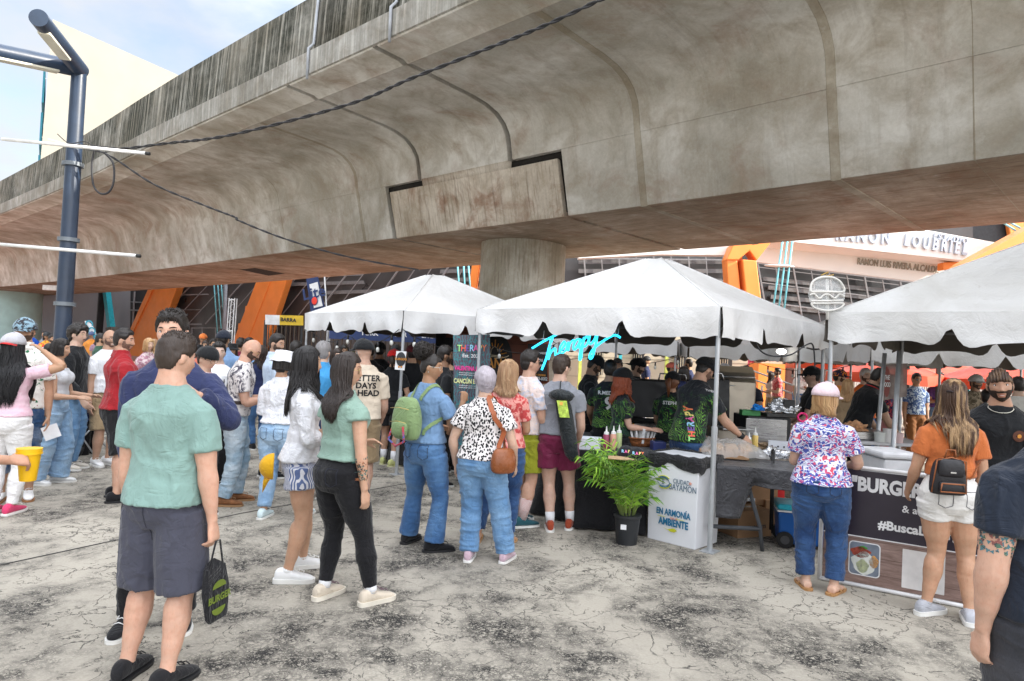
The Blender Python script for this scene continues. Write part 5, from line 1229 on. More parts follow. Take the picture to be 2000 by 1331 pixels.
for s_,y,h_,mt in (('SÍGUENOS EN REDES',690,4,WC),('LLAMA Y ORDENA',733,4,OL),('(787) 635-0002',740,6.5,WC),('BURGERS',704,5,WC),('WRAPS & FRIES',714,4,WC)): pxt(mb_,s_,1050,y,h_,10.9,mt,.015,.68)
# card on the left pole
cs=empty('card_sign',D(783,705,9.0),'small white card with an oval emblem tied to the left tent pole','sign'); m=MB(); m.prism(flat([(774,686),(794,687),(790,724),(771,722)],9.02,0),(0,.006,0)); m.build('card',WC,cs)
m=MB(); m.ell(D(783,702,9.01),.062,.004,.095,20,8); m.build('oval_emblem',DRK,cs,True); pxt(cs,'BURGERS',783,702,4.5,9.0,OL,.02,.9,nm='emblem_band')
for x in (779,784): m=MB(); m.ell(D(x,717,9.01),.012,.003,.014,10,6); m.build('seal',OL,cs)
# string lights
def bulbs(label,P,n,seed):
    t=empty('string_lights',P[0],label,'string lights'); C=[]
    for a,b_ in zip(P,P[1:]):
        for k in range(8): u=k/8; C.append(a.lerp(b_,u)-V((0,0,.16*4*u*(1-u))))
    C.append(P[-1]); m=MB(); m.tube(C,.006,5); m.build('cord',BLKC,t,True)
    for i in range(n):
        c=C[int((i+.5)*len(C)/n)]; m=MB(); m.cyl(c-V((0,0,.07)),.016,.07,8); s_=m.build('socket',BLKC,t,True); m=MB(); m.ell(c-V((0,0,.105)),.026,.026,.04,10,8); m.build('bulb',M('clear bulb glass',(.6,.6,.56),.1,.02,spec=.8),s_,True)
bulbs('string of clear bulbs looped under the left tent front',[C2[1]+V((.1,-.05,1.95)),(C2[0]+C2[1])/2+V((0,0,1.86)),C2[0]+V((-.05,0,1.95))],7,1)
bulbs('string of clear bulbs across the inside of the left tent',[C2[0]+V((0,0,1.95)),C2[0].lerp(C2[3],.5)+V((0,0,1.80)),C2[3]+V((0,0,1.95))],6,2)
bulbs('string of clear bulbs along the second row tent',[C4[0]+V((0,-.1,1.78)),C4[0].lerp(C4[1],.5)+V((0,-.1,1.72)),C4[1]+V((0,-.1,1.78))],9,3)
bulbs('string of clear bulbs in front of the barred windows',[C5[0]+V((0,-.1,1.80)),C5[0].lerp(C5[1],.4)+V((0,-.1,1.74)),C5[1]+V((0,-.1,1.8))],8,4)
m=MB(); m.ell(D(1526,687,12),.09,.05,.05); fl=m.build('flood_light',EM('lit floodlight',(1,.95,.85),3),None,True); tag(fl,'small lit floodlight under the second row tent','lamp')
# ------------------------------------------------------------------ counter tables
BD=cloth('black table drape',(.012,.012,.014),wr=.6)
def draped(label,P,z,mat,depth,name='draped_table',hem=.02,seed=0,flare=.04,lift=None,puddle=0):
    """P front edge polyline on the ground plan (left to right), the table runs back by depth"""
    t=empty(name,(P[0].x,P[0].y,0),label,'table'); n=46; m=MB(); pts=[]
    seg=[(b_-a).length for a,b_ in zip(P,P[1:])]; tot=sum(seg)
    def at(u):
        d=u*tot
        for a,b_,l in zip(P,P[1:],seg):
            if d<=l+1e-6: return a.lerp(b_,d/l),(b_-a).normalized()
            d-=l
        return P[-1],(P[-1]-P[-2]).normalized()
    vs=[];nz=14
    for j in range(nz+1):
        for i in range(n*2+1):
            u=i/(2*n); p,d=at(u); nn=V((d.y,-d.x,0)); nn=nn if nn.y<0 else -nn; h=j/nz; zl=hem if lift is None else lift(u)
            amp=flare*h*(.35+.65*h); o=amp*(math.sin(u*tot*9+seed)+.6*math.sin(u*tot*21+seed*2+h))+h*flare*.9+puddle*max(0,h-.75)**2*6+.03*noise.noise(V((u*tot*3,h*3,seed)))*h
            vs.append(p+nn*o+V((0,0,z+(zl-z)*h)))
    W=2*n+1; m.add(vs,[(j*W+i,j*W+i+1,(j+1)*W+i+1,(j+1)*W+i) for j in range(nz) for i in range(W-1)])
    m.build('drape',mat,t,True,solid=.004)
    d0=(P[-1]-P[0]).normalized(); bk=V((-d0.y,d0.x,0)); bk=bk if bk.y>0 else -bk
    m=MB(); m.prism([p+V((0,0,z-.028)) for p in P]+[P[-1]+bk*depth+V((0,0,z-.028)),P[0]+bk*depth+V((0,0,z-.028))],(0,0,.032)); m.build('table_top',mat,t,bevel=.004)
    for c in (P[0]+bk*depth,P[-1]+bk*depth): m=MB(); m.tube([c+V((0,0,z-.03)),c+V((0,0,.0))],.016,8); m.build('leg',M('table leg grey',(.07,.075,.085),.5),t,True)
    return t,bk
kA=G(1005,1000);kB=G(1040,1012);kC=G(1140,1045);kD=G(1262,1052)
TZ=.76
pts=[G(985,955),G(1020,990),G(1130,1030),G(1262,1045)]
draped('round cornered counter table under black cloth behind the potted palm',pts,TZ,BD,1.0,seed=2,flare=.05,puddle=.05)
draped('black draped table under the left tent',[G(752,905),G(870,925)],.76,BD,.7,seed=5)
PLS=cloth('black plastic sheet',(.05,.05,.055),rough=.25,wr=.9)
p0=G(1412,1000,0); p1=HX(1420,6.15); p2=HX(1600,6.35)
tb=[HX(1408,6.25),HX(1480,6.2),HX(1610,5.95)]
def lift(u): return .32+.0*u if u<.22 else (.32+(u-.22)*2.2 if u<.36 else .63)
t,bk=draped('folding table half covered in wrinkled black plastic above the cardboard boxes',tb,.76,PLS,.75,name='folding_table',lift=lambda u: .30 if u<.25 else min(.60,.30+(u-.25)*2.4),seed=8,flare=.04)
m=MB(); f0=tb[1]+V((.0,.08,0)); m.tube([f0+V((-.05,0,.72)),f0+V((.03,0,.45)),f0+V((.10,-.02,.22)),f0+V((.13,-.02,.0))],.018,10); m.build('leg',M('table leg grey',(.07,.075,.085),.5),t,True)
m=MB(); m.tube([f0+V((-.35,0,.20)),f0+V((.10,-.02,.20))],.02,8); m.build('cross_bar',M('table leg grey',(.07,.075,.085),.5),t,True)
# trash box
wcard=M('white coated cardboard',(.74,.75,.78),.45,.04,2,.06,60)
b0,b1,b2=G(1268,1052),G(1357,1075),G(1402,1040); H_=.81
t=empty('recycling_bin',(b1.x,b1.y,0),'white cardboard waste box with a city logo and green leaf, behind the tent pole','bin')
e_=(b0-b1); f_=(b2-b1); e_.z=f_.z=0; f_=V((-e_.y,e_.x,0)).normalized(); f_=f_ if f_.y>0 else -f_; L_=.50; e_=e_.normalized()*L_; f_=f_*.42
rg=[]
for z,k in ((0,0),(.02,.0),(H_*.5,.012),(H_,.03)): 
    cc=b1+(e_+f_)/2; rg.append([V((cc.x,cc.y,z))+(a*e_*(.5+k)+c*f_*(.5+k)) for a,c in ((-1,-1),(1,-1),(1,1),(-1,1))])
m=MB(); m.loft(rg); m.build('box_body',wcard,t,bevel=.006)
bag=cloth('black bin liner',(.02,.02,.022),rough=.22,wr=1.0); cc=b1+(e_+f_)/2; m=MB(); rg=[]
for z,k in ((H_-.10,.548),(H_-.05,.552),(H_+.01,.548),(H_+.02,.53),(H_-.02,.515),(H_-.35,.50)):
    r_=[]
    for (a,c),(a2,c2) in zip(((-1,-1),(1,-1),(1,1),(-1,1)),((1,-1),(1,1),(-1,1),(-1,-1))):
        for i in range(10): u=i/10; aa=a+(a2-a)*u; c_=c+(c2-c)*u; kk=k+.006*math.sin(i*2.1+a*3); r_.append(V((cc.x,cc.y,z+(.012*math.sin(i*1.7+c*2) if z<H_ else .006*math.sin(i*2)) - (.03*math.sin(u*9) if z<H_-.07 and z>H_-.2 else 0)))+e_*aa*kk+f_*c_*kk)
    rg.append(r_)
m.loft(rg,caps=False); m.build('bin_liner',bag,t,True)
fr=b1-f_*.03; ft=-e_.normalized(); up=V((0,0,1)); nn=ft.cross(up); TEAL=M('print teal blue',(.02,.16,.30),.5); YG=M('print yellow green',(.55,.55,.03),.5); GRB=M('print grey blue',(.10,.16,.22),.5); ORP=M('print orange',(.75,.2,.06),.5)
def bt(s_,u,z,size,mt,bold=.015,w=.72,shear=0): 
    p=b1+e_*(u)-f_*.018*(1+z/H_*1.1)+V((0,0,z)); m=MB(); m.text(s_,p,ft,up,size,.002,bold=bold,font_w=w,shear=shear); m.build('print',mt,t)
bt('CIUDAD',.31,.585,.045,GRB,.0); bt('de',.13,.590,.03,ORP,.0,shear=.3); bt('BAYAMÓN',.28,.530,.058,GRB,.0); bt('EN ARMONÍA',.46,.285,.058,TEAL,.03); bt('con el',.45,.240,.03,ORP,.0,shear=.3); bt('AMBIENTE',.45,.195,.066,TEAL,.035)
def arc(u0,z0,rx,rz,a0,a1,mt,r=.004,n=14):
    P_=[]; 
    for i in range(n+1): a=R(a0+(a1-a0)*i/n); u=u0-rx*math.cos(a)/L_; z=z0+rz*math.sin(a); P_.append(b1+e_*u-f_*.02*(1+z/H_*1.1)+V((0,0,z)))
    m=MB(); m.tube(P_,r,6); m.build('print',mt,t,True)
arc(.68,.560,.062,.036,0,360,GRB,.003,24); arc(.68,.560,.075,.058,40,140,YG,.005); arc(.68,.560,.070,.047,45,130,TEAL,.005); arc(.68,.560,.075,.058,230,350,YG,.005); arc(.68,.560,.070,.047,235,340,TEAL,.005); bt('B',.69,.560,.05,GRB,.0)
arc(.80,.275,.001,.001,0,90,YG); 
for u0,u1 in ((.78,.62),(.38,.22)): m=MB(); m.tube([b1+e_*u0-f_*.028+V((0,0,.240)),b1+e_*u1-f_*.028+V((0,0,.240))],.0025,5); m.build('print',YG,t)
lf=[(.66,.138),(.55,.132),(.48,.145),(.42,.15),(.36,.135),(.42,.115),(.50,.115),(.56,.128)]; m=MB(); m.prism([b1+e_*u-f_*.026+V((0,0,z)) for u,z in lf],tuple(-f_.normalized()*.002)); m.build('leaf_print',YG,t)
# potted palm
t=empty('potted_palm',G(1224,1066),'bushy green areca palm in a black nursery pot by the waste box','plant'); pb_=G(1226,1066)+V((0,.08,0)); m=MB()
m.tube([pb_,pb_+V((0,0,.24)),pb_+V((0,0,.245)),pb_+V((0,0,.27)),pb_+V((0,0,.25)),pb_+V((0,0,.22))],[.095,.118,.128,.128,.11,.10],24); m.build('pot',M('black nursery pot',(.02,.022,.025),.5),t,auto=40)
m=MB(); m.obox(pb_+V((-.05,-.103,.17)),(.05,-.012,0),(0,.004,0),(0,0,.045)); m.build('price_label',WC,t)
PG=[cloth('palm leaf green',(.12,.28,.02),rough=.45,wr=.1),cloth('palm leaf bright green',(.24,.44,.04),rough=.45,wr=.1),cloth('palm leaf deep green',(.06,.18,.02),rough=.45,wr=.1)]
rng=random.Random(21); m=MB(); fm=MB()
for k in range(40):
    a=rng.uniform(0,6.283); a=(math.pi-a) if math.cos(a)>.25 and rng.random()<.8 else a; tl=rng.uniform(.05,.72); L_f=rng.uniform(.38,.66)*(1.0 if tl<.6 else .66)*(.5 if math.cos(a)>.2 else 1); base=pb_+V((math.cos(a)*.05,math.sin(a)*.05,.22)); d=V((math.cos(a)*math.sin(tl*.55),math.sin(a)*math.sin(tl*.55),math.cos(tl*.55))); pts=[base]; p=base.copy(); st0=rng.uniform(.10,.30)
    p=p+d*st0; pts.append(p.copy())
    for i in range(10):
        d=(d+V((math.cos(a)*.085,math.sin(a)*.085,-.02-.12*tl*(i/10)))).normalized(); p=p+d*L_f/10; pts.append(p.copy())
    m.tube(pts,[.005]*3+[.0035]*(len(pts)-4)+[.001],5)
    for i in range(2,len(pts)):
        for h in (0,):
            q=pts[i-1].lerp(pts[i],h+.01); dr=(pts[i]-pts[i-1]).normalized(); sd=dr.cross(V((0,0,1))); sd=sd.normalized() if sd.length>1e-3 else V((1,0,0)); f=i/len(pts); ll=rng.uniform(.20,.32)*(1-.6*abs(f-.45)*1.3)
            for s_ in(-1,1):
                v_=(sd*s_*.8+dr*.75+V((0,0,.18))).normalized(); t1=q+v_*ll*.5+V((0,0,-.01)); t2=q+v_*ll+V((0,0,-.075-.04*tl)); w_=dr*.010
                fm.cm=rng.choice((0,0,1,1,2)); fm.add([q-w_*.4,q+w_*.4,t1+w_,t1-w_,t2],[(0,1,2,3),(3,2,4)])
m.build('stems',cloth('palm stem green',(.20,.28,.05),rough=.5,wr=.1),t,True); fm.build('fronds',PG,t)
# fern in black bag and other greenery behind
t=empty('fern_plant',HX(1675,7.4),'dark fern behind the burger banner','plant'); m=MB(); pf=HX(1668,7.3)
for k in range(14):
    a=rng.uniform(0,6.28); p=pf+V((0,0,.35)); d=V((math.cos(a)*.6,math.sin(a)*.6,.8)).normalized(); pts=[p.copy()]
    for i in range(7): d=(d+V((0,0,-.18))).normalized(); p=p+d*.07; pts.append(p.copy())
    for i in range(1,8):
        dr=(pts[i]-pts[i-1]).normalized(); sd=dr.cross(V((0,0,1))).normalized()
        for s_ in (-1,1): q=pts[i]; e2_=q+(sd*s_+dr*.4)*.06; m.add([q-dr*.01,q+dr*.01,e2_],[(0,1,2)])
m.build('fronds',cloth('fern green',(.02,.09,.02)),t); m=MB(); m.cyl(pf,.12,.34,14,.15); m.build('pot',bag,t,True)
# ------------------------------------------------------------------ things on the tables
def top(px,py,z=TZ): return G(px,py,z)
def bottle(label,px,py,c,z=TZ,s=1.0,tip=(.8,.8,.78)):
    p=top(px,py,z); t=empty('squeeze_bottle',p,label,'bottle','squeeze bottles'); m=MB(); m.tube([p,p+V((0,0,.015*s)),p+V((0,0,.15*s)),p+V((0,0,.165*s))],[.028*s,.032*s,.032*s,.024*s],18); m.build('bottle_body',M('sauce %.2f %.2f'%(c[0],c[1]),c,.35,.05),t,auto=40)
    m=MB(); m.tube([p+V((0,0,.163*s)),p+V((0,0,.185*s)),p+V((0,0,.19*s)),p+V((0,0,.245*s))],[.026*s,.024*s,.011*s,.004*s],14); m.build('nozzle_cap',M('cap white',tip,.4),t,auto=40)
bottle('squeeze bottle of purple red sauce on the black cloth',1183,880,(.28,.05,.10)); bottle('squeeze bottle of pale pink sauce on the black cloth',1197,879,(.68,.35,.25)); bottle('squeeze bottle of pale green sauce on the black cloth',1208,876,(.50,.58,.28))
bottle('squeeze bottle of green sauce beside the yellow tub',1462,884,(.30,.40,.06),.78,.85); bottle('squeeze bottle of yellow mustard beside the yellow tub',1474,880,(.72,.50,.14),.78,1.0)
WX=M('white carton',(.74,.76,.82),.6,.04)
m=MB(); c=top(1145,878,TZ); m.box(c+V((0,.06,.055)),(.30,.24,.105),-12); o=m.build('carton_box',WX,None,bevel=.004); tag(o,'flat white carton box on the black counter','box'); m=MB(); m.box(c+V((0,.06,.111)),(.304,.244,.006),-12); m.build('lid',WX,o,bevel=.002)
# wicker basket with wrapped cutlery
WK=M('wicker brown',(.28,.10,.035),.7,.5,60,.8,120); t=empty('cutlery_basket',top(1250,872),'brown wicker basket full of plastic wrapped cutlery','basket'); c=top(1250,872)
m=MB(); m.loft([[c+V((math.cos(a)*r*1.35,math.sin(a)*r,z)) for a in [i*math.pi/12 for i in range(24)]] for r,z in ((.085,0),(.10,.05),(.112,.09),(.118,.092),(.10,.085),(.08,.01))]); m.build('wicker_body',WK,t,True); m=MB(); m.tube([c+V((math.cos(a)*.158,math.sin(a)*.118,.095)) for a in [i*math.pi/12 for i in range(25)]],.009,6); m.build('rim',WK,t,True)
CUT=M('clear wrap white',(.78,.79,.80),.3,.2,40,.4,90)
CUTR=empty('wrapped_cutlery_bundle',(0,0,0),'clear plastic wrapped cutlery sets standing in the wicker basket','cutlery')
for i in range(34):
    a=rng.uniform(0,6.28); r=rng.uniform(0,.10); q=c+V((math.cos(a)*r*1.25,math.sin(a)*r,.03)); d=V((math.cos(a)*.35*(r/.1),math.sin(a)*.3,1)).normalized(); sd=V((rng.uniform(-1,1),rng.uniform(-1,1),0)).normalized(); m=MB(); m.obox(q+d*.095,d*.17,sd*.028,d.cross(sd)*.007); k_=m.build('cutlery_pack',CUT,None,bevel=.003); k_.parent=CUTR
# caps on the table
def capobj(label,px,py,rz):
    p=top(px,py); t=empty('baseball_cap',p,label,'cap'); m=MB(); mt=cloth('black twill cap',(.015,.016,.02)); rings=[]
    for i in range(9): a=i/8*math.pi/2*.98; rings.append([p+V((math.cos(b2)*.085*math.cos(a),math.sin(b2)*.095*math.cos(a),.012+.10*math.sin(a))) for b2 in [j*math.pi/12 for j in range(24)]])
    m.loft(rings); m.build('crown',mt,t,True); m=MB(); d=V((math.sin(rz),-math.cos(rz),0)); s_=V((d.y,-d.x,0)); m.loft([[p+s_*.07*u+d*(.05+.10*math.sqrt(max(0,1-u*u))*v_)+V((0,0,.02-.01*v_)) for u in [-1+i/6 for i in range(13)]] for v_ in (0,.5,1)],closed=False,caps=False); m.build('brim',mt,t,True,solid=.004)
    for i,(ch,cx) in enumerate(zip('RAPY',cols[3:])): m=MB(); m.text(ch,p+V((-.045+.028*i,-.105+.012*abs(i-1.5),.065)),(1,.0,0),(0,.3,1),.028,.003,bold=.03); m.build('stitched_letter',M('stitch %d'%i,cx,.6),t)
capobj('black cap with coloured letters lying before the cutlery basket',1222,893,.2); capobj('second black cap partly behind the palm fronds',1243,897,-.3)
m=MB(); c=top(1215,897); m.box(c+V((0,0,.008)),(.26,.16,.014),-8); tag(m.build('wooden_board',M('pale wood board',(.50,.34,.19),.6,.2,20),None,bevel=.004),'pale wooden board under the caps','board')
m=MB(); c=top(1286,880); m.box(c+V((0,.03,.045)),(.14,.12,.09),5); o=m.build('plastic_basket',M('navy plastic',(.02,.03,.12),.4),None,bevel=.006); tag(o,'small navy plastic basket next to the wicker basket','basket')
# plastic covered bread trays
b=NB('clear crinkled plastic'); v=b.co(); PLA=b.fin((.75,.74,.72),.12,b.bump(b.noise(v,24,6,.7,2.5),1.0,.02),spec=.9,**{'Alpha':.38})
t=empty('bread_tray',top(1425,900,.78),'brown bread trays loosely wrapped in clear plastic','food tray'); c=top(1425,893,.775); m=MB(); m.box(c+V((-.05,.05,.035)),(.46,.36,.07),-14); m.build('cardboard_tray',M('tray kraft',(.45,.27,.15),.8,.15),t,bevel=.004)
for i in range(3): m=MB(); m.box(c+V((-.12+.14*i,.03,.09)),(.12,.30,.05),-14); m.build('bread_loaf',M('bread crust',(.60,.38,.20),.7,.3,14,.4,30),t,bevel=.018)
m=MB(); vs=[]; n=22
for j in range(n+1):
    for i in range(n+1):
        u,v_=i/n*2-1,j/n*2-1; r=max(abs(u),abs(v_)); z=.15*(1-r**3)+.02+.05*noise.noise(V((u*3,v_*3,1.3))); vs.append(c+V((u*.31+.04*noise.noise(V((u*4,v_*4,5))),v_*.26+.04,max(.004,z)))) 
m.add(vs,[(j*(n+1)+i,j*(n+1)+i+1,(j+1)*(n+1)+i+1,(j+1)*(n+1)+i) for j in range(n) for i in range(n)]); m.build('plastic_wrap',PLA,t,True)
FOIL=M('crumpled foil',(.75,.76,.78),.22,.12,30,1.0,45,metal=.9)
def crumple(name,label,cat,c,rx,ry,rz,mt,amp=.25,n=26,seed=0,parent=None):
    m=MB(); rings=[]
    for i in range(n+1):
        a=-math.pi/2*.98+math.pi*.98*i/n; rg=[]
        for j in range(n): b_=2*math.pi*j/n; d=V((math.cos(a)*math.cos(b_),math.cos(a)*math.sin(b_),math.sin(a))); k=1+amp*noise.noise(d*2.6+V((seed,0,0)))*1.6+amp*.7*noise.noise(d*7+V((seed,3,0))); rg.append(c+V((d.x*rx*k,d.y*ry*k,max(-rz*.35,d.z*rz*k)+rz*.35)))
        rings.append(rg)
    m.loft(rings); o=m.build(name,mt,parent); 
    if label: tag(o,label,cat)
    return o
crumple('foil_sheet','crumpled aluminium foil at the table edge beside the plastic wrap','foil',top(1508,893,.775),.16,.11,.05,FOIL,.5,34,2)
crumple('paper_bag','crushed brown paper bag behind the white punched box','paper bag',top(1530,866,.80),.075,.06,.12,M('kraft paper',(.36,.26,.17),.8,.15,9,.5,20),.35,20,4)
crumple('paper_wrap','crumpled brown wrapping paper between bottles and tub','paper',top(1495,877,.775),.12,.06,.05,M('kraft paper',(.36,.26,.17),.8,.15,9,.5,20),.4,20,7)
m=MB(); m.box(top(1523,882,.775)+V((0,.03,.055)),(.22,.14,.10),-20); o=m.build('punched_box',WX,None,bevel=.004); tag(o,'small white box with round holes at the end of the table','box')
for i in range(3): m=MB(); q=top(1523,882,.775); r_=V((math.cos(R(-20)),math.sin(R(-20)),0)); k=V((r_.y,-r_.x,0)); m.ell(q+V((0,.03,.055))+r_*(-.07+.06*i)+k*.071,.010,.010,.010,8,6); m.build('hole',DRK,o)
m=MB(); c=top(1503,866,.775); m.tube([c,c+V((0,0,.085))],[.075,.085],20); o=m.build('sauce_tub',M('yellow tub',(.70,.66,.08),.4),None,auto=40); tag(o,'round yellow and white plastic tub behind the mustard bottle','tub'); m=MB(); m.tube([c+V((0,0,.085)),c+V((0,0,.10))],.09,20); m.build('lid',WC,o,auto=40)
# stainless cabinet oven, griddles, grill lids
STL=M('brushed stainless steel',(.42,.41,.40),.30,.12,2.5,.08,40,metal=.85,stretch=(1,1,14)); STW=M('warm stainless steel',(.46,.41,.34),.34,.15,2.5,.08,40,metal=.75); BLK=M('black enamel',(.014,.014,.015),.42,.3,5,.06,40)
def block(root,x0,x1,z0,z1,Y,d,nm,mt,bev=.01,rot=0):
    p=HX(x0,Y);q=HX(x1,Y); m=MB(); m.box(V(((p.x+q.x)/2,Y+d/2,(z0+z1)/2)),(q.x-p.x,d,z1-z0),rot); return m.build(nm,mt,root,bevel=bev)
t=empty('holding_oven',HX(1510,7.4),'stainless steel box oven with a black side on the back table','oven'); block(t,1465,1550,.80,1.12,7.6,.5,'oven_body',BLK); block(t,1462,1542,.82,1.10,7.56,.03,'oven_door',STL,.004)
t=empty('back_table',HX(1480,7.8),'steel prep table standing behind the plastic covered table','table'); block(t,1290,1570,.74,.78,7.55,.7,'table_top',STL); [block(t,x,x+5,0,.74,7.6,.04,'leg',GAL,.0) for x in (1300,1430,1560)]
t=empty('food_warmer',HX(1440,7.5),'open stainless food warmer next to the vendor in the leafy jersey','food warmer'); block(t,1408,1462,.80,.98,7.35,.4,'warmer_body',STW); m=MB(); m.box(HX(1440,7.3)+V((.02,.15,.995)),(.36,.32,.012),8); m.build('lid',STL,t,bevel=.003)
t=empty('barbecue_smoker',HX(1450,9.0),'large stainless barbecue with rounded hood behind the oven','barbecue')
p=HX(1395,9.2);q=HX(1474,9.2); m=MB(); prof=[(0,.85),(0,1.45),(.06,1.58),(.16,1.66),(.5,1.66),(.6,1.5),(.6,.85)]; m.loft([[V((x,9.1+a,z)) for a,z in prof] for x in (p.x,q.x)]); m.build('hood',STW,t,bevel=.02); block(t,1395,1474,.80,.86,9.05,.7,'shelf',STL); m=MB(); m.tube([V((p.x+.05,9.03,1.52)),V((q.x-.05,9.03,1.52))],.02,10); m.build('handle',STL,t,True); [block(t,x,x+6,0,.8,9.1,.05,'leg',BLK,0) for x in (1398,1465)]
m=MB(); m.cyl(V((q.x-.35,9.06,1.40)),.045,.01,16); o=m.build('thermometer',WC,t) 
t=empty('griddle',HX(1240,8.6),'black griddle with chrome knobs and its lid raised behind the red haired vendor','griddle')
block(t,1172,1300,.72,.90,8.5,.5,'griddle_body',STL); block(t,1172,1300,.905,.93,8.5,.5,'cooking_plate',BLK); [block(t,x,x+6,0,.72,8.55,.05,'leg',BLK,0) for x in (1180,1290)]
for x in (1242,1262,1282): m=MB(); p=HX(x,8.47)+V((0,0,.80)); m.tube([p,p+V((0,-.04,0))],.026,14); m.build('knob',M('chrome',(.6,.6,.6),.2,metal=.9),t,auto=40)
m=MB(); p=HX(1232,9.0);q=HX(1330,9.0); m.loft([[V((x,9.05+a,z)) for a,z in ((0,.93),(.05,1.42),(.12,1.44),(.08,.93))] for x in (p.x,q.x)]); m.build('raised_lid',BLK,t,bevel=.01)
for x in (1295,1325): p=HX(x,9.02); m=MB(); m.tube([p+V((-.05,0,1.42)),p+V((-.03,0,1.52)),p+V((.1,0,1.52)),p+V((.12,0,1.42))],.012,8); m.build('handle',M('chrome',(.6,.6,.6),.2,metal=.9),t,True)
t=empty('griddle',HX(1400,8.0),'second griddle with a tall black open lid behind the bent vendor','griddle'); block(t,1345,1425,.72,.92,8.0,.45,'griddle_body',BLK); m=MB(); p=HX(1368,8.3);q=HX(1430,8.3); m.loft([[V((x,8.3+a,z)) for a,z in ((0,.93),(.06,1.50),(.12,1.50),(.07,.93))] for x in (p.x,q.x)]); m.build('raised_lid',BLK,t,bevel=.01); [block(t,x,x+5,0,.72,8.05,.05,'leg',BLK,0) for x in (1348,1418)]
p=HX(1395,8.28); m=MB(); m.tube([p+V((-.05,0,1.48)),p+V((-.03,0,1.57)),p+V((.1,0,1.57)),p+V((.12,0,1.48))],.012,8); m.build('handle',M('chrome',(.6,.6,.6),.2,metal=.9),t,True)
m=MB(); c=HX(1521,7.7)+V((0,.0,1.125)); m.box(c+V((0,0,.02)),(.34,.22,.04),6); o=m.build('foil_pan',M('dark tray',(.03,.03,.03),.4),None,bevel=.004); tag(o,'dark tray of crumpled foil on top of the oven','tray'); crumple('foil',None,None,c+V((.05,0,.05)),.15,.10,.09,FOIL,.5,26,9,o)
m=MB(); m.box(HX(1485,7.65)+V((-.08,.05,1.155)),(.20,.14,.06),-5); o=m.build('glove_box',M('green carton',(.06,.25,.08),.6),None,bevel=.003); tag(o,'green and white glove box on the oven','box'); crumple('blue_gloves','bundle of bright blue gloves on the glove box','gloves',HX(1484,7.6)+V((0,0,1.19)),.06,.05,.04,M('glove blue',(.01,.20,.60),.5),.4,16,3)
m=MB(); m.box(HX(1547,7.6)+V((0,.05,1.22)),(.13,.05,.20),0); o=m.build('card_reader',BLK,None,bevel=.01); tag(o,'black speaker shaped box with pink cord behind the oven','speaker')
m=MB(); c=HX(1571,7.4)+V((0,0,1.15)); m.tube([c+V((.05*math.cos(a),0,.045*math.sin(a))) for a in [i*.52 for i in range(13)]],.012,6); tag(m.build('toy_ring',M('hot pink toy',(.85,.03,.20),.4),None,True),'hot pink ring toy hanging left of the pink cap woman','toy')
# boxes under the table
KR=M('kraft cardboard',(.33,.19,.10),.85,.15,3,.08,40); 
def cbox(label,px,py,w,d,h,rz,z=0,open_=0):
    p=G(px,py); m=MB(); m.box(p+V((0,d/2,h/2+z)),(w,d,h),rz); o=m.build('cardboard_box',KR,None,bevel=.004); tag(o,label,'box','cardboard boxes under the folding table')
    m=MB(); a=R(rz); r_=V((math.cos(a),math.sin(a),0)); m.obox(p+V((0,d/2,h+z+.0015)),r_*w*1.002,V((-r_.y,r_.x,0))*.05,(0,0,.003)); m.build('tape',M('parcel tape',(.30,.20,.10),.3),o); return p,r_
p,r_=cbox('front cardboard box with black stamp marks under the folding table',1462,1050,.42,.34,.26,22)
nv=V((r_.y,-r_.x,0)); bm_=DRK; m=MB(); m.text('ON PALLETS',p+V((0,.17,.10))+nv*.171+r_*.02,r_,V((0,0,1)),.03,.001,bold=.03); o=m.build('stamp_print',bm_,None); o.name='stamp_print'; o.parent=bpy.data.objects['cardboard_box']
cbox('cardboard box behind the stamped one, upper of the stack',1490,1032,.38,.3,.22,15,.24); cbox('cardboard box at right of the stamped one',1518,1035,.30,.34,.30,5); cbox('topmost cardboard box beneath the table sheet',1500,1028,.42,.3,.17,4,.47)
m=MB(); p=G(1455,1040); m.box(p+V((.02,.2,.30)),(.22,.16,.04),15); o=m.build('foil_tray',FOIL,None,bevel=.004); tag(o,'shallow foil tray resting on the stamped cardboard box','tray')
# cooler
BLU=M('cooler blue plastic',(.01,.09,.33),.38,.06,3,.05,50); AQ=M('aqua lid plastic',(.03,.42,.55),.35); c=G(1532,1070)
t=empty('wheeled_cooler',c,'blue wheeled cooler with aqua lid left of the pink cap woman','cooler'); ax=V((math.cos(R(-14)),math.sin(R(-14)),0)); ay=V((-ax.y,ax.x,0)); cc=c+ax*.20+ay*.17
rg=[[V((cc.x,cc.y,z))+ax*a*w_+ay*b_*d_ for a,b_ in ((-1,-1),(1,-1),(1,1),(-1,1))] for z,w_,d_ in ((.03,.235,.15),(.05,.245,.16),(.33,.265,.175))]
m=MB(); m.loft(rg); m.build('cooler_body',BLU,t,bevel=.02); m=MB(); m.obox(V((cc.x,cc.y,.337)),ax*.55,ay*.37,V((0,0,.014))); m.build('rim',WC,t,bevel=.004); m=MB(); m.obox(V((cc.x,cc.y,.375)),ax*.54,ay*.36,V((0,0,.055))); m.build('lid',AQ,t,bevel=.02)
for s_ in (-1,1): q=cc-ax*.20+ay*.17*s_; q.z=.075; m=MB(); m.tube([q-ay*.022,q+ay*.022],.075,24); w_=m.build('wheel',BLK,t,auto=40); m=MB(); m.tube([q-ay*.026,q+ay*.026],.04,16); m.build('hub',M('hub grey',(.06,.06,.065),.5),w_,auto=40)
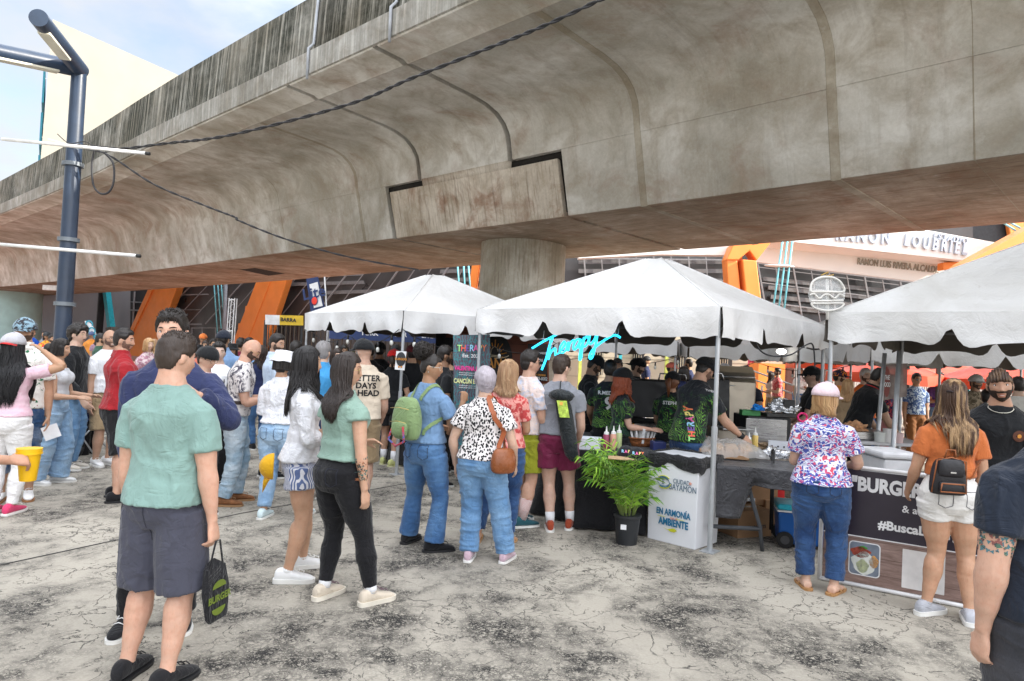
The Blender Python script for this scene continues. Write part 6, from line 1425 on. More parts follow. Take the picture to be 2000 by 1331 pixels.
for s_ in (-.07,.07): q=cc-ax*.30+ay*s_; m=MB(); m.tube([V((q.x,q.y,.10)),V((q.x-.01,q.y,.86))],.011,8); m.build('handle_rod',BLK,t,True)
q=cc-ax*.31; m=MB(); m.tube([V((q.x,q.y,.86))-ay*.075,V((q.x,q.y,.88)),V((q.x,q.y,.86))+ay*.075],.014,8); m.build('pull_handle',BLK,t,True); m=MB(); m.obox(V((cc.x,cc.y,.24))-ay*.176,ax*.16,ay*.012,V((0,0,.05))); m.build('grip_recess',M('cooler dark blue',(.008,.05,.2),.5),t,bevel=.004)
m=MB(); q=G(1550,1052)+V((0,.5,0)); m.box(q+V((0,0,.40)),(.12,.2,.18),0); o=m.build('red_crate',M('red plastic',(.6,.03,.03),.4),None,bevel=.006); tag(o,'red plastic crate seen between cooler handle and woman','crate')
# burger banner stand
PC=M('white plastic pipe',(.76,.76,.77),.35); bl=G(1600,1133);br=G(2010,1215)
b=NB('banner dark print'); v=b.co(); DKB=b.fin(b.mix(b.noise(v,3,4),(.016,.012,.022),(.035,.026,.045)),.32,b.bump(b.noise(v,2.2,3,.5),.35,.03),spec=.5)
b=NB('banner wood print'); v=b.co((1,1,1)); g_=b.noise(b.n('Mapping',{0:b._c.outputs['Object'],'Scale':(3.5,3.5,26)}).outputs[0],1.2,7,.7,.6); c_=b.mix(b.ramp(g_,(.3,0),(.7,1)),(.13,.075,.06),(.36,.25,.22)); sm_=b.ramp(b.math('FRACT',b.math('MULTIPLY',b.n('SeparateXYZ',{0:v}).outputs[2],8.0)),(.0,0),(.05,1)); c_=b.mix(sm_,(.06,.03,.025),c_); WDB=b.fin(c_,.32,spec=.5)
t=empty('burger_banner',bl,'long printed burger banner on a white pipe frame in front of the right tent','banner'); bd=(br-bl).normalized(); BH=.93; LN=(br-bl).length; bn=V((bd.y,-bd.x,0)); bn=bn if bn.y<0 else -bn
def bp(u,z,o=0): return bl+bd*u+V((0,0,z))+bn*o
m=MB(); m.prism([bp(.02,.40),bp(LN,.40),bp(LN,BH-.02),bp(.02,BH-.02)],tuple(bn*.006)); m.build('dark_print',DKB,t); m=MB(); m.prism([bp(.02,.04),bp(LN,.04),bp(LN,.396),bp(.02,.396)],tuple(bn*.006)); m.build('wood_print',WDB,t)
for a_,c_ in ((bp(0,.02),bp(LN,.02)),(bp(0,BH),bp(LN,BH)),(bp(0,0.01),bp(0,BH))): m=MB(); m.tube([a_,c_],.016,10); m.build('frame_pipe',PC,t,True)
m=MB(); m.beam(bp(.02,.398,.008),bp(LN,.398,.008),.003,.008); m.build('divider_line',WC,t)
upb=V((0,0,1)); 
def bword(s_,px,z,size,bold,w=1.0,align='LEFT'):
    d=ray(px,900); q=bl; tt=((q-CAM).dot(bn))/(V((d.x,d.y,0)).dot(bn)); x_=CAM+d*tt; u=(V((x_.x,x_.y,0))-V((bl.x,bl.y,0))).dot(bd); m=MB(); m.text(s_,bp(u,z,.0075),bd,upb,size,.001,bold=bold,font_w=w,align=align); m.build('lettering',WC,t); return u
bword('"BURGER"',1665,.80,.105,.045,.80); bword('& al plato',1765,.655,.055,.012); bword('#BuscaLaBurgerTante',1720,.51,.066,.035)
u=bword(' ',1690,.2,.01,0)
def upx(px): 
    d=ray(px,1050); tt=((bl-CAM).dot(bn))/(V((d.x,d.y,0)).dot(bn)); x_=CAM+d*tt; return (V((x_.x,x_.y,0))-V((bl.x,bl.y,0))).dot(bd)
def rr2(u0,u1,z0,z1,r,o,mt,nm,th=.001):
    P_=[]
    for (cx,cz,a0) in ((u1-r,z1-r,0),(u0+r,z1-r,90),(u0+r,z0+r,180),(u1-r,z0+r,270)):
        for i in range(6): a=R(a0+18*i); P_.append(bp(cx+r*math.cos(a),cz+r*math.sin(a),o))
    m=MB(); m.prism(P_,tuple(bn*th)); return m.build(nm,mt,t)
u0,u1=upx(1659),upx(1721); rr2(u0,u1,.10,.36,.03,.007,WC,'photo_border'); rr2(u0+.008,u1-.008,.108,.352,.024,.0085,M('plate photo grey',(.16,.19,.24),.4,.3,9),'photo_panel')
def blob(cu,cz,ru,rz,mt,nm): m=MB(); m.prism([bp(cu+ru*math.cos(a)*(1+.12*math.sin(a*5)),cz+rz*math.sin(a)*(1+.10*math.cos(a*4)),.0098) for a in [i*math.pi/10 for i in range(20)]],tuple(bn*.001)); m.build(nm,mt,t)
w_=u1-u0; blob(u0+w_*.5,.20,w_*.40,.085,M('plate cream',(.62,.64,.60),.4),'printed_plate'); blob(u0+w_*.38,.28,w_*.32,.04,M('ribs red brown',(.28,.05,.03),.4,.5,40),'printed_ribs'); blob(u0+w_*.80,.22,w_*.15,.045,M('bun golden',(.66,.33,.10),.4,.3,20),'printed_bun'); blob(u0+w_*.45,.175,w_*.2,.05,M('mash pale green',(.55,.60,.36),.4,.2,20),'printed_mash'); blob(u0+w_*.45,.315,w_*.14,.014,M('herb green',(.05,.3,.04),.4),'printed_herbs')
rr2(upx(1764),upx(1848),.07,.36,.004,.007,M('sheet white',(.72,.70,.69),.5),'white_sheet')
rr2(upx(1925),upx(1990),.05,.33,.01,.007,M('sticker yellow',(.75,.6,.08),.5,.3,30),'yellow_picture')
# equipment behind the banner
def cyl2(c,r1,r2,h,nm,mt,root=None,lab=None,cat=None): m=MB(); m.tube([c,c+V((0,0,h))],[r1,r2],20); o=m.build(nm,mt,root,auto=40); (tag(o,lab,cat) if lab else None); return o
t=empty('white_cooler',HX(1760,6.2),'white box cooler behind the burger banner','cooler'); block(t,1733,1800,.45,.92,6.0,.4,'cooler_body',M('cooler white',(.66,.66,.68),.45),.02); block(t,1730,1803,.925,.985,5.98,.44,'lid',M('cooler white',(.66,.66,.68),.45),.02)
t=empty('serving_table',HX(1690,7.6),'white serving table behind the burger banner under the right tent','table'); block(t,1620,1830,.86,.90,7.6,.6,'table_top',M('table grey white',(.5,.5,.52),.5)); block(t,1660,1745,.905,1.0,7.7,.4,'griddle_plate',STL); [block(t,x,x+5,0,.86,7.65,.04,'leg',GAL,0) for x in (1630,1745,1820)]
crumple('burger_buns','pile of grilled buns on the griddle behind the pink cap woman','food',HX(1672,7.75)+V((0,0,1.0)),.14,.08,.07,M('bun toasted',(.45,.24,.12),.6,.6,22,.5,30),.35,20,5)
for i,(x,z,c_,lab) in enumerate(((1723,.90,(.6,.62,.6),'clear plastic tub of broth'),(1740,.90,(.68,.66,.65),'tall white paper cup'),(1758,.90,(.62,.45,.45),'pinkish plastic tub'))): cyl2(HX(x,7.62)+V((0,0,z)),.05,.06,.15 if i==1 else .11,'food_tub',M('tub %d'%i,c_,.4),None,lab+' on the serving table','tub')
b=NB('translucent logo sheet'); v=b.co(); CB=b.fin(b.mix(b.ramp(b.noise(v,5,3),(.4,0),(.6,1)),(.34,.27,.24),(.20,.14,.12)),.4,**{'Alpha':.72}); t=empty('logo_curtain',HX(1745,8.3),'brownish clear plastic curtain with an oval logo beside the orange shirt woman','banner')
m=MB(); m.prism(flat([(1727,713),(1773,710),(1771,775),(1722,783)],8.3,0),(0,.005,0)); m.build('plastic_sheet',CB,t); m=MB(); m.prism([D(1732+6.5*math.cos(a),746+30*math.sin(a),8.27) for a in [i*math.pi/14 for i in range(28)]],(0,.003,0)); m.build('oval_logo',M('oval red brown',(.22,.05,.04),.5),t)
pxt(t,'THE',1732,738,9,8.26,WC,.03,.5); pxt(t,'FOOD',1732,752,9,8.26,WC,.03,.4)
t=empty('bar_rail',HX(1650,6.6),'bent dark steel rail with clamp behind the pink cap woman','rail'); m=MB(); m.tube([HX(1628,6.7)+V((0,0,.90)),HX(1700,6.7)+V((0,0,.90)),HX(1712,6.7)+V((0,0,.80)),HX(1712,6.7)],.022,8); m.build('rail_tube',DRK,t,True)
for lab,x0,y0,x1,y1,Y in (('leaning tent pole left of the logo curtain',1728,690,1712,880,8.0),('leaning tent pole right of the logo curtain',1757,685,1742,905,6.9)):
    m=MB(); q=D(x1,y1,Y); q.z=0; m.tube([D(x0,y0,Y),D(x1,y1,Y),q],.024,12); tag(m.build('leaning_pole',GAL,None,True),lab,'pole')
# folding chair and wheelchair wheel at far left
t=empty('folding_chair',HX(178,9.6),'folding camp chair frame of red and grey tubes behind the wide jeans woman','chair'); c=HX(172,9.5)
for a_,b_ in (((-.22,0,0),(.2,.05,.5)),((.2,0,0),(-.22,.05,.5)),((-.22,.35,0),(.2,.35,.5)),((.2,.35,0),(-.22,.35,.5))): m=MB(); m.tube([c+V(a_),c+V(b_)],.011,6); m.build('leg',GAL,t,True)
m=MB(); m.obox(c+V((0,.18,.5)),(.46,0,0),(0,.36,0),(0,0,.02)); m.build('seat',cloth('chair navy cloth',(.02,.03,.08)),t); m=MB(); m.obox(c+V((0,.38,.78)),(.46,0,0),(0,.02,0),(0,0,.42)); m.build('backrest',cloth('chair red cloth',(.35,.02,.03)),t)
m=MB(); w_=HX(152,9.3); m.tube([w_+V((.16*math.cos(a),0,.16+.16*math.sin(a))) for a in [i*math.pi/10 for i in range(21)]],.018,8); o=m.build('cart_wheel',BLK,None,True); tag(o,'black spoked cart wheel behind the wide jeans woman','wheel')
for i in range(5): a=i*math.pi/2.5; m=MB(); m.tube([w_+V((0,0,.16)),w_+V((.15*math.cos(a),0,.16+.15*math.sin(a)))],.006,5); m.build('spoke',M('spoke red',(.4,.03,.03),.5),o)
# ------------------------------------------------------------------ clothing palette
WS=M('white rubber sole',(.76,.75,.72),.5,.05); BSM=cloth('black shoe knit',(.012,.012,.014)); WSH=cloth('white leather shoe',(.74,.74,.74),rough=.45,wr=.1); DS_=M('black rubber sole',(.02,.02,.022),.6)
BH=hairmat((.014,.010,.008)); DB=hairmat((.030,.017,.011)); GH=hairmat((.22,.21,.21)); LG=hairmat((.40,.36,.40)); RH=hairmat((.26,.055,.018)); BLH=hairmat((.42,.24,.11),(.55,.36,.18)); HLH=hairmat((.075,.038,.022),(.45,.29,.15)); WH=hairmat((.62,.60,.58)); LBH=hairmat((.33,.19,.10),(.50,.33,.19))
TEE=lambda n,c,**k: cloth(n,c,**k)
BLKT=TEE('black cotton',(.011,.012,.014)); WHTT=TEE('white cotton',(.74,.75,.78)); NAVT=TEE('navy cotton',(.022,.030,.085)); GRYT=TEE('heather grey cotton',(.23,.24,.27)); JRS=cloth('black leaf print jersey',(.010,.012,.016),'leaves',(.16,.36,.05),rough=.6)
DEN=cloth('mid blue denim',(.045,.115,.26),'denim',(.12,.24,.42)); DEN2=cloth('light blue denim',(.20,.33,.50),'denim',(.42,.54,.66)); DEN3=cloth('dark blue denim',(.014,.040,.115),'denim',(.05,.11,.24)); DEN4=cloth('washed blue denim',(.10,.21,.38),'denim',(.22,.36,.52)); BLKD=cloth('black denim',(.010,.010,.012))
S1=(BSM,WS); S2=(WSH,WS); S3=(BSM,DS_)
def pl(fit='straight',ln=.97,mat=DEN,**k): return dict(fit=fit,len=ln,mat=mat,**k)
def sh_(ln=.45,mat=BLKD,**k): return dict(fit='shorts',len=ln,mat=mat,**k)
def tp(mat,**k): return dict(mat=mat,**k)
def lroot(F,name,label,cat,group=None):
    t=empty(name,tuple(F.root.location),label,cat,group); t.rotation_euler=F.root.rotation_euler; t['wl']=[0.0,0.0,0.0]; return t
def ribbon(F,pts,w,mat,root,name='strap',off=.006,th=.003,n=26,bv=None,surf=True):
    bv=bv or getattr(F,'tbvh',F.bvh); P=[]
    for i in range(len(pts)-1):
        p0,p1,p2,p3=[V(q) for q in (pts[max(i-1,0)],pts[i],pts[i+1],pts[min(i+2,len(pts)-1)])]
        k_=max(2,n//(len(pts)-1))
        for k in range(k_): u=k/k_; P.append(.5*((2*p1)+(-p0+p2)*u+(2*p0-5*p1+4*p2-p3)*u*u+(-p0+3*p1-3*p2+p3)*u**3))
    P.append(V(pts[-1])); rings=[];
    Q=[];N=[]
    for p in P:
        r=bv.find_nearest(p) if surf else (None,)
        if r[0] is not None and (p-r[0]).length<.12: Q.append(r[0]+r[1]*off); N.append(r[1])
        else: Q.append(p); N.append(V((0,-1,0)))
    for i,p in enumerate(Q):
        d=(Q[min(i+1,len(Q)-1)]-Q[max(i-1,0)]); d=d.normalized() if d.length>1e-6 else V((0,0,1)); nn=N[i]; s=d.cross(nn); s=s.normalized() if s.length>1e-4 else V((1,0,0)); nn=s.cross(d)
        rings.append([p-s*w/2,p+s*w/2,p+s*w/2+nn*th,p-s*w/2+nn*th])
    m=MB(); m.loft(rings); return m.build(name,mat,root,auto=50)
def tattoo(F,side,a0,a1,n,cols,seed,lower=True):
    rng=random.Random(seed); s_,el,wr,d1,d2,pn,prof=F.arm[side]; A_,B_=(el,wr) if lower else (s_,el); g=empty_child('tattoo',F.body)
    g.parent=F.body
    ax=(B_-A_).normalized(); mbs=[MB() for _ in cols]
    for i in range(n*3):
        a=rng.uniform(0,6.28); u=rng.uniform(a0,a1); o=ax.orthogonal().normalized(); o=(Matrix.Rotation(a,3,ax)@o); c=A_.lerp(B_,u)+o*.09; k=rng.randrange(len(cols)); r=rng.uniform(.003,.008); t1=ax; t2=ax.cross(o); P=[]; ph=rng.uniform(0,6)
        for j in range(9):
            b_=j*2*math.pi/9; rr=r*(1+.5*math.sin(b_*3+ph)); h=F.bvh.ray_cast(c+t1*math.cos(b_)*rr+t2*math.sin(b_)*rr,-o,.12)
            if h[0] is None: break
            P.append(h[0]+h[1]*.0012)
        if len(P)==9: mbs[k].add(P,[tuple(range(9))])
    for k,(m,c) in enumerate(zip(mbs,cols)):
        if m.v: m.build('ink',M('tattoo ink %.2f %.2f %.2f'%c,c,.6),F.body)
    bpy.data.objects.remove(g)
def pockets(F,mat=None,u0=.475,u1=.545,x0=.050,w=.040):
    m0=mat or F.bottom.data.materials[0]; H=F.H
    for s in(-1,1):
        P=[]
        sh0=[(-w,u1*H),(w,u1*H),(w,(u0+.012)*H),(0,u0*H),(-w,(u0+.012)*H),(-w,u1*H)]
        for (a,z),(c,z2) in zip(sh0,sh0[1:]):
            for k in range(5):
                x=s*x0*H+a+(c-a)*k/5; zz=z+(z2-z)*k/5; h=F.bbvh.ray_cast(V((x+F.spine(.5)[0].x,-.5,zz)),V((0,1,0)),.8)
                if h[0] is not None: P.append(h[0]+h[1]*.0015)
        if len(P)>6: P.append(P[0]); m=MB(); m.tube(P,.0022,4); m.build('back_pocket',SEAM,F.bottom,True)
SEAM=M('seam thread dark',(.02,.022,.035),.8); SEAMW=M('seam grey',(.4,.4,.4),.8)
PS=person
# ------------------------------------------------------------------ foreground
SAND=M('tan leather',(.42,.24,.11),.5); LAC=M('white lace',(.7,.7,.7),.7)
F=PS('large man in teal tee shirt and grey shorts nearest on the left',HX(344,3.44),1.715,12,'m',1.17,((( .10,-.02,-1),(.02,.14,-1)),((.16,0,-1),(.10,.10,-1))),head=(22,8,-3),skin=(.62,.35,.25),fpx=((246,1325),(324,1345)),
  top=tp(TEE('sage teal cotton',(.20,.315,.285)),hem=.515,sleeve=.66,sw=.020,amp=.009,loose=.0),bottom=sh_(.50,cloth('slate grey twill',(.060,.062,.085)),hem=.014),shoes=(BSM,DS_),hair=('short',hairmat((.032,.020,.014)),dict(vol=.014)),q=0,curl=(.5,1.1))
F0=F
P_=[]
for k in range(9):
    h=F.bbvh.ray_cast(V((.03+.014*k,-.5,.885)),V((0,1,0)),.8)
    if h[0] is not None: P_.append(h[0]+h[1]*.001)
if len(P_)>3: m=MB(); m.tube(P_,.003,5); m.build('pocket_welt',SEAM,F.bottom,True)
for zz in (.955,):
    P_=[]
    for k in range(41):
        a=2*math.pi*k/40; h=F.bbvh.ray_cast(V((.6*math.cos(a),.6*math.sin(a),zz)),V((-math.cos(a),-math.sin(a),0)),.7)
        if h[0] is not None: P_.append(h[0]+h[1]*.001)
    m=MB(); m.tube(P_,.0022,4); m.build('waistband_seam',SEAM,F.bottom,True)
P_=[]
for k in range(14):
    h=F.bbvh.ray_cast(V((F.spine(.5)[0].x,-.5,.94-.018*k)),V((0,1,0)),.8)
    if h[0] is not None: P_.append(h[0]+h[1]*.0008)
m=MB(); m.tube(P_,.002,4); m.build('seat_seam',SEAM,F.bottom,True)
# his black gift bag
t=lroot(F,'shopping_bag','black non-woven bag with a green burger print hanging from the big man right hand','bag'); hw=F.arm[1][2]+F.arm[1][4]*.085
BGM=cloth('black bag fabric',(.010,.010,.012),wr=.8); c=hw+V((.02,.0,0)); m=MB(); rg=[]
for z,w_,d_,r_ in ((-.10,.012,.004,0),(-.14,.070,.014,.1),(-.25,.085,.020,.2),(-.38,.075,.012,.3),(-.40,.065,.008,.35)): rg.append([c+V((d_*a*1.0-.02+.1*r_,w_*b_+.03*r_,z)) for a,b_ in ((-1,-1),(1,-1),(1,1),(-1,1))])
m.loft(rg); m.build('bag_body',BGM,t,bevel=.004); m=MB(); m.tube([c+V((0,-.06,-.16)),c+V((0,-.012,-.01)),c+V((0,.02,-.01)),c+V((0,.06,-.16))],.005,6); m.build('handle',BGM,t,True)
LIME=M('lime print',(.13,.18,.02),.6); 
for z,nm in ((-.235,'top'),(-.335,'low')): m=MB(); m.prism([c+V((.021+.015*(-z),.052*math.cos(a),z+.035*math.sin(a)*(1 if nm=='top' else -1))) for a in [i*math.pi/10 for i in range(11)]],(.0015,0,0)); m.build('burger_print',LIME,t)
m=MB(); m.text('BURGER',c+V((.030,0,-.285)),V((0,1,0)),V((0,0,1)),.034,.001,bold=.03); m.build('lettering',LIME,t)
F=PS('tall dark haired man in navy sweatshirt, hand at chin, behind the teal shirt man',HX(340,4.05),1.85,165,'m',1.0,(((.48,.50,-.62),(-.50,.50,.50)),((.02,.10,-1),(-.30,.60,-.7))),head=(8,2,3),skin=(.63,.36,.26),feet=((-.13,0,10),(.15,.05,10)),
  top=tp(TEE('navy sweatshirt',(.028,.036,.095)),hem=.53,sleeve=1.93,sw=.024,amp=.011,loose=.05),bottom=pl('straight',.97,BLKD),shoes=(BSM,WS,'sneaker',LAC),hair=('quiff',BH,dict(vol=.012)),q=0,curl=(1.3,.5))
F=PS('woman in sage knit top and black skinny trousers with tattooed forearm',HX(664,4.57),1.645,38,'f',1.22,('fold',((.22,-.05,-1),(.10,.10,-1))),head=(46,2,0),twist=0,skin=(.56,.32,.215),fpx=((632,1168),(724,1180)),
  top=tp(cloth('sage green knit',(.24,.36,.30),'knit',weave=400),hem=.575,sleeve=.26,sw=.022,amp=.006,loose=.06),bottom=pl('skinny',.93,BLKD,amp=.004),shoes=(cloth('beige mesh shoe',(.60,.52,.42)),M('cream sole',(.68,.63,.54),.6),'chunky',M('lace purple brown',(.18,.12,.14),.7),M('white sock',(.7,.7,.72),.8),.06),
  hair=('long',hairmat((.022,.014,.011)),dict(len=.33,w=.10,front=.1,wave=.004)),face=dict(shades=(.5,.36,.15)),q=0)
pockets(F)
tattoo(F,1,.12,.72,60,((.03,.05,.05),(.05,.14,.12),(.28,.10,.04)),3)
F=PS('woman in white linen shirt and white sneakers with long black hair in profile',HX(597,4.95),1.67,72,'f',.92,('fold','fold'),head=(10,0,0),skin=(.55,.31,.20),fpx=((590,1110),(560,1138)),
  top=tp(cloth('white linen',(.70,.70,.73),wr=.8),hem=.515,sleeve=1.35,sw=.020,kind='shirt',amp=.012,loose=.05,name='linen_shirt'),bottom=sh_(.20,cloth('striped shorts',(.66,.66,.70),'stripes',(.10,.14,.28),c3=(1,1,1))),shoes=(WSH,WS,'chunky'),
  hair=('long',hairmat((.010,.008,.008)),dict(len=.36,w=.095,front=.35,wave=.012)),face=dict(headshades=(.02,.02,.02)),q=0)
t=lroot(F,'baseball_cap','mustard yellow cap hanging at the hip of the white linen shirt woman','cap'); c=V((-.02,-.175,.80)); YC=cloth('mustard yellow twill',(.66,.36,.015)); m=MB()
m.loft([[c+V((math.cos(b2)*.085*math.cos(a),-.10*math.sin(a),.01+math.sin(b2)*.095*math.cos(a))) for b2 in [j*math.pi/12 for j in range(24)]] for a in [i/8*1.54 for i in range(9)]]); m.build('crown',YC,t,True)
m=MB(); m.loft([[c+V((.075*u,-.02-.045*v_,-.075-.10*v_*math.sqrt(max(0,1-u*u)))) for u in [-1+i/6 for i in range(13)]] for v_ in (0,.5,1)],closed=False,caps=False); m.build('brim',YC,t,True,solid=.004)
F=PS('woman in blue tee with curly hair bun and glasses holding her hand up',HX(840,5.72),1.66,34,'f',1.06,('fwd',((.35,.30,-.9),(-.10,.45,1.0))),head=(62,4,0),skin=(.40,.215,.125),fpx=((797,1060),(846,1078),(10,35)),
  top=tp(TEE('steel blue cotton',(.155,.26,.42)),hem=.555,sleeve=.60,sw=.020,amp=.009,loose=.04),bottom=pl('boot',.965,DEN,waist=.61,amp=.006),shoes=(BSM,DS_,'sneaker'),hair=('curlybun',BH),face=dict(glasses=(.55,.55,.50),earring=1,gaze=.5),q=0,curl=(.5,1.2))
pockets(F)
t=lroot(F,'backpack','olive green fabric backpack with woven straps on the blue tee woman','backpack'); GN=cloth('sage green nylon',(.20,.29,.13),rough=.5,wr=.7); c,a,f_,u_=F.spine(.69); c=c-f_*.205+V((-.05,0,0))
m=MB(); rg=[]
for z,w_,d_ in ((-.20,.10,.035),(-.185,.125,.06),(-.10,.14,.085),(0,.138,.08),(.09,.115,.062),(.14,.09,.045),(.155,.05,.02)): rg.append(ring(c+V((0,0,z))+V((0,.01,0)),V((1,0,0)),V((0,1,0)),w_,d_,d_,22,.7))
m.loft(rg); m.build('bag_body',GN,t,True,sub=1); m=MB(); m.loft([ring(c+V((0,-.075,z)),V((1,0,0)),V((0,1,0)),w_,d_,d_,18,.7) for z,w_,d_ in ((-.165,.06,.012),(-.155,.085,.028),(-.06,.088,.028),(-.05,.06,.01))]); m.build('front_pocket',GN,t,True,sub=1)
GD=M('zip gold',(.55,.40,.15),.35,metal=.8)
for z,w_ in ((-.05,.085),(.06,.10)): m=MB(); m.tube([c+V((-w_,-.085 if z>0 else -.098,z)),c+V((0,-.098 if z>0 else -.108,z+.012)),c+V((w_,-.085 if z>0 else -.098,z))],.0028,5); m.build('zip',GD,t,True)
sc,sr,sf,su=F.spine(.82)
for s in(-1,1): ribbon(F,[c+V((s*.06,.06,.13)),sc+sr*s*.075*1+V((0,-.03,.03)),sc+sr*s*.09+sf*.06+V((0,0,-.03)),F.spine(.70)[0]+sr*s*.15+sf*.03,c+V((s*.11,.05,-.13))],.030,GN,t)
RB=cloth('woven red strap',(.45,.06,.07),'blotch',(.10,.12,.35)); m=MB(); m.tube([c+V((-.10,-.05,-.10)),c+V((-.12,-.07,-.2)),c+V((-.02,-.09,-.245)),c+V((.07,-.09,-.20)),c+V((.06,-.10,-.08))],.010,6); m.build('woven_strap',RB,t,True)
F=PS('grey haired older woman in leopard spot blouse and blue jeans',HX(943,5.6),1.56,14,'f',1.36,(((.38,-.12,-1),(-.05,.30,-.95)),((.38,.0,-1),(.0,.5,-.8))),head=(-38,2,0),skin=(.60,.38,.28),fpx=((915,1094),(987,1097)),
  top=tp(cloth('leopard blouse',(.72,.68,.67),'leopard',(.012,.012,.014)),hem=.535,sleeve=.58,sw=.030,amp=.008,loose=.06),bottom=pl('straight',.975,DEN4,hem=.022),shoes=(cloth('lilac knit shoe',(.50,.36,.42)),WS),hair=('crop',LG),face=dict(glasses=(.25,.04,.03)),q=0)
t=lroot(F,'handbag','glossy brown leather shoulder bag with a wide rust strap beside the leopard blouse','handbag'); LB=M('brown glossy leather',(.24,.075,.025),.28,.2,9,.3,30); sc=F.spine(.80)[0]; bc=V((.245,-.11,.86))
m=MB(); m.loft([ring(bc+V((0,0,z)),V((.75,.65,0)),V((-.65,.75,0)),w_,d_,d_,20,.75) for z,w_,d_ in ((-.12,.07,.03),(-.105,.105,.055),(-.02,.115,.06),(.07,.09,.04),(.085,.06,.02))]); m.build('bag_body',LB,t,True,sub=1)
ribbon(F,[bc+V((.05,-.0,.07)),V((.21,-.15,1.05)),V((.17,-.16,1.20)),V((.115,-.10,1.33)),V((.10,.03,1.345)),V((.17,.14,1.1)),bc+V((.04,.08,.06))],.040,M('rust strap',(.36,.10,.035),.5),t,bv=F.tbvh)
F=PS('blonde woman in pink floral top behind the leopard blouse woman',HX(992,6.15),1.63,12,'f',1.10,('fold','fold'),head=(30,6,0),skin=TAN,top=tp(cloth('pink floral',(.68,.30,.26),'blotch',(.48,.06,.06)),hem=.53,amp=.009),bottom=pl('straight',.93,DEN3),shoes=(SAND,SAND,'sandal'),feet=((-.20,.0,10),(.08,-.02,10)),hair=('long',LBH,dict(len=.20,w=.095,wave=.004)),q=0)
F=PS('man in sunglasses with pale tee and olive green shorts at the counter',G(1020,1024),1.72,55,'m',1.0,(((.1,.2,-1),(-.3,.9,.1)),((.15,.1,-1),(-.1,1,.05))),head=(25,-2,0),skin=(.60,.34,.24),feet=((-.10,.04,5),(.10,-.06,8)),
  top=tp(cloth('pale tie dye tee',(.70,.58,.54),'tiedye',(.50,.55,.68)),hem=.53,amp=.010),bottom=sh_(.40,cloth('olive shorts',(.26,.27,.02))),shoes=(cloth('teal suede',(.02,.08,.10)),WS,'sneaker',LAC,cloth('striped socks',(.7,.7,.7),'stripes',(.35,.06,.03)),.20),hair=('quiff',BH,dict(vol=.022)),face=dict(shades=(.02,.02,.02)),q=0)
def chairbag(F,label,top_,bot_,r=.052,card=True):
    t=lroot(F,'chair_bag',label,'bag','black drawstring chair bags'); BG=cloth('black chair bag nylon',(.016,.020,.022),rough=.4,wr=1.0); d=(bot_-top_); m=MB(); pts=[top_+d*u for u in (0,.02,.06,.10,.14,.17,.22,.4,.7,.92,1.0)]; rr=[.012,.07,.11,.12,.10,.062,.07,.08,.074,.064,.02]
    rings=[]; X=V((1,0,0)); Y=d.normalized().cross(X).normalized()
    for p,q_,i in zip(pts,rr,range(20)): rings.append([p+(X*math.cos(a)+Y*math.sin(a)*.8)*q_*(1+.10*math.sin(a*7+i*1.3)*(1 if i<7 else .3)) for a in [k*math.pi/14 for k in range(28)]])
    m.loft(rings); m.build('bag_body',BG,t,True)
    if card: c=top_+d*.27+V((-.0,-.082,0)); m=MB(); m.obox(c,(.095,0,0),(0,.003,0),d.normalized()*.16); k=m.build('printed_card',M('card lime green',(.40,.55,.08),.5,.5,30),t); m=MB(); m.obox(c+V((-.02,-.003,.05)),(.03,0,0),(0,.002,0),(0,0,.03)); m.build('card_picture',M('card orange',(.75,.4,.08),.5),k)
    ribbon(F,[top_+V((0,.02,-.02)),V((top_.x,top_.y+.12,top_.z+.09)),V((top_.x+.01,top_.y+.24,top_.z-.05)),V((top_.x*1.3,top_.y+.18,1.1)),top_+d*.6+V((0,.05,0))],.010,BG,t,n=20)
chairbag(F,'long black chair bag on the back of the man in sunglasses',V((-.09,-.17,1.37)),V((.05,-.24,.62)),card=False)
F=PS('man in heather grey tee and burgundy shorts at the counter, seen from behind',HX(1090,6.72),1.69,8,'m',1.13,('fwd','bentdown'),head=(35,4,0),skin=(.62,.38,.29),fpx=((1074,1036),(1112,1033)),
  top=tp(GRYT,hem=.55,sleeve=.55,amp=.010,sw=.018),bottom=sh_(.30,cloth('burgundy shorts',(.14,.012,.045),rough=.5),hem=.012),shoes=(cloth('rust suede',(.30,.055,.025)),WS,'sneaker',LAC,M('white sock',(.7,.7,.72),.8),.10),hair=('short',DB,dict(vol=.02)),face=dict(glasses=(.03,.03,.03)),q=0)
chairbag(F,'long black chair bag with a lime card on the back of the grey tee man',V((.05,-.20,1.38)),V((.20,-.20,.70)))
F=PS('woman in pink cap and red blue patterned blouse with dark jeans',HX(1611,5.22),1.57,16,'f',1.40,('fwd',((.42,.10,-1),(-.2,.9,-.15))),head=(48,2,0),skin=(.62,.38,.28),fpx=((1573,1148),(1628,1160),(10,30)),
  top=tp(cloth('fan print blouse',(.70,.70,.78),'floral',(.035,.055,.30),c3=(.60,.05,.10)),hem=.52,sleeve=.66,sw=.026,amp=.008,loose=.06),bottom=pl('straight',.935,DEN3,hem=.012),shoes=(SAND,M('cork sole',(.38,.20,.08),.8,.3,40),'sandal'),hair=('bob',BLH,dict(len=.10,w=.09,front=.45,wave=.003)),hats=('cap',cloth('pale pink cap',(.72,.56,.60))),q=0)
pockets(F)
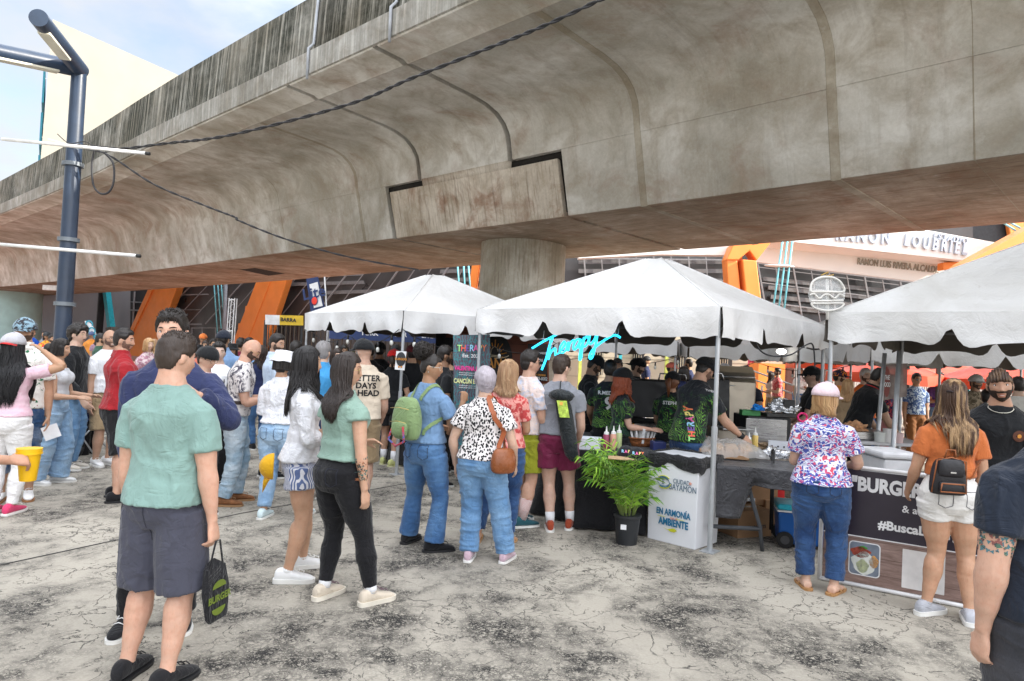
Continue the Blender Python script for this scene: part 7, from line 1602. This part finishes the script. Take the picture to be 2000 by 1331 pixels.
F=PS('woman in orange tee and white shorts with long highlighted brown hair',HX(1862,4.77),1.65,8,'f',1.12,(((.20,.15,-1),(-.1,.6,-.6)),((.20,-.02,-1),(.02,.35,-1))),head=(35,4,0),skin=(.55,.30,.19),fpx=((1808,1200),(1893,1218),(-60,20)),
  top=tp(TEE('burnt orange cotton',(.53,.15,.045)),hem=.60,sleeve=.60,sw=.018,amp=.009),bottom=pl('tight',.17,cloth('white denim shorts',(.70,.68,.65)),name='denim_shorts'),shoes=(cloth('light grey knit shoe',(.42,.43,.47)),WS,'chunky'),hair=('halfup',HLH,dict(len=.40,w=.105,wave=.007)),q=0)
pockets(F)
t=lroot(F,'backpack','small black backpack with brown leather trim on the orange tee woman','backpack'); c,a,f_,u_=F.spine(.615); c=c-f_*.165+V((-.09,0,-.01)); BKL=M('black leather',(.016,.015,.018),.38,.2,20,.25,60); TRM=M('brown trim',(.30,.10,.035),.45)
m=MB(); m.loft([ring(c+V((0,0,z)),V((1,0,0)),V((0,1,0)),w_,d_,d_,22,.6) for z,w_,d_ in ((-.125,.10,.03),(-.115,.115,.05),(0,.11,.058),(.09,.09,.05),(.12,.07,.03))]); m.build('bag_body',BKL,t,True,sub=1)
m=MB(); m.loft([ring(c+V((0,-.035,z)),V((1,0,0)),V((0,1,0)),w_,d_,d_,20,.6) for z,w_,d_ in ((.0,.075,.026),(.01,.088,.034),(.10,.085,.034),(.128,.07,.02))]); m.build('flap',BKL,t,True,sub=1)
m=MB(); m.loft([ring(c+V((0,-.055,z)),V((1,0,0)),V((0,1,0)),w_,d_,d_,18,.6) for z,w_,d_ in ((-.105,.07,.012),(-.10,.08,.02),(-.035,.08,.02),(-.03,.07,.012))]); m.build('front_pocket',BKL,t,True,sub=1)
def loop3(P,r,nm,mt,rt): m=MB(); m.tube([V(p) for p in P],r,6); return m.build(nm,mt,rt,True)
loop3([c+V((-.07,-.078,-.04)),c+V((.07,-.078,-.04)),c+V((.078,-.078,-.095)),c+V((-.078,-.078,-.095)),c+V((-.07,-.078,-.04))],.005,'trim',TRM,t); loop3([c+V((-.108,-.02,-.11)),c+V((-.09,-.045,.11)),c+V((0,-.045,.132)),c+V((.09,-.045,.11)),c+V((.108,-.02,-.11))],.005,'trim',TRM,t); loop3([c+V((-.03,-.01,.12)),c+V((-.02,-.02,.18)),c+V((.03,-.02,.18)),c+V((.04,-.01,.12))],.006,'handle',TRM,t)
m=MB(); m.obox(c+V((0,-.072,.035)),(.035,0,0),(0,.004,0),(0,0,.010)); m.build('metal_plate',M('chrome',(.6,.6,.6),.2,metal=.9),t)
sc,sr,sf,su=F.spine(.80)
ribbon(F,[c+V((.03,.05,.11)),F.spine(.72)[0]+V((.10,-.13,0)),sc+V((.13,-.05,.02)),sc+V((.13,.07,-.03))],.014,TRM,t); ribbon(F,[c+V((.10,.04,-.10)),F.spine(.60)[0]+V((.10,-.13,0)),F.spine(.68)[0]+V((.19,-.03,0)),F.spine(.72)[0]+V((.16,.08,0))],.014,TRM,t)
F=PS('man in dark navy tee with a tattooed upper arm, cropped at the right edge',HX(2066,2.45),1.70,-8,'m',1.42,(((.16,-.02,-1),(-.02,.16,-1)),'down'),skin=(.62,.36,.26),top=tp(TEE('faded navy cotton',(.016,.022,.036)),hem=.505,sleeve=.62,sw=.018,amp=.009,loose=.03),bottom=pl('straight',.97,cloth('charcoal denim',(.035,.037,.045),'denim',(.07,.07,.08)),waist=.56),shoes=S3,hair=('short',BH),q=0,curl=(.7,.5))
tattoo(F,0,.50,.86,90,((.05,.055,.06),(.26,.09,.08),(.07,.15,.10),(.07,.18,.21)),8,False)
F=PS('bearded vendor with cornrow braids and black tee looking left behind the burger banner',HX(1950,5.05),1.75,204,'m',1.15,('reach','down'),head=(6,2,6),lean=(9,0),skin=(.46,.25,.165),top=tp(BLKT,hem=.52,amp=.010),bottom=pl('straight',.97,BLKD),shoes=S3,hair=('braids',hairmat((.045,.024,.015),(.12,.065,.03))),face=dict(beard=.004,open=1,brow=(.02,.012,.008),bcol=(.030,.016,.010)),q=0)
m=MB(); c_=F.spine(.73); r_=F.rad(.73,.03); q0=c_[0]+c_[2]*.0; 
ce=q0+V((-.10,0,0)); P_=[]; 
for R_,mt in ((.040,M('badge brown',(.10,.035,.02),.6)),(.014,OL)):
    P_=[]
    for i in range(16):
        a=i*math.pi/8; h=F.tbvh.ray_cast(ce+V((R_*math.cos(a),.4,R_*math.sin(a))),V((0,-1,0)),.6); 
        if h[0] is not None: P_.append(h[0]+h[1]*(.004 if R_>.02 else .0055))
    if len(P_)>8: m=MB(); m.add(P_,[tuple(range(len(P_)))]); m.build('round_emblem',mt,F.top)
m=MB(); P_=[]; 
for i in range(20):
    a=math.pi*i/19; p=F.spine(.845)[0]+V((.075*math.cos(a),.075*math.sin(a)+.0,-.045*math.sin(a))); r=F.tbvh.find_nearest(p); P_.append(r[0]+r[1]*.005)
m.tube(P_,.003,5); m.build('chain',M('silver chain',(.6,.58,.5),.3,metal=.9),F.root,True)
# ------------------------------------------------------------------ left group
F=PS('woman with very long black hair, trucker cap and white trousers at far left',HX(26,6.35),1.66,-8,'f',1.12,('fold',((.85,.15,.25),(-.75,.1,.55))),head=(0,4,0),skin=TAN,top=tp(cloth('pink striped tee',(.72,.68,.69),'stripes',(.60,.22,.36)),hem=.545,sleeve=.62),bottom=pl('skinny',.96,cloth('white trousers',(.70,.69,.69)),amp=.006),shoes=(cloth('hot pink shoe',(.60,.05,.14)),WS),hair=('long',hairmat((.008,.008,.010)),dict(len=.55,w=.125,front=.2,wave=.012)),hats=('backcap',cloth('grey mesh cap',(.42,.42,.45)),cloth('red cap brim',(.55,.03,.03))),q=0)
F=PS('man in black cap and white palm print shirt holding a paper, far left',HX(50,6.9),1.81,152,'m',1.05,('down','down'),head=(10,2,0),skin=(.45,.25,.16),feet=((-.10,0,8),(.12,.06,8)),top=tp(cloth('white palm print shirt',(.72,.70,.66),'palms',(.02,.16,.07),c3=(.40,.08,.10)),hem=.51,sleeve=.66,kind='shirt',amp=.011,loose=.08),bottom=pl('straight',.74,cloth('ripped dark denim',(.016,.048,.12),'denim',(.30,.36,.45))),shoes=(WSH,M('gum sole',(.30,.14,.06),.6),'sneaker',LAC),face=dict(beard=.003,shades=None),hats=('cap',cloth('cap multi',(.03,.03,.035),'blotch',(.22,.34,.42))),q=0)
tattoo(F,1,.1,.9,40,((.04,.045,.05),),5)
t=lroot(F,'paper_sheet','white folded paper in the hand of the palm print shirt man','paper'); hw=F.arm[1][2]+F.arm[1][4]*.12 if 0 else F.arm[0][2]+F.arm[0][4]*.12; hw=F.arm[1][2]+F.arm[1][4]*.13
hw=(F.arm[1] if 1 else 0)[2]+F.arm[1][4]*.13
F_=F.arm[0] ; hw=F_[2]+F_[4]*.13; t2=t; m=MB(); m.obox(hw+V((-.03,.02,-.03)),(.13,.03,-.05),(.0,.003,0),(.05,0,.13)); m.build('sheet',WC,t)
F=PS('woman in pale grey tank top and wide light jeans standing in profile',HX(118,7.7),1.62,78,'f',1.06,('fwd',((.08,.12,-1),(-.08,1,-.02))),head=(0,2,0),skin=(.52,.30,.20),feet=((-.08,.05,5),(.10,-.12,10)),top=tp(cloth('pale grey tank',(.56,.57,.60)),hem=.60,sleeve=0,kind='fitted',ease=.008,neck=.80,amp=.003),bottom=pl('wide',.985,DEN2,waist=.62),shoes=(WSH,WS),hair=('bob',BH,dict(len=.03,front=.2)),q=0)
m=MB(); m.ell(F.hl(0,-.13,.0),.055,.05,.06,14,10); m.build('hair_bun',BH,F.root,True)
F=PS('man with curly dark hair, round glasses and open black jacket at the lamp post',HX(150,8.55),1.80,82,'m',.95,('down','bentdown'),head=(8,2,0),skin=(.60,.38,.29),top=tp(BLKT,hem=.50,sleeve=1.9,sw=.022,loose=.08,amp=.012,name='jacket'),bottom=pl('straight',.97,DEN4),shoes=(cloth('cream shoe',(.52,.48,.42)),WS),hair=('curly',BH,dict(vol=.030)),face=dict(glasses=(.5,.4,.2),tache=1),q=0)
F=PS('bald smiling man with black glasses and white tee, left of the red polo man',HX(214,8.9),1.76,118,'m',1.05,('down','down'),skin=(.50,.29,.20),top=tp(WHTT,hem=.54),bottom=sh_(.5,cloth('tan shorts',(.30,.22,.13))),shoes=S2,face=dict(glasses=(.02,.02,.02),beard=.001,bcol=(.15,.09,.07),lip=(.6,.5,.45)),q=0)
F=PS('heavy man in dark red polo and black shorts with sunglasses on his head',HX(236,7.2),1.76,48,'m',1.42,('fold','fold'),head=(28,2,0),skin=(.52,.29,.20),fpx=((224,970),(226,982)),top=tp(cloth('dark red polo',(.30,.012,.018),rough=.7),hem=.53,kind='shirt',sleeve=.66,amp=.010),bottom=sh_(.50,BLKD),shoes=(BSM,DS_,'sneaker'),hair=('fade',BH,dict(vol=.016)),face=dict(beard=.002,headshades=(.02,.02,.03)),q=0)
F=PS('bald bearded man in black white tie dye tee and ripped jeans looking down',HX(468,7.15),1.74,72,'m',1.08,('phone','phone'),head=(8,30,0),lean=(8,0),skin=(.55,.31,.22),feet=((-.11,.05,8),(.12,-.05,8)),top=tp(cloth('tie dye tee',(.66,.63,.62),'tiedye',(.022,.020,.045)),hem=.53,sleeve=.62,amp=.010),bottom=pl('straight',.965,cloth('ripped pale denim',(.24,.36,.47),'denim',(.62,.68,.72)),hem=.008),shoes=(M('brown suede shoe',(.22,.09,.035),.8,.3,30),M('tan sole',(.35,.2,.1),.7)),hair=('none',BH),face=dict(beard=.004,shades=(.5,.35,.15)),q=0)
t=lroot(F,'sling_bag','dark brown sling bag strap across the back of the tie dye tee man','bag'); sc,sr,sf,su=F.spine(.82)
ribbon(F,[sc+sr*-.06+sf*.08,sc+sr*-.07,F.spine(.74)[0]-sf*.14+sr*.0,F.spine(.62)[0]+sr*.16-sf*.05,F.spine(.62)[0]+sr*.17+sf*.08],.036,M('sling brown',(.035,.025,.022),.6),t)
t=lroot(F,'smartphone','black smartphone held by the bald tie dye tee man','phone'); hw=F.arm[1][2]+F.arm[1][4]*.09; m=MB(); m.obox(hw+V((-.03,.03,.03)),(.074,0,0),(0,.006,.006),(0,-.1,.11)); m.build('phone_body',BLK,t,bevel=.003)
F=PS('woman in white bucket hat, white blouse and light blue jeans from behind',HX(545,6.65),1.60,14,'f',1.16,('fold','fold'),head=(10,6,0),skin=TAN,fpx=((514,1012),(590,1008)),top=tp(cloth('white crinkled blouse',(.70,.71,.75),wr=.9),hem=.575,sleeve=.95,sw=.030,amp=.013,loose=.06),bottom=pl('mom',.93,DEN2),shoes=(cloth('pale teal shoe',(.55,.66,.68)),WS),hair=('bob',BH,dict(len=.02)),hats=('bucket',cloth('white bucket hat',(.72,.73,.77))),q=0)
pockets(F)
F=PS('man in black cap and cream tee lettered BETTER DAYS AHEAD',HX(712,7.3),1.76,-12,'m',1.22,('down','bentdown'),head=(-45,0,0),skin=(.58,.35,.26),top=tp(cloth('cream cotton',(.62,.53,.42)),hem=.53,sleeve=.75,loose=.06,amp=.009),bottom=sh_(.5,cloth('tan shorts',(.30,.22,.13))),shoes=S1,face=dict(beard=.003,bcol=(.3,.28,.26),glasses=(.3,.3,.3)),hats=('cap',cloth('black cap cloth',(.012,.013,.015))),q=0)
BKI=M('black print ink',(.012,.012,.014),.7)
for i,(s_,u) in enumerate((('BETTER',.775),('DAYS',.73),('AHEAD',.685))): tdecal(F,s_,u,.035,'b',.062,BKI,.03,w=1.0)
F=PS('grey haired man with blue shirt collar seen from behind near the left tent',HX(631,7.6),1.72,5,'m',1.1,('fold','fold'),skin=FAIR,top=tp(cloth('bright blue shirt',(.06,.30,.60)),kind='shirt'),bottom=pl('straight',.97,DEN3),shoes=S1,hair=('short',GH,dict(vol=.016)),q=1)
F=PS('bearded man in pale blue shirt with sunglasses on his head behind the bucket hat woman',HX(538,8.6),1.80,60,'m',1.1,('fold','fold'),head=(45,8,0),skin=(.50,.29,.20),top=tp(cloth('pale blue shirt',(.52,.62,.76)),kind='shirt'),bottom=pl('straight',.97,DEN3),shoes=S1,hair=('fade',BH),face=dict(beard=.006,headshades=(.02,.02,.03)),q=1)
F=PS('dark haired person in black cap behind the navy sweatshirt man',HX(402,6.6),1.62,105,'m',1.0,('fold','fold'),head=(0,15,0),skin=(.55,.33,.24),top=tp(cloth('white tee with pink',(.68,.62,.62),'tiedye',(.6,.08,.14))),bottom=pl('straight',.97,BLKD),shoes=S1,hair=('short',BH),hats=('backcap',BLKT),face=dict(glasses=(.03,.03,.03)),q=1)
F=PS('man in loose white tee with a black lanyard behind the tie dye man',HX(428,7.8),1.66,150,'m',1.15,('down','down'),skin=(.60,.40,.32),top=tp(WHTT,loose=.08),bottom=pl('straight',.97,BLKD),shoes=(BSM,WS),hair=('short',BH),q=1)
tdecal(F,'FUN',.74,.0,'f',.05,BKI,.03)
F=PS('man in light blue shirt and dark cap in the crowd below the orange leg',HX(436,10.0),1.82,0,'m',1.2,('fold','fold'),skin=TAN,top=tp(cloth('chambray shirt',(.20,.32,.52)),kind='shirt'),bottom=pl('straight',.97,DEN3),shoes=S1,hair=('fade',BH),hats=('cap',cloth('dark cap',(.02,.025,.04))),q=1)
# near person mostly out of frame with a yellow cup
F=PS('person at the left edge holding a yellow cup, dark green shorts, mostly out of frame',HX(-138,3.45),1.72,28,'m',1.1,('down',((.12,.10,-1),(.05,1,-.12))),skin=(.50,.27,.18),top=tp(WHTT,hem=.53),bottom=pl('straight',.72,cloth('dark green trousers',(.035,.05,.055)),hem=.02),shoes=S1,hair=('short',BH),q=0,curl=(.5,1.15))
t=lroot(F,'plastic_cup','large yellow plastic cup held at the left edge','cup'); hw=F.arm[1][2]+F.arm[1][4]*.10+V((-.055,.03,-.02)); YP=M('yellow cup plastic',(.80,.46,.01),.35,.04); m=MB(); m.tube([hw+V((0,0,-.10)),hw+V((0,0,.045)),hw+V((0,0,.047)),hw+V((0,0,.075)),hw+V((0,0,.07)),hw+V((0,0,-.09))],[.040,.056,.060,.062,.057,.036],28); m.build('cup_body',YP,t,auto=35); m=MB(); m.tube([hw+V((0,0,.045)),hw+V((0,0,.052))],.0635,28); m.build('rim_band',YP,t,auto=40)
# ------------------------------------------------------------------ around the tents
F=PS('woman in red cap, black top and black shorts behind the left tent pole',G(759,908),1.66,8,'f',1.0,('bentdown','hip'),head=(-8,4,0),skin=(.48,.27,.18),feet=((-.10,.06,4),(.10,-.10,30)),top=tp(BLKT,hem=.56),bottom=sh_(.32,BLKD),shoes=(cloth('lime sneaker',(.50,.52,.22)),M('lime sole',(.6,.6,.35),.6),'sneaker',LAC,M('white sock',(.7,.7,.72),.8),.14),hair=('ponytail',DB,dict(len=.10)),hats=('cap',cloth('bright red cap',(.62,.02,.02))),q=0)
CR=[('man in olive cap and grey shirt deep under the left tent',698,12.0,1.68,10,'m',cloth('grey green tee',(.10,.11,.10)),'cap',cloth('olive cap',(.20,.18,.10)),DB,TAN),
('man in black tee with white chest print and dark cap under the left tent',722,10.9,1.74,-20,'m',BLKT,'cap',cloth('camo cap',(.16,.12,.07),'blotch',(.04,.05,.03)),BH,TAN),
('man in black cap facing away under the left tent behind the red cap woman',742,11.3,1.76,5,'m',BLKT,'cap',BLKT,BH,BROWN),
('broad man in black tee right of the left tent pole',806,10.2,1.74,-12,'m',BLKT,'cap',cloth('maroon cap',(.10,.015,.02)),BH,TAN),
('woman in black with brown hair right of the card sign',822,11.6,1.66,170,'f',BLKT,None,None,DB,TAN),
('man in black tee behind the curly haired woman',868,8.6,1.74,70,'m',BLKT,None,None,BH,BROWN),
('person in white jacket far under the left tent',672,12.8,1.70,150,'f',WHTT,None,None,BH,TAN),
('man in dark shirt between the banner and the curly haired woman',884,9.6,1.66,-60,'m',BLKT,None,None,BH,TAN),
('man in orange tee with a black strap in the far left crowd',180,24.0,1.76,172,'m',cloth('orange cotton',(.72,.27,.05)),'cap',cloth('blue cap',(.10,.13,.25)),BH,TAN),
('man in royal blue jersey and cap far left by the turquoise column',62,22.5,1.74,178,'m',cloth('royal blue jersey',(.01,.07,.38)),'cap',DRK,BH,TAN),
('person in red and yellow top far left beside the lamp post',92,20.5,1.68,160,'f',cloth('red yellow top',(.65,.05,.04),'blotch',(.8,.5,.05)),'cap',DRK,BH,TAN),
('person in white tee just left of the lamp post far away',102,17.5,1.62,120,'m',WHTT,None,None,BH,TAN),
('man in black tee looking left in the far crowd near the flag',209,18.5,1.76,-95,'m',BLKT,None,None,BH,BROWN),
('woman with dark hair between the far orange tee man and the flag',192,23.0,1.66,140,'f',cloth('mauve tee',(.35,.22,.28)),None,None,DB,TAN),
('person in grey far behind the lamp post',88,25.5,1.70,200,'m',GRYT,None,None,BH,TAN),
('blonde woman with floral scarf behind the red polo man',291,12.2,1.66,120,'f',cloth('mauve floral',(.40,.20,.26),'blotch',(.6,.5,.5)),None,None,BLH,FAIR),
('second blonde woman behind the red polo man',303,13.6,1.64,200,'f',cloth('beige top',(.45,.38,.28)),None,None,LBH,FAIR),
('woman in orange sunglasses in the far crowd',404,15.5,1.66,185,'f',cloth('tan blouse',(.45,.25,.13)),None,None,DB,TAN),
('man in orange cap far behind the navy sweatshirt man',397,18.0,1.82,170,'m',BLKT,'cap',cloth('orange cap cloth',(.7,.2,.05)),BH,TAN),
('woman in black sun hat behind the tie dye man',455,12.2,1.62,150,'f',cloth('olive blouse',(.15,.14,.08)),'bucket',BLKT,DB,TAN),
('man in sunglasses and blue tee right of the tie dye man',487,11.4,1.74,165,'m',cloth('sky blue tee',(.18,.33,.55)),None,None,BH,TAN),
('dark haired man in the crowd left of the red polo man',196,14.5,1.70,60,'m',cloth('dark green tee',(.03,.08,.05)),None,None,BH,TAN),
('short haired woman in coral top far in the crowd under the orange leg',376,13.0,1.62,190,'f',cloth('coral top',(.6,.18,.12)),None,None,DB,TAN),
('man in white tee far behind the light blue shirt man',418,14.2,1.70,150,'m',WHTT,None,None,BH,TAN),
('man in burgundy tee in the crowd right of the steel post',470,13.6,1.74,20,'m',cloth('burgundy tee',(.16,.02,.04)),None,None,BH,BROWN),
('woman in navy top behind the bucket hat woman',512,10.8,1.63,-40,'f',NAVT,None,None,DB,TAN),
('man in charcoal tee beneath the yellow sign',578,10.2,1.72,30,'m',cloth('charcoal tee',(.05,.05,.055)),None,None,BH,TAN),
('woman in green top beneath the left tent corner',602,9.4,1.62,60,'f',cloth('green top',(.06,.20,.10)),None,None,BH,TAN),
('woman in white top left of the olive cap man under the left tent',660,10.2,1.64,150,'f',WHTT,None,None,DB,FAIR),
('man in maroon shirt deep under the left tent',775,13.0,1.74,190,'m',cloth('maroon tee',(.12,.02,.03)),'cap',DRK,BH,TAN)]
CR+=[('man in navy tee with a backpack against the beige wall',1262,19.0,1.77,95,'m',NAVT,'backcap',DRK,BH,TAN),
('man in dark navy shirt seated against the barred windows',1346,17.0,1.74,-60,'m',NAVT,None,None,BH,TAN),
('man in salmon cap and blue vest behind the griddle',1311,14.2,1.64,100,'m',cloth('light denim vest',(.35,.42,.52)),'cap',cloth('salmon cap',(.70,.17,.12)),BH,TAN),
('dark haired person behind the griddle lid',1336,11.4,1.60,40,'f',NAVT,None,None,BH,BROWN),
('person in pink cap behind the bent vendor',1374,13.2,1.66,120,'f',GRYT,'cap',cloth('pink cap far',(.70,.25,.22)),DB,TAN),
('grey haired man with glasses and orange shirt behind the barbecue',1414,10.9,1.67,125,'m',cloth('salmon shirt',(.60,.22,.12)),None,None,GH,TAN),
('dark haired man in navy tee leaning over the barbecue hood',1452,10.2,1.68,185,'m',cloth('black navy tee',(.012,.014,.024)),None,None,BH,BROWN),
('man in red floral shirt walking in the sun by the orange footing',1520,18.2,1.62,-85,'m',cloth('red floral shirt',(.50,.05,.06),'blotch',(.65,.25,.25)),None,None,BH,LIGHT),
('woman in pale top beside the red floral shirt man',1507,18.8,1.52,-80,'f',cloth('pale pink top',(.6,.48,.44)),None,None,DB,TAN),
('man in orange and navy cap behind the pink cap woman',1639,11.3,1.66,110,'m',cloth('orange tee far',(.68,.24,.06)),'cap',cloth('navy orange cap',(.02,.02,.05),'blotch',(.7,.2,.03)),BH,TAN),
('blonde person behind the black and red polo vendor',1657,10.6,1.53,40,'f',cloth('tan tee',(.35,.25,.15)),None,None,BLH,FAIR),
('white haired man in bright orange tee behind the grill vendor',1690,11.2,1.70,175,'m',cloth('bright orange tee',(.72,.14,.02)),None,None,WH,FAIR),
('man in blue tropical shirt and brown trousers under the red umbrellas',1790,13.0,1.66,182,'m',cloth('blue tropical shirt',(.05,.10,.25),'blotch',(.45,.55,.66)),None,None,BH,TAN),
('person in navy coral shirt and pink skirt behind the logo curtain',1742,12.2,1.60,-50,'f',cloth('navy coral shirt',(.03,.03,.10),'blotch',(.6,.08,.10)),None,None,DB,LIGHT),
('man in purple tee far under the red umbrellas',1836,15.5,1.70,190,'m',cloth('purple tee',(.12,.06,.22)),None,None,BH,TAN),
('bearded man in white cap and camo shirt behind the braided vendor',1906,10.8,1.68,170,'m',cloth('camo tan shirt',(.32,.26,.18),'blotch',(.10,.08,.05)),'cap',cloth('white cap far',(.7,.7,.68)),BH,TAN),
('person in pale grey tee bending behind the orange tee woman',1915,8.4,1.56,60,'m',cloth('pale grey tee',(.50,.50,.52)),None,None,BH,TAN),
('man in pale tee with short dark hair at the far right edge',1990,9.2,1.68,20,'m',cloth('off white tee',(.55,.54,.50)),None,None,BH,LIGHT),
('woman in orange top far behind the white haired man',1716,14.5,1.66,150,'f',cloth('orange tee far',(.68,.24,.06)),None,None,BH,TAN),
('man in teal tee far right under the umbrellas',1872,16.5,1.70,200,'m',cloth('teal tee far',(.03,.20,.22)),None,None,BH,TAN),
('person in white top by the white gates',1562,20.5,1.66,160,'f',WHTT,None,None,DB,TAN),
('man in blue tee low behind the bearded vendor in the black cap',1162,12.0,1.45,60,'m',cloth('blue tee far',(.05,.16,.40)),None,None,BH,BROWN)]
rs=random.Random(4); BT=[DEN3,DEN4,BLKD,DEN,cloth('khaki trousers',(.28,.20,.11)),cloth('pink trousers',(.62,.26,.26))]
for i,(lab,px,Y,H,yaw,sx,mt,hat,hm,hr,sk) in enumerate(CR):
    far=Y>12; arms=rs.choice((('down','down'),('fold','down'),('down','bentdown'),('fold','fold'),('phone','down'))); kw={}
    if 'leaning' in lab: kw=dict(lean=(14,0),head=(0,28,0)); arms=('reach','reach')
    if 'bending' in lab: kw=dict(lean=(25,0))
    if 'brown trousers' in lab: bt=pl('straight',.95,cloth('brown trousers',(.22,.09,.03)))
    elif 'pink skirt' in lab: bt=pl('wide',.9,cloth('pink trousers',(.62,.26,.26)),name='skirt')
    else: bt=pl('straight',.96,rs.choice(BT[:5]))
    fc=dict(shades=(.02,.02,.02)) if 'glasses' in lab or i%5==2 else {}
    if sx=='m' and i%2: fc['beard']=.003
    hs=('short' if sx=='m' else rs.choice(('long','bob')),hr,dict(len=.25 if sx=='f' else 0)) if hat!='bucket' or sx=='f' else ('short',hr)
    if hs[0]=='bob': hs=('bob',hr,dict(len=.08))
    PS(lab,HX(px,Y),H,yaw,sx,rs.uniform(.98,1.2),arms,skin=sk,top=tp(mt,sleeve=.62,amp=.008),bottom=bt,shoes=S1 if i%2 else S2,hair=hs,face=fc,hats=(hat,hm) if hat else None,q=2 if far else 1,group=None,**kw)
# ------------------------------------------------------------------ vendors
LET=M('jersey white lettering',(.68,.68,.68),.6); BL_=M('black apron',(.012,.012,.014),.7)
def lanyard(F,c=(.75,.32,.02)):
    m=MB(); p=F.spine(.60)[0]+F.spine(.60)[2]*F.rad(.66,.05)[1]; m.obox(p+V((0,.01,-.0)),(.07,0,0),(0,.004,0),(0,0,.10)); m.build('badge_card',M('badge orange',c,.5,.3,30),F.root)
F=PS('bearded vendor in black cap and black apron looking down right',HX(1148,8.7),1.72,95,'m',1.15,('phone','bentdown'),head=(0,24,0),lean=(6,0),skin=(.40,.21,.13),top=tp(BLKT),bottom=pl('straight',.97,BLKD),shoes=S3,hair=('fade',BH),face=dict(beard=.006),hats=('cap',BLKT),q=0); lanyard(F)
F=PS('vendor seen from behind in leafy black jersey lettered R.MEDINA',HX(1193,8.05),1.66,8,'m',1.1,('reach','bentdown'),skin=(.46,.26,.17),top=tp(JRS,hem=.53,sleeve=.62),bottom=pl('straight',.97,BLKD),shoes=S3,hair=('fade',BH),q=0)
tdecal(F,'R.MEDINA',.775,0,'b',.042,LET,.03); tdecal(F,'9',.70,0,'b',.14,LET,.04)
F=PS('vendor with long wavy red hair and black cap reaching right over the counter',HX(1216,7.45),1.58,84,'f',.98,('down',((.10,.22,-1),(.15,1,-.05))),head=(6,2,0),skin=(.66,.38,.28),top=tp(JRS,hem=.55,sleeve=.66),bottom=pl('straight',.97,BLKD),shoes=S3,hair=('long',RH,dict(len=.27,w=.095,front=.4,wave=.014)),hats=('cap',BLKT),q=0,curl=(.5,.35)); lanyard(F)
F=PS('vendor in backwards black cap and black tee working right at the griddle',HX(1243,9.7),1.70,105,'m',1.15,('reach','reach'),head=(0,10,0),skin=(.52,.31,.22),top=tp(BLKT),bottom=pl('straight',.97,BLKD),shoes=S3,hair=('fade',BH),hats=('backcap',BLKT),face=dict(beard=.003),q=1)
F=PS('dark haired man facing the camera between two vendors',HX(1206,10.4),1.68,183,'m',1.0,('down','down'),skin=(.42,.24,.16),top=tp(BLKT),bottom=pl('straight',.97,BLKD),shoes=S3,hair=('curly',BH,dict(vol=.012)),q=1)
F=PS('vendor woman from behind in leafy jersey with brown hair at the griddle',HX(1314,7.95),1.56,22,'f',1.1,('reach','reach'),head=(10,8,0),skin=(.46,.26,.17),top=tp(JRS,hem=.56,sleeve=.62),bottom=pl('straight',.97,BLKD),shoes=S3,hair=('ponytail',hairmat((.16,.055,.02)),dict(len=.14)),hats=('cap',BLKT),q=0)
tdecal(F,'STEPH',.775,0,'b',.040,LET,.03)
F=PS('bent vendor in leafy black THERAPY jersey and black glove reaching right',HX(1349,7.0),1.77,62,'m',1.12,(((.12,.5,-.9),(.1,.8,-.6)),((.20,.60,-.75),(.25,.90,-.45))),head=(10,30,0),lean=(16,0),skin=(.50,.29,.20),top=tp(JRS,hem=.50,sleeve=.70,loose=.04,sw=.024),bottom=pl('straight',.97,DEN3),shoes=S3,hair=('fade',BH),face=dict(beard=.002),hats=('cap',BLKT),q=0)
bk=F.tbvh
for i,(ch,c) in enumerate(zip('THERAPY',cols)):
    m=MB(); o=V((.5,-.03,.86+.050*i)); o2=F.spine(.6)[0]; m.text(ch,V((o2.x+.02,o2.y-.06,.93+.048*i)),V((.0,.0,1)) ,V((-.35,-1,0)),.055,0,bold=.035,surf=bk,off=.006); 
    # lettering climbs the right side of the jersey
    m.build('jersey_letter',M('banner letter %d'%i,c,.5),F.top)
tdecal(F,'THERAPY',.80,.02,'r',.022,LET,.03,rot=0)
m=MB(); w_,d2_=F.arm[1][2],F.arm[1][4]; m.tube([w_-d2_*.03,w_+d2_*.01],[.036,.034],14); m.build('glove_cuff',BL_,F.root,True)
F=PS('man in black cap and sunglasses with red lanyard looking left beyond the oven',HX(1589,8.7),1.69,-75,'m',1.15,('rail','rail'),skin=(.52,.31,.23),top=tp(BLKT),bottom=pl('straight',.97,BLKD),shoes=S3,hair=('fade',BH),face=dict(shades=(.02,.02,.02)),hats=('cap',BLKT),q=1)
F=PS('grill vendor in black polo with red collar bending over the buns',HX(1676,8.55),1.77,88,'m',1.05,('reach','reach'),head=(0,30,0),lean=(24,0),skin=(.46,.27,.18),top=tp(BLKT,kind='shirt',trim=M('red collar',(.6,.02,.02),.7)),bottom=pl('straight',.97,BLKD),shoes=S3,hair=('short',BH),face=dict(beard=.004),q=1)
F=PS('seated man in dark top reading a paper beside the folding chair',HX(180,9.7),1.72,100,'m',1.0,('phone','phone'),head=(0,20,0),skin=TAN,top=tp(NAVT),bottom=pl('straight',.9,BLKD),hair=('short',BH),pos_z=-.42,vis_legs=False,q=1)
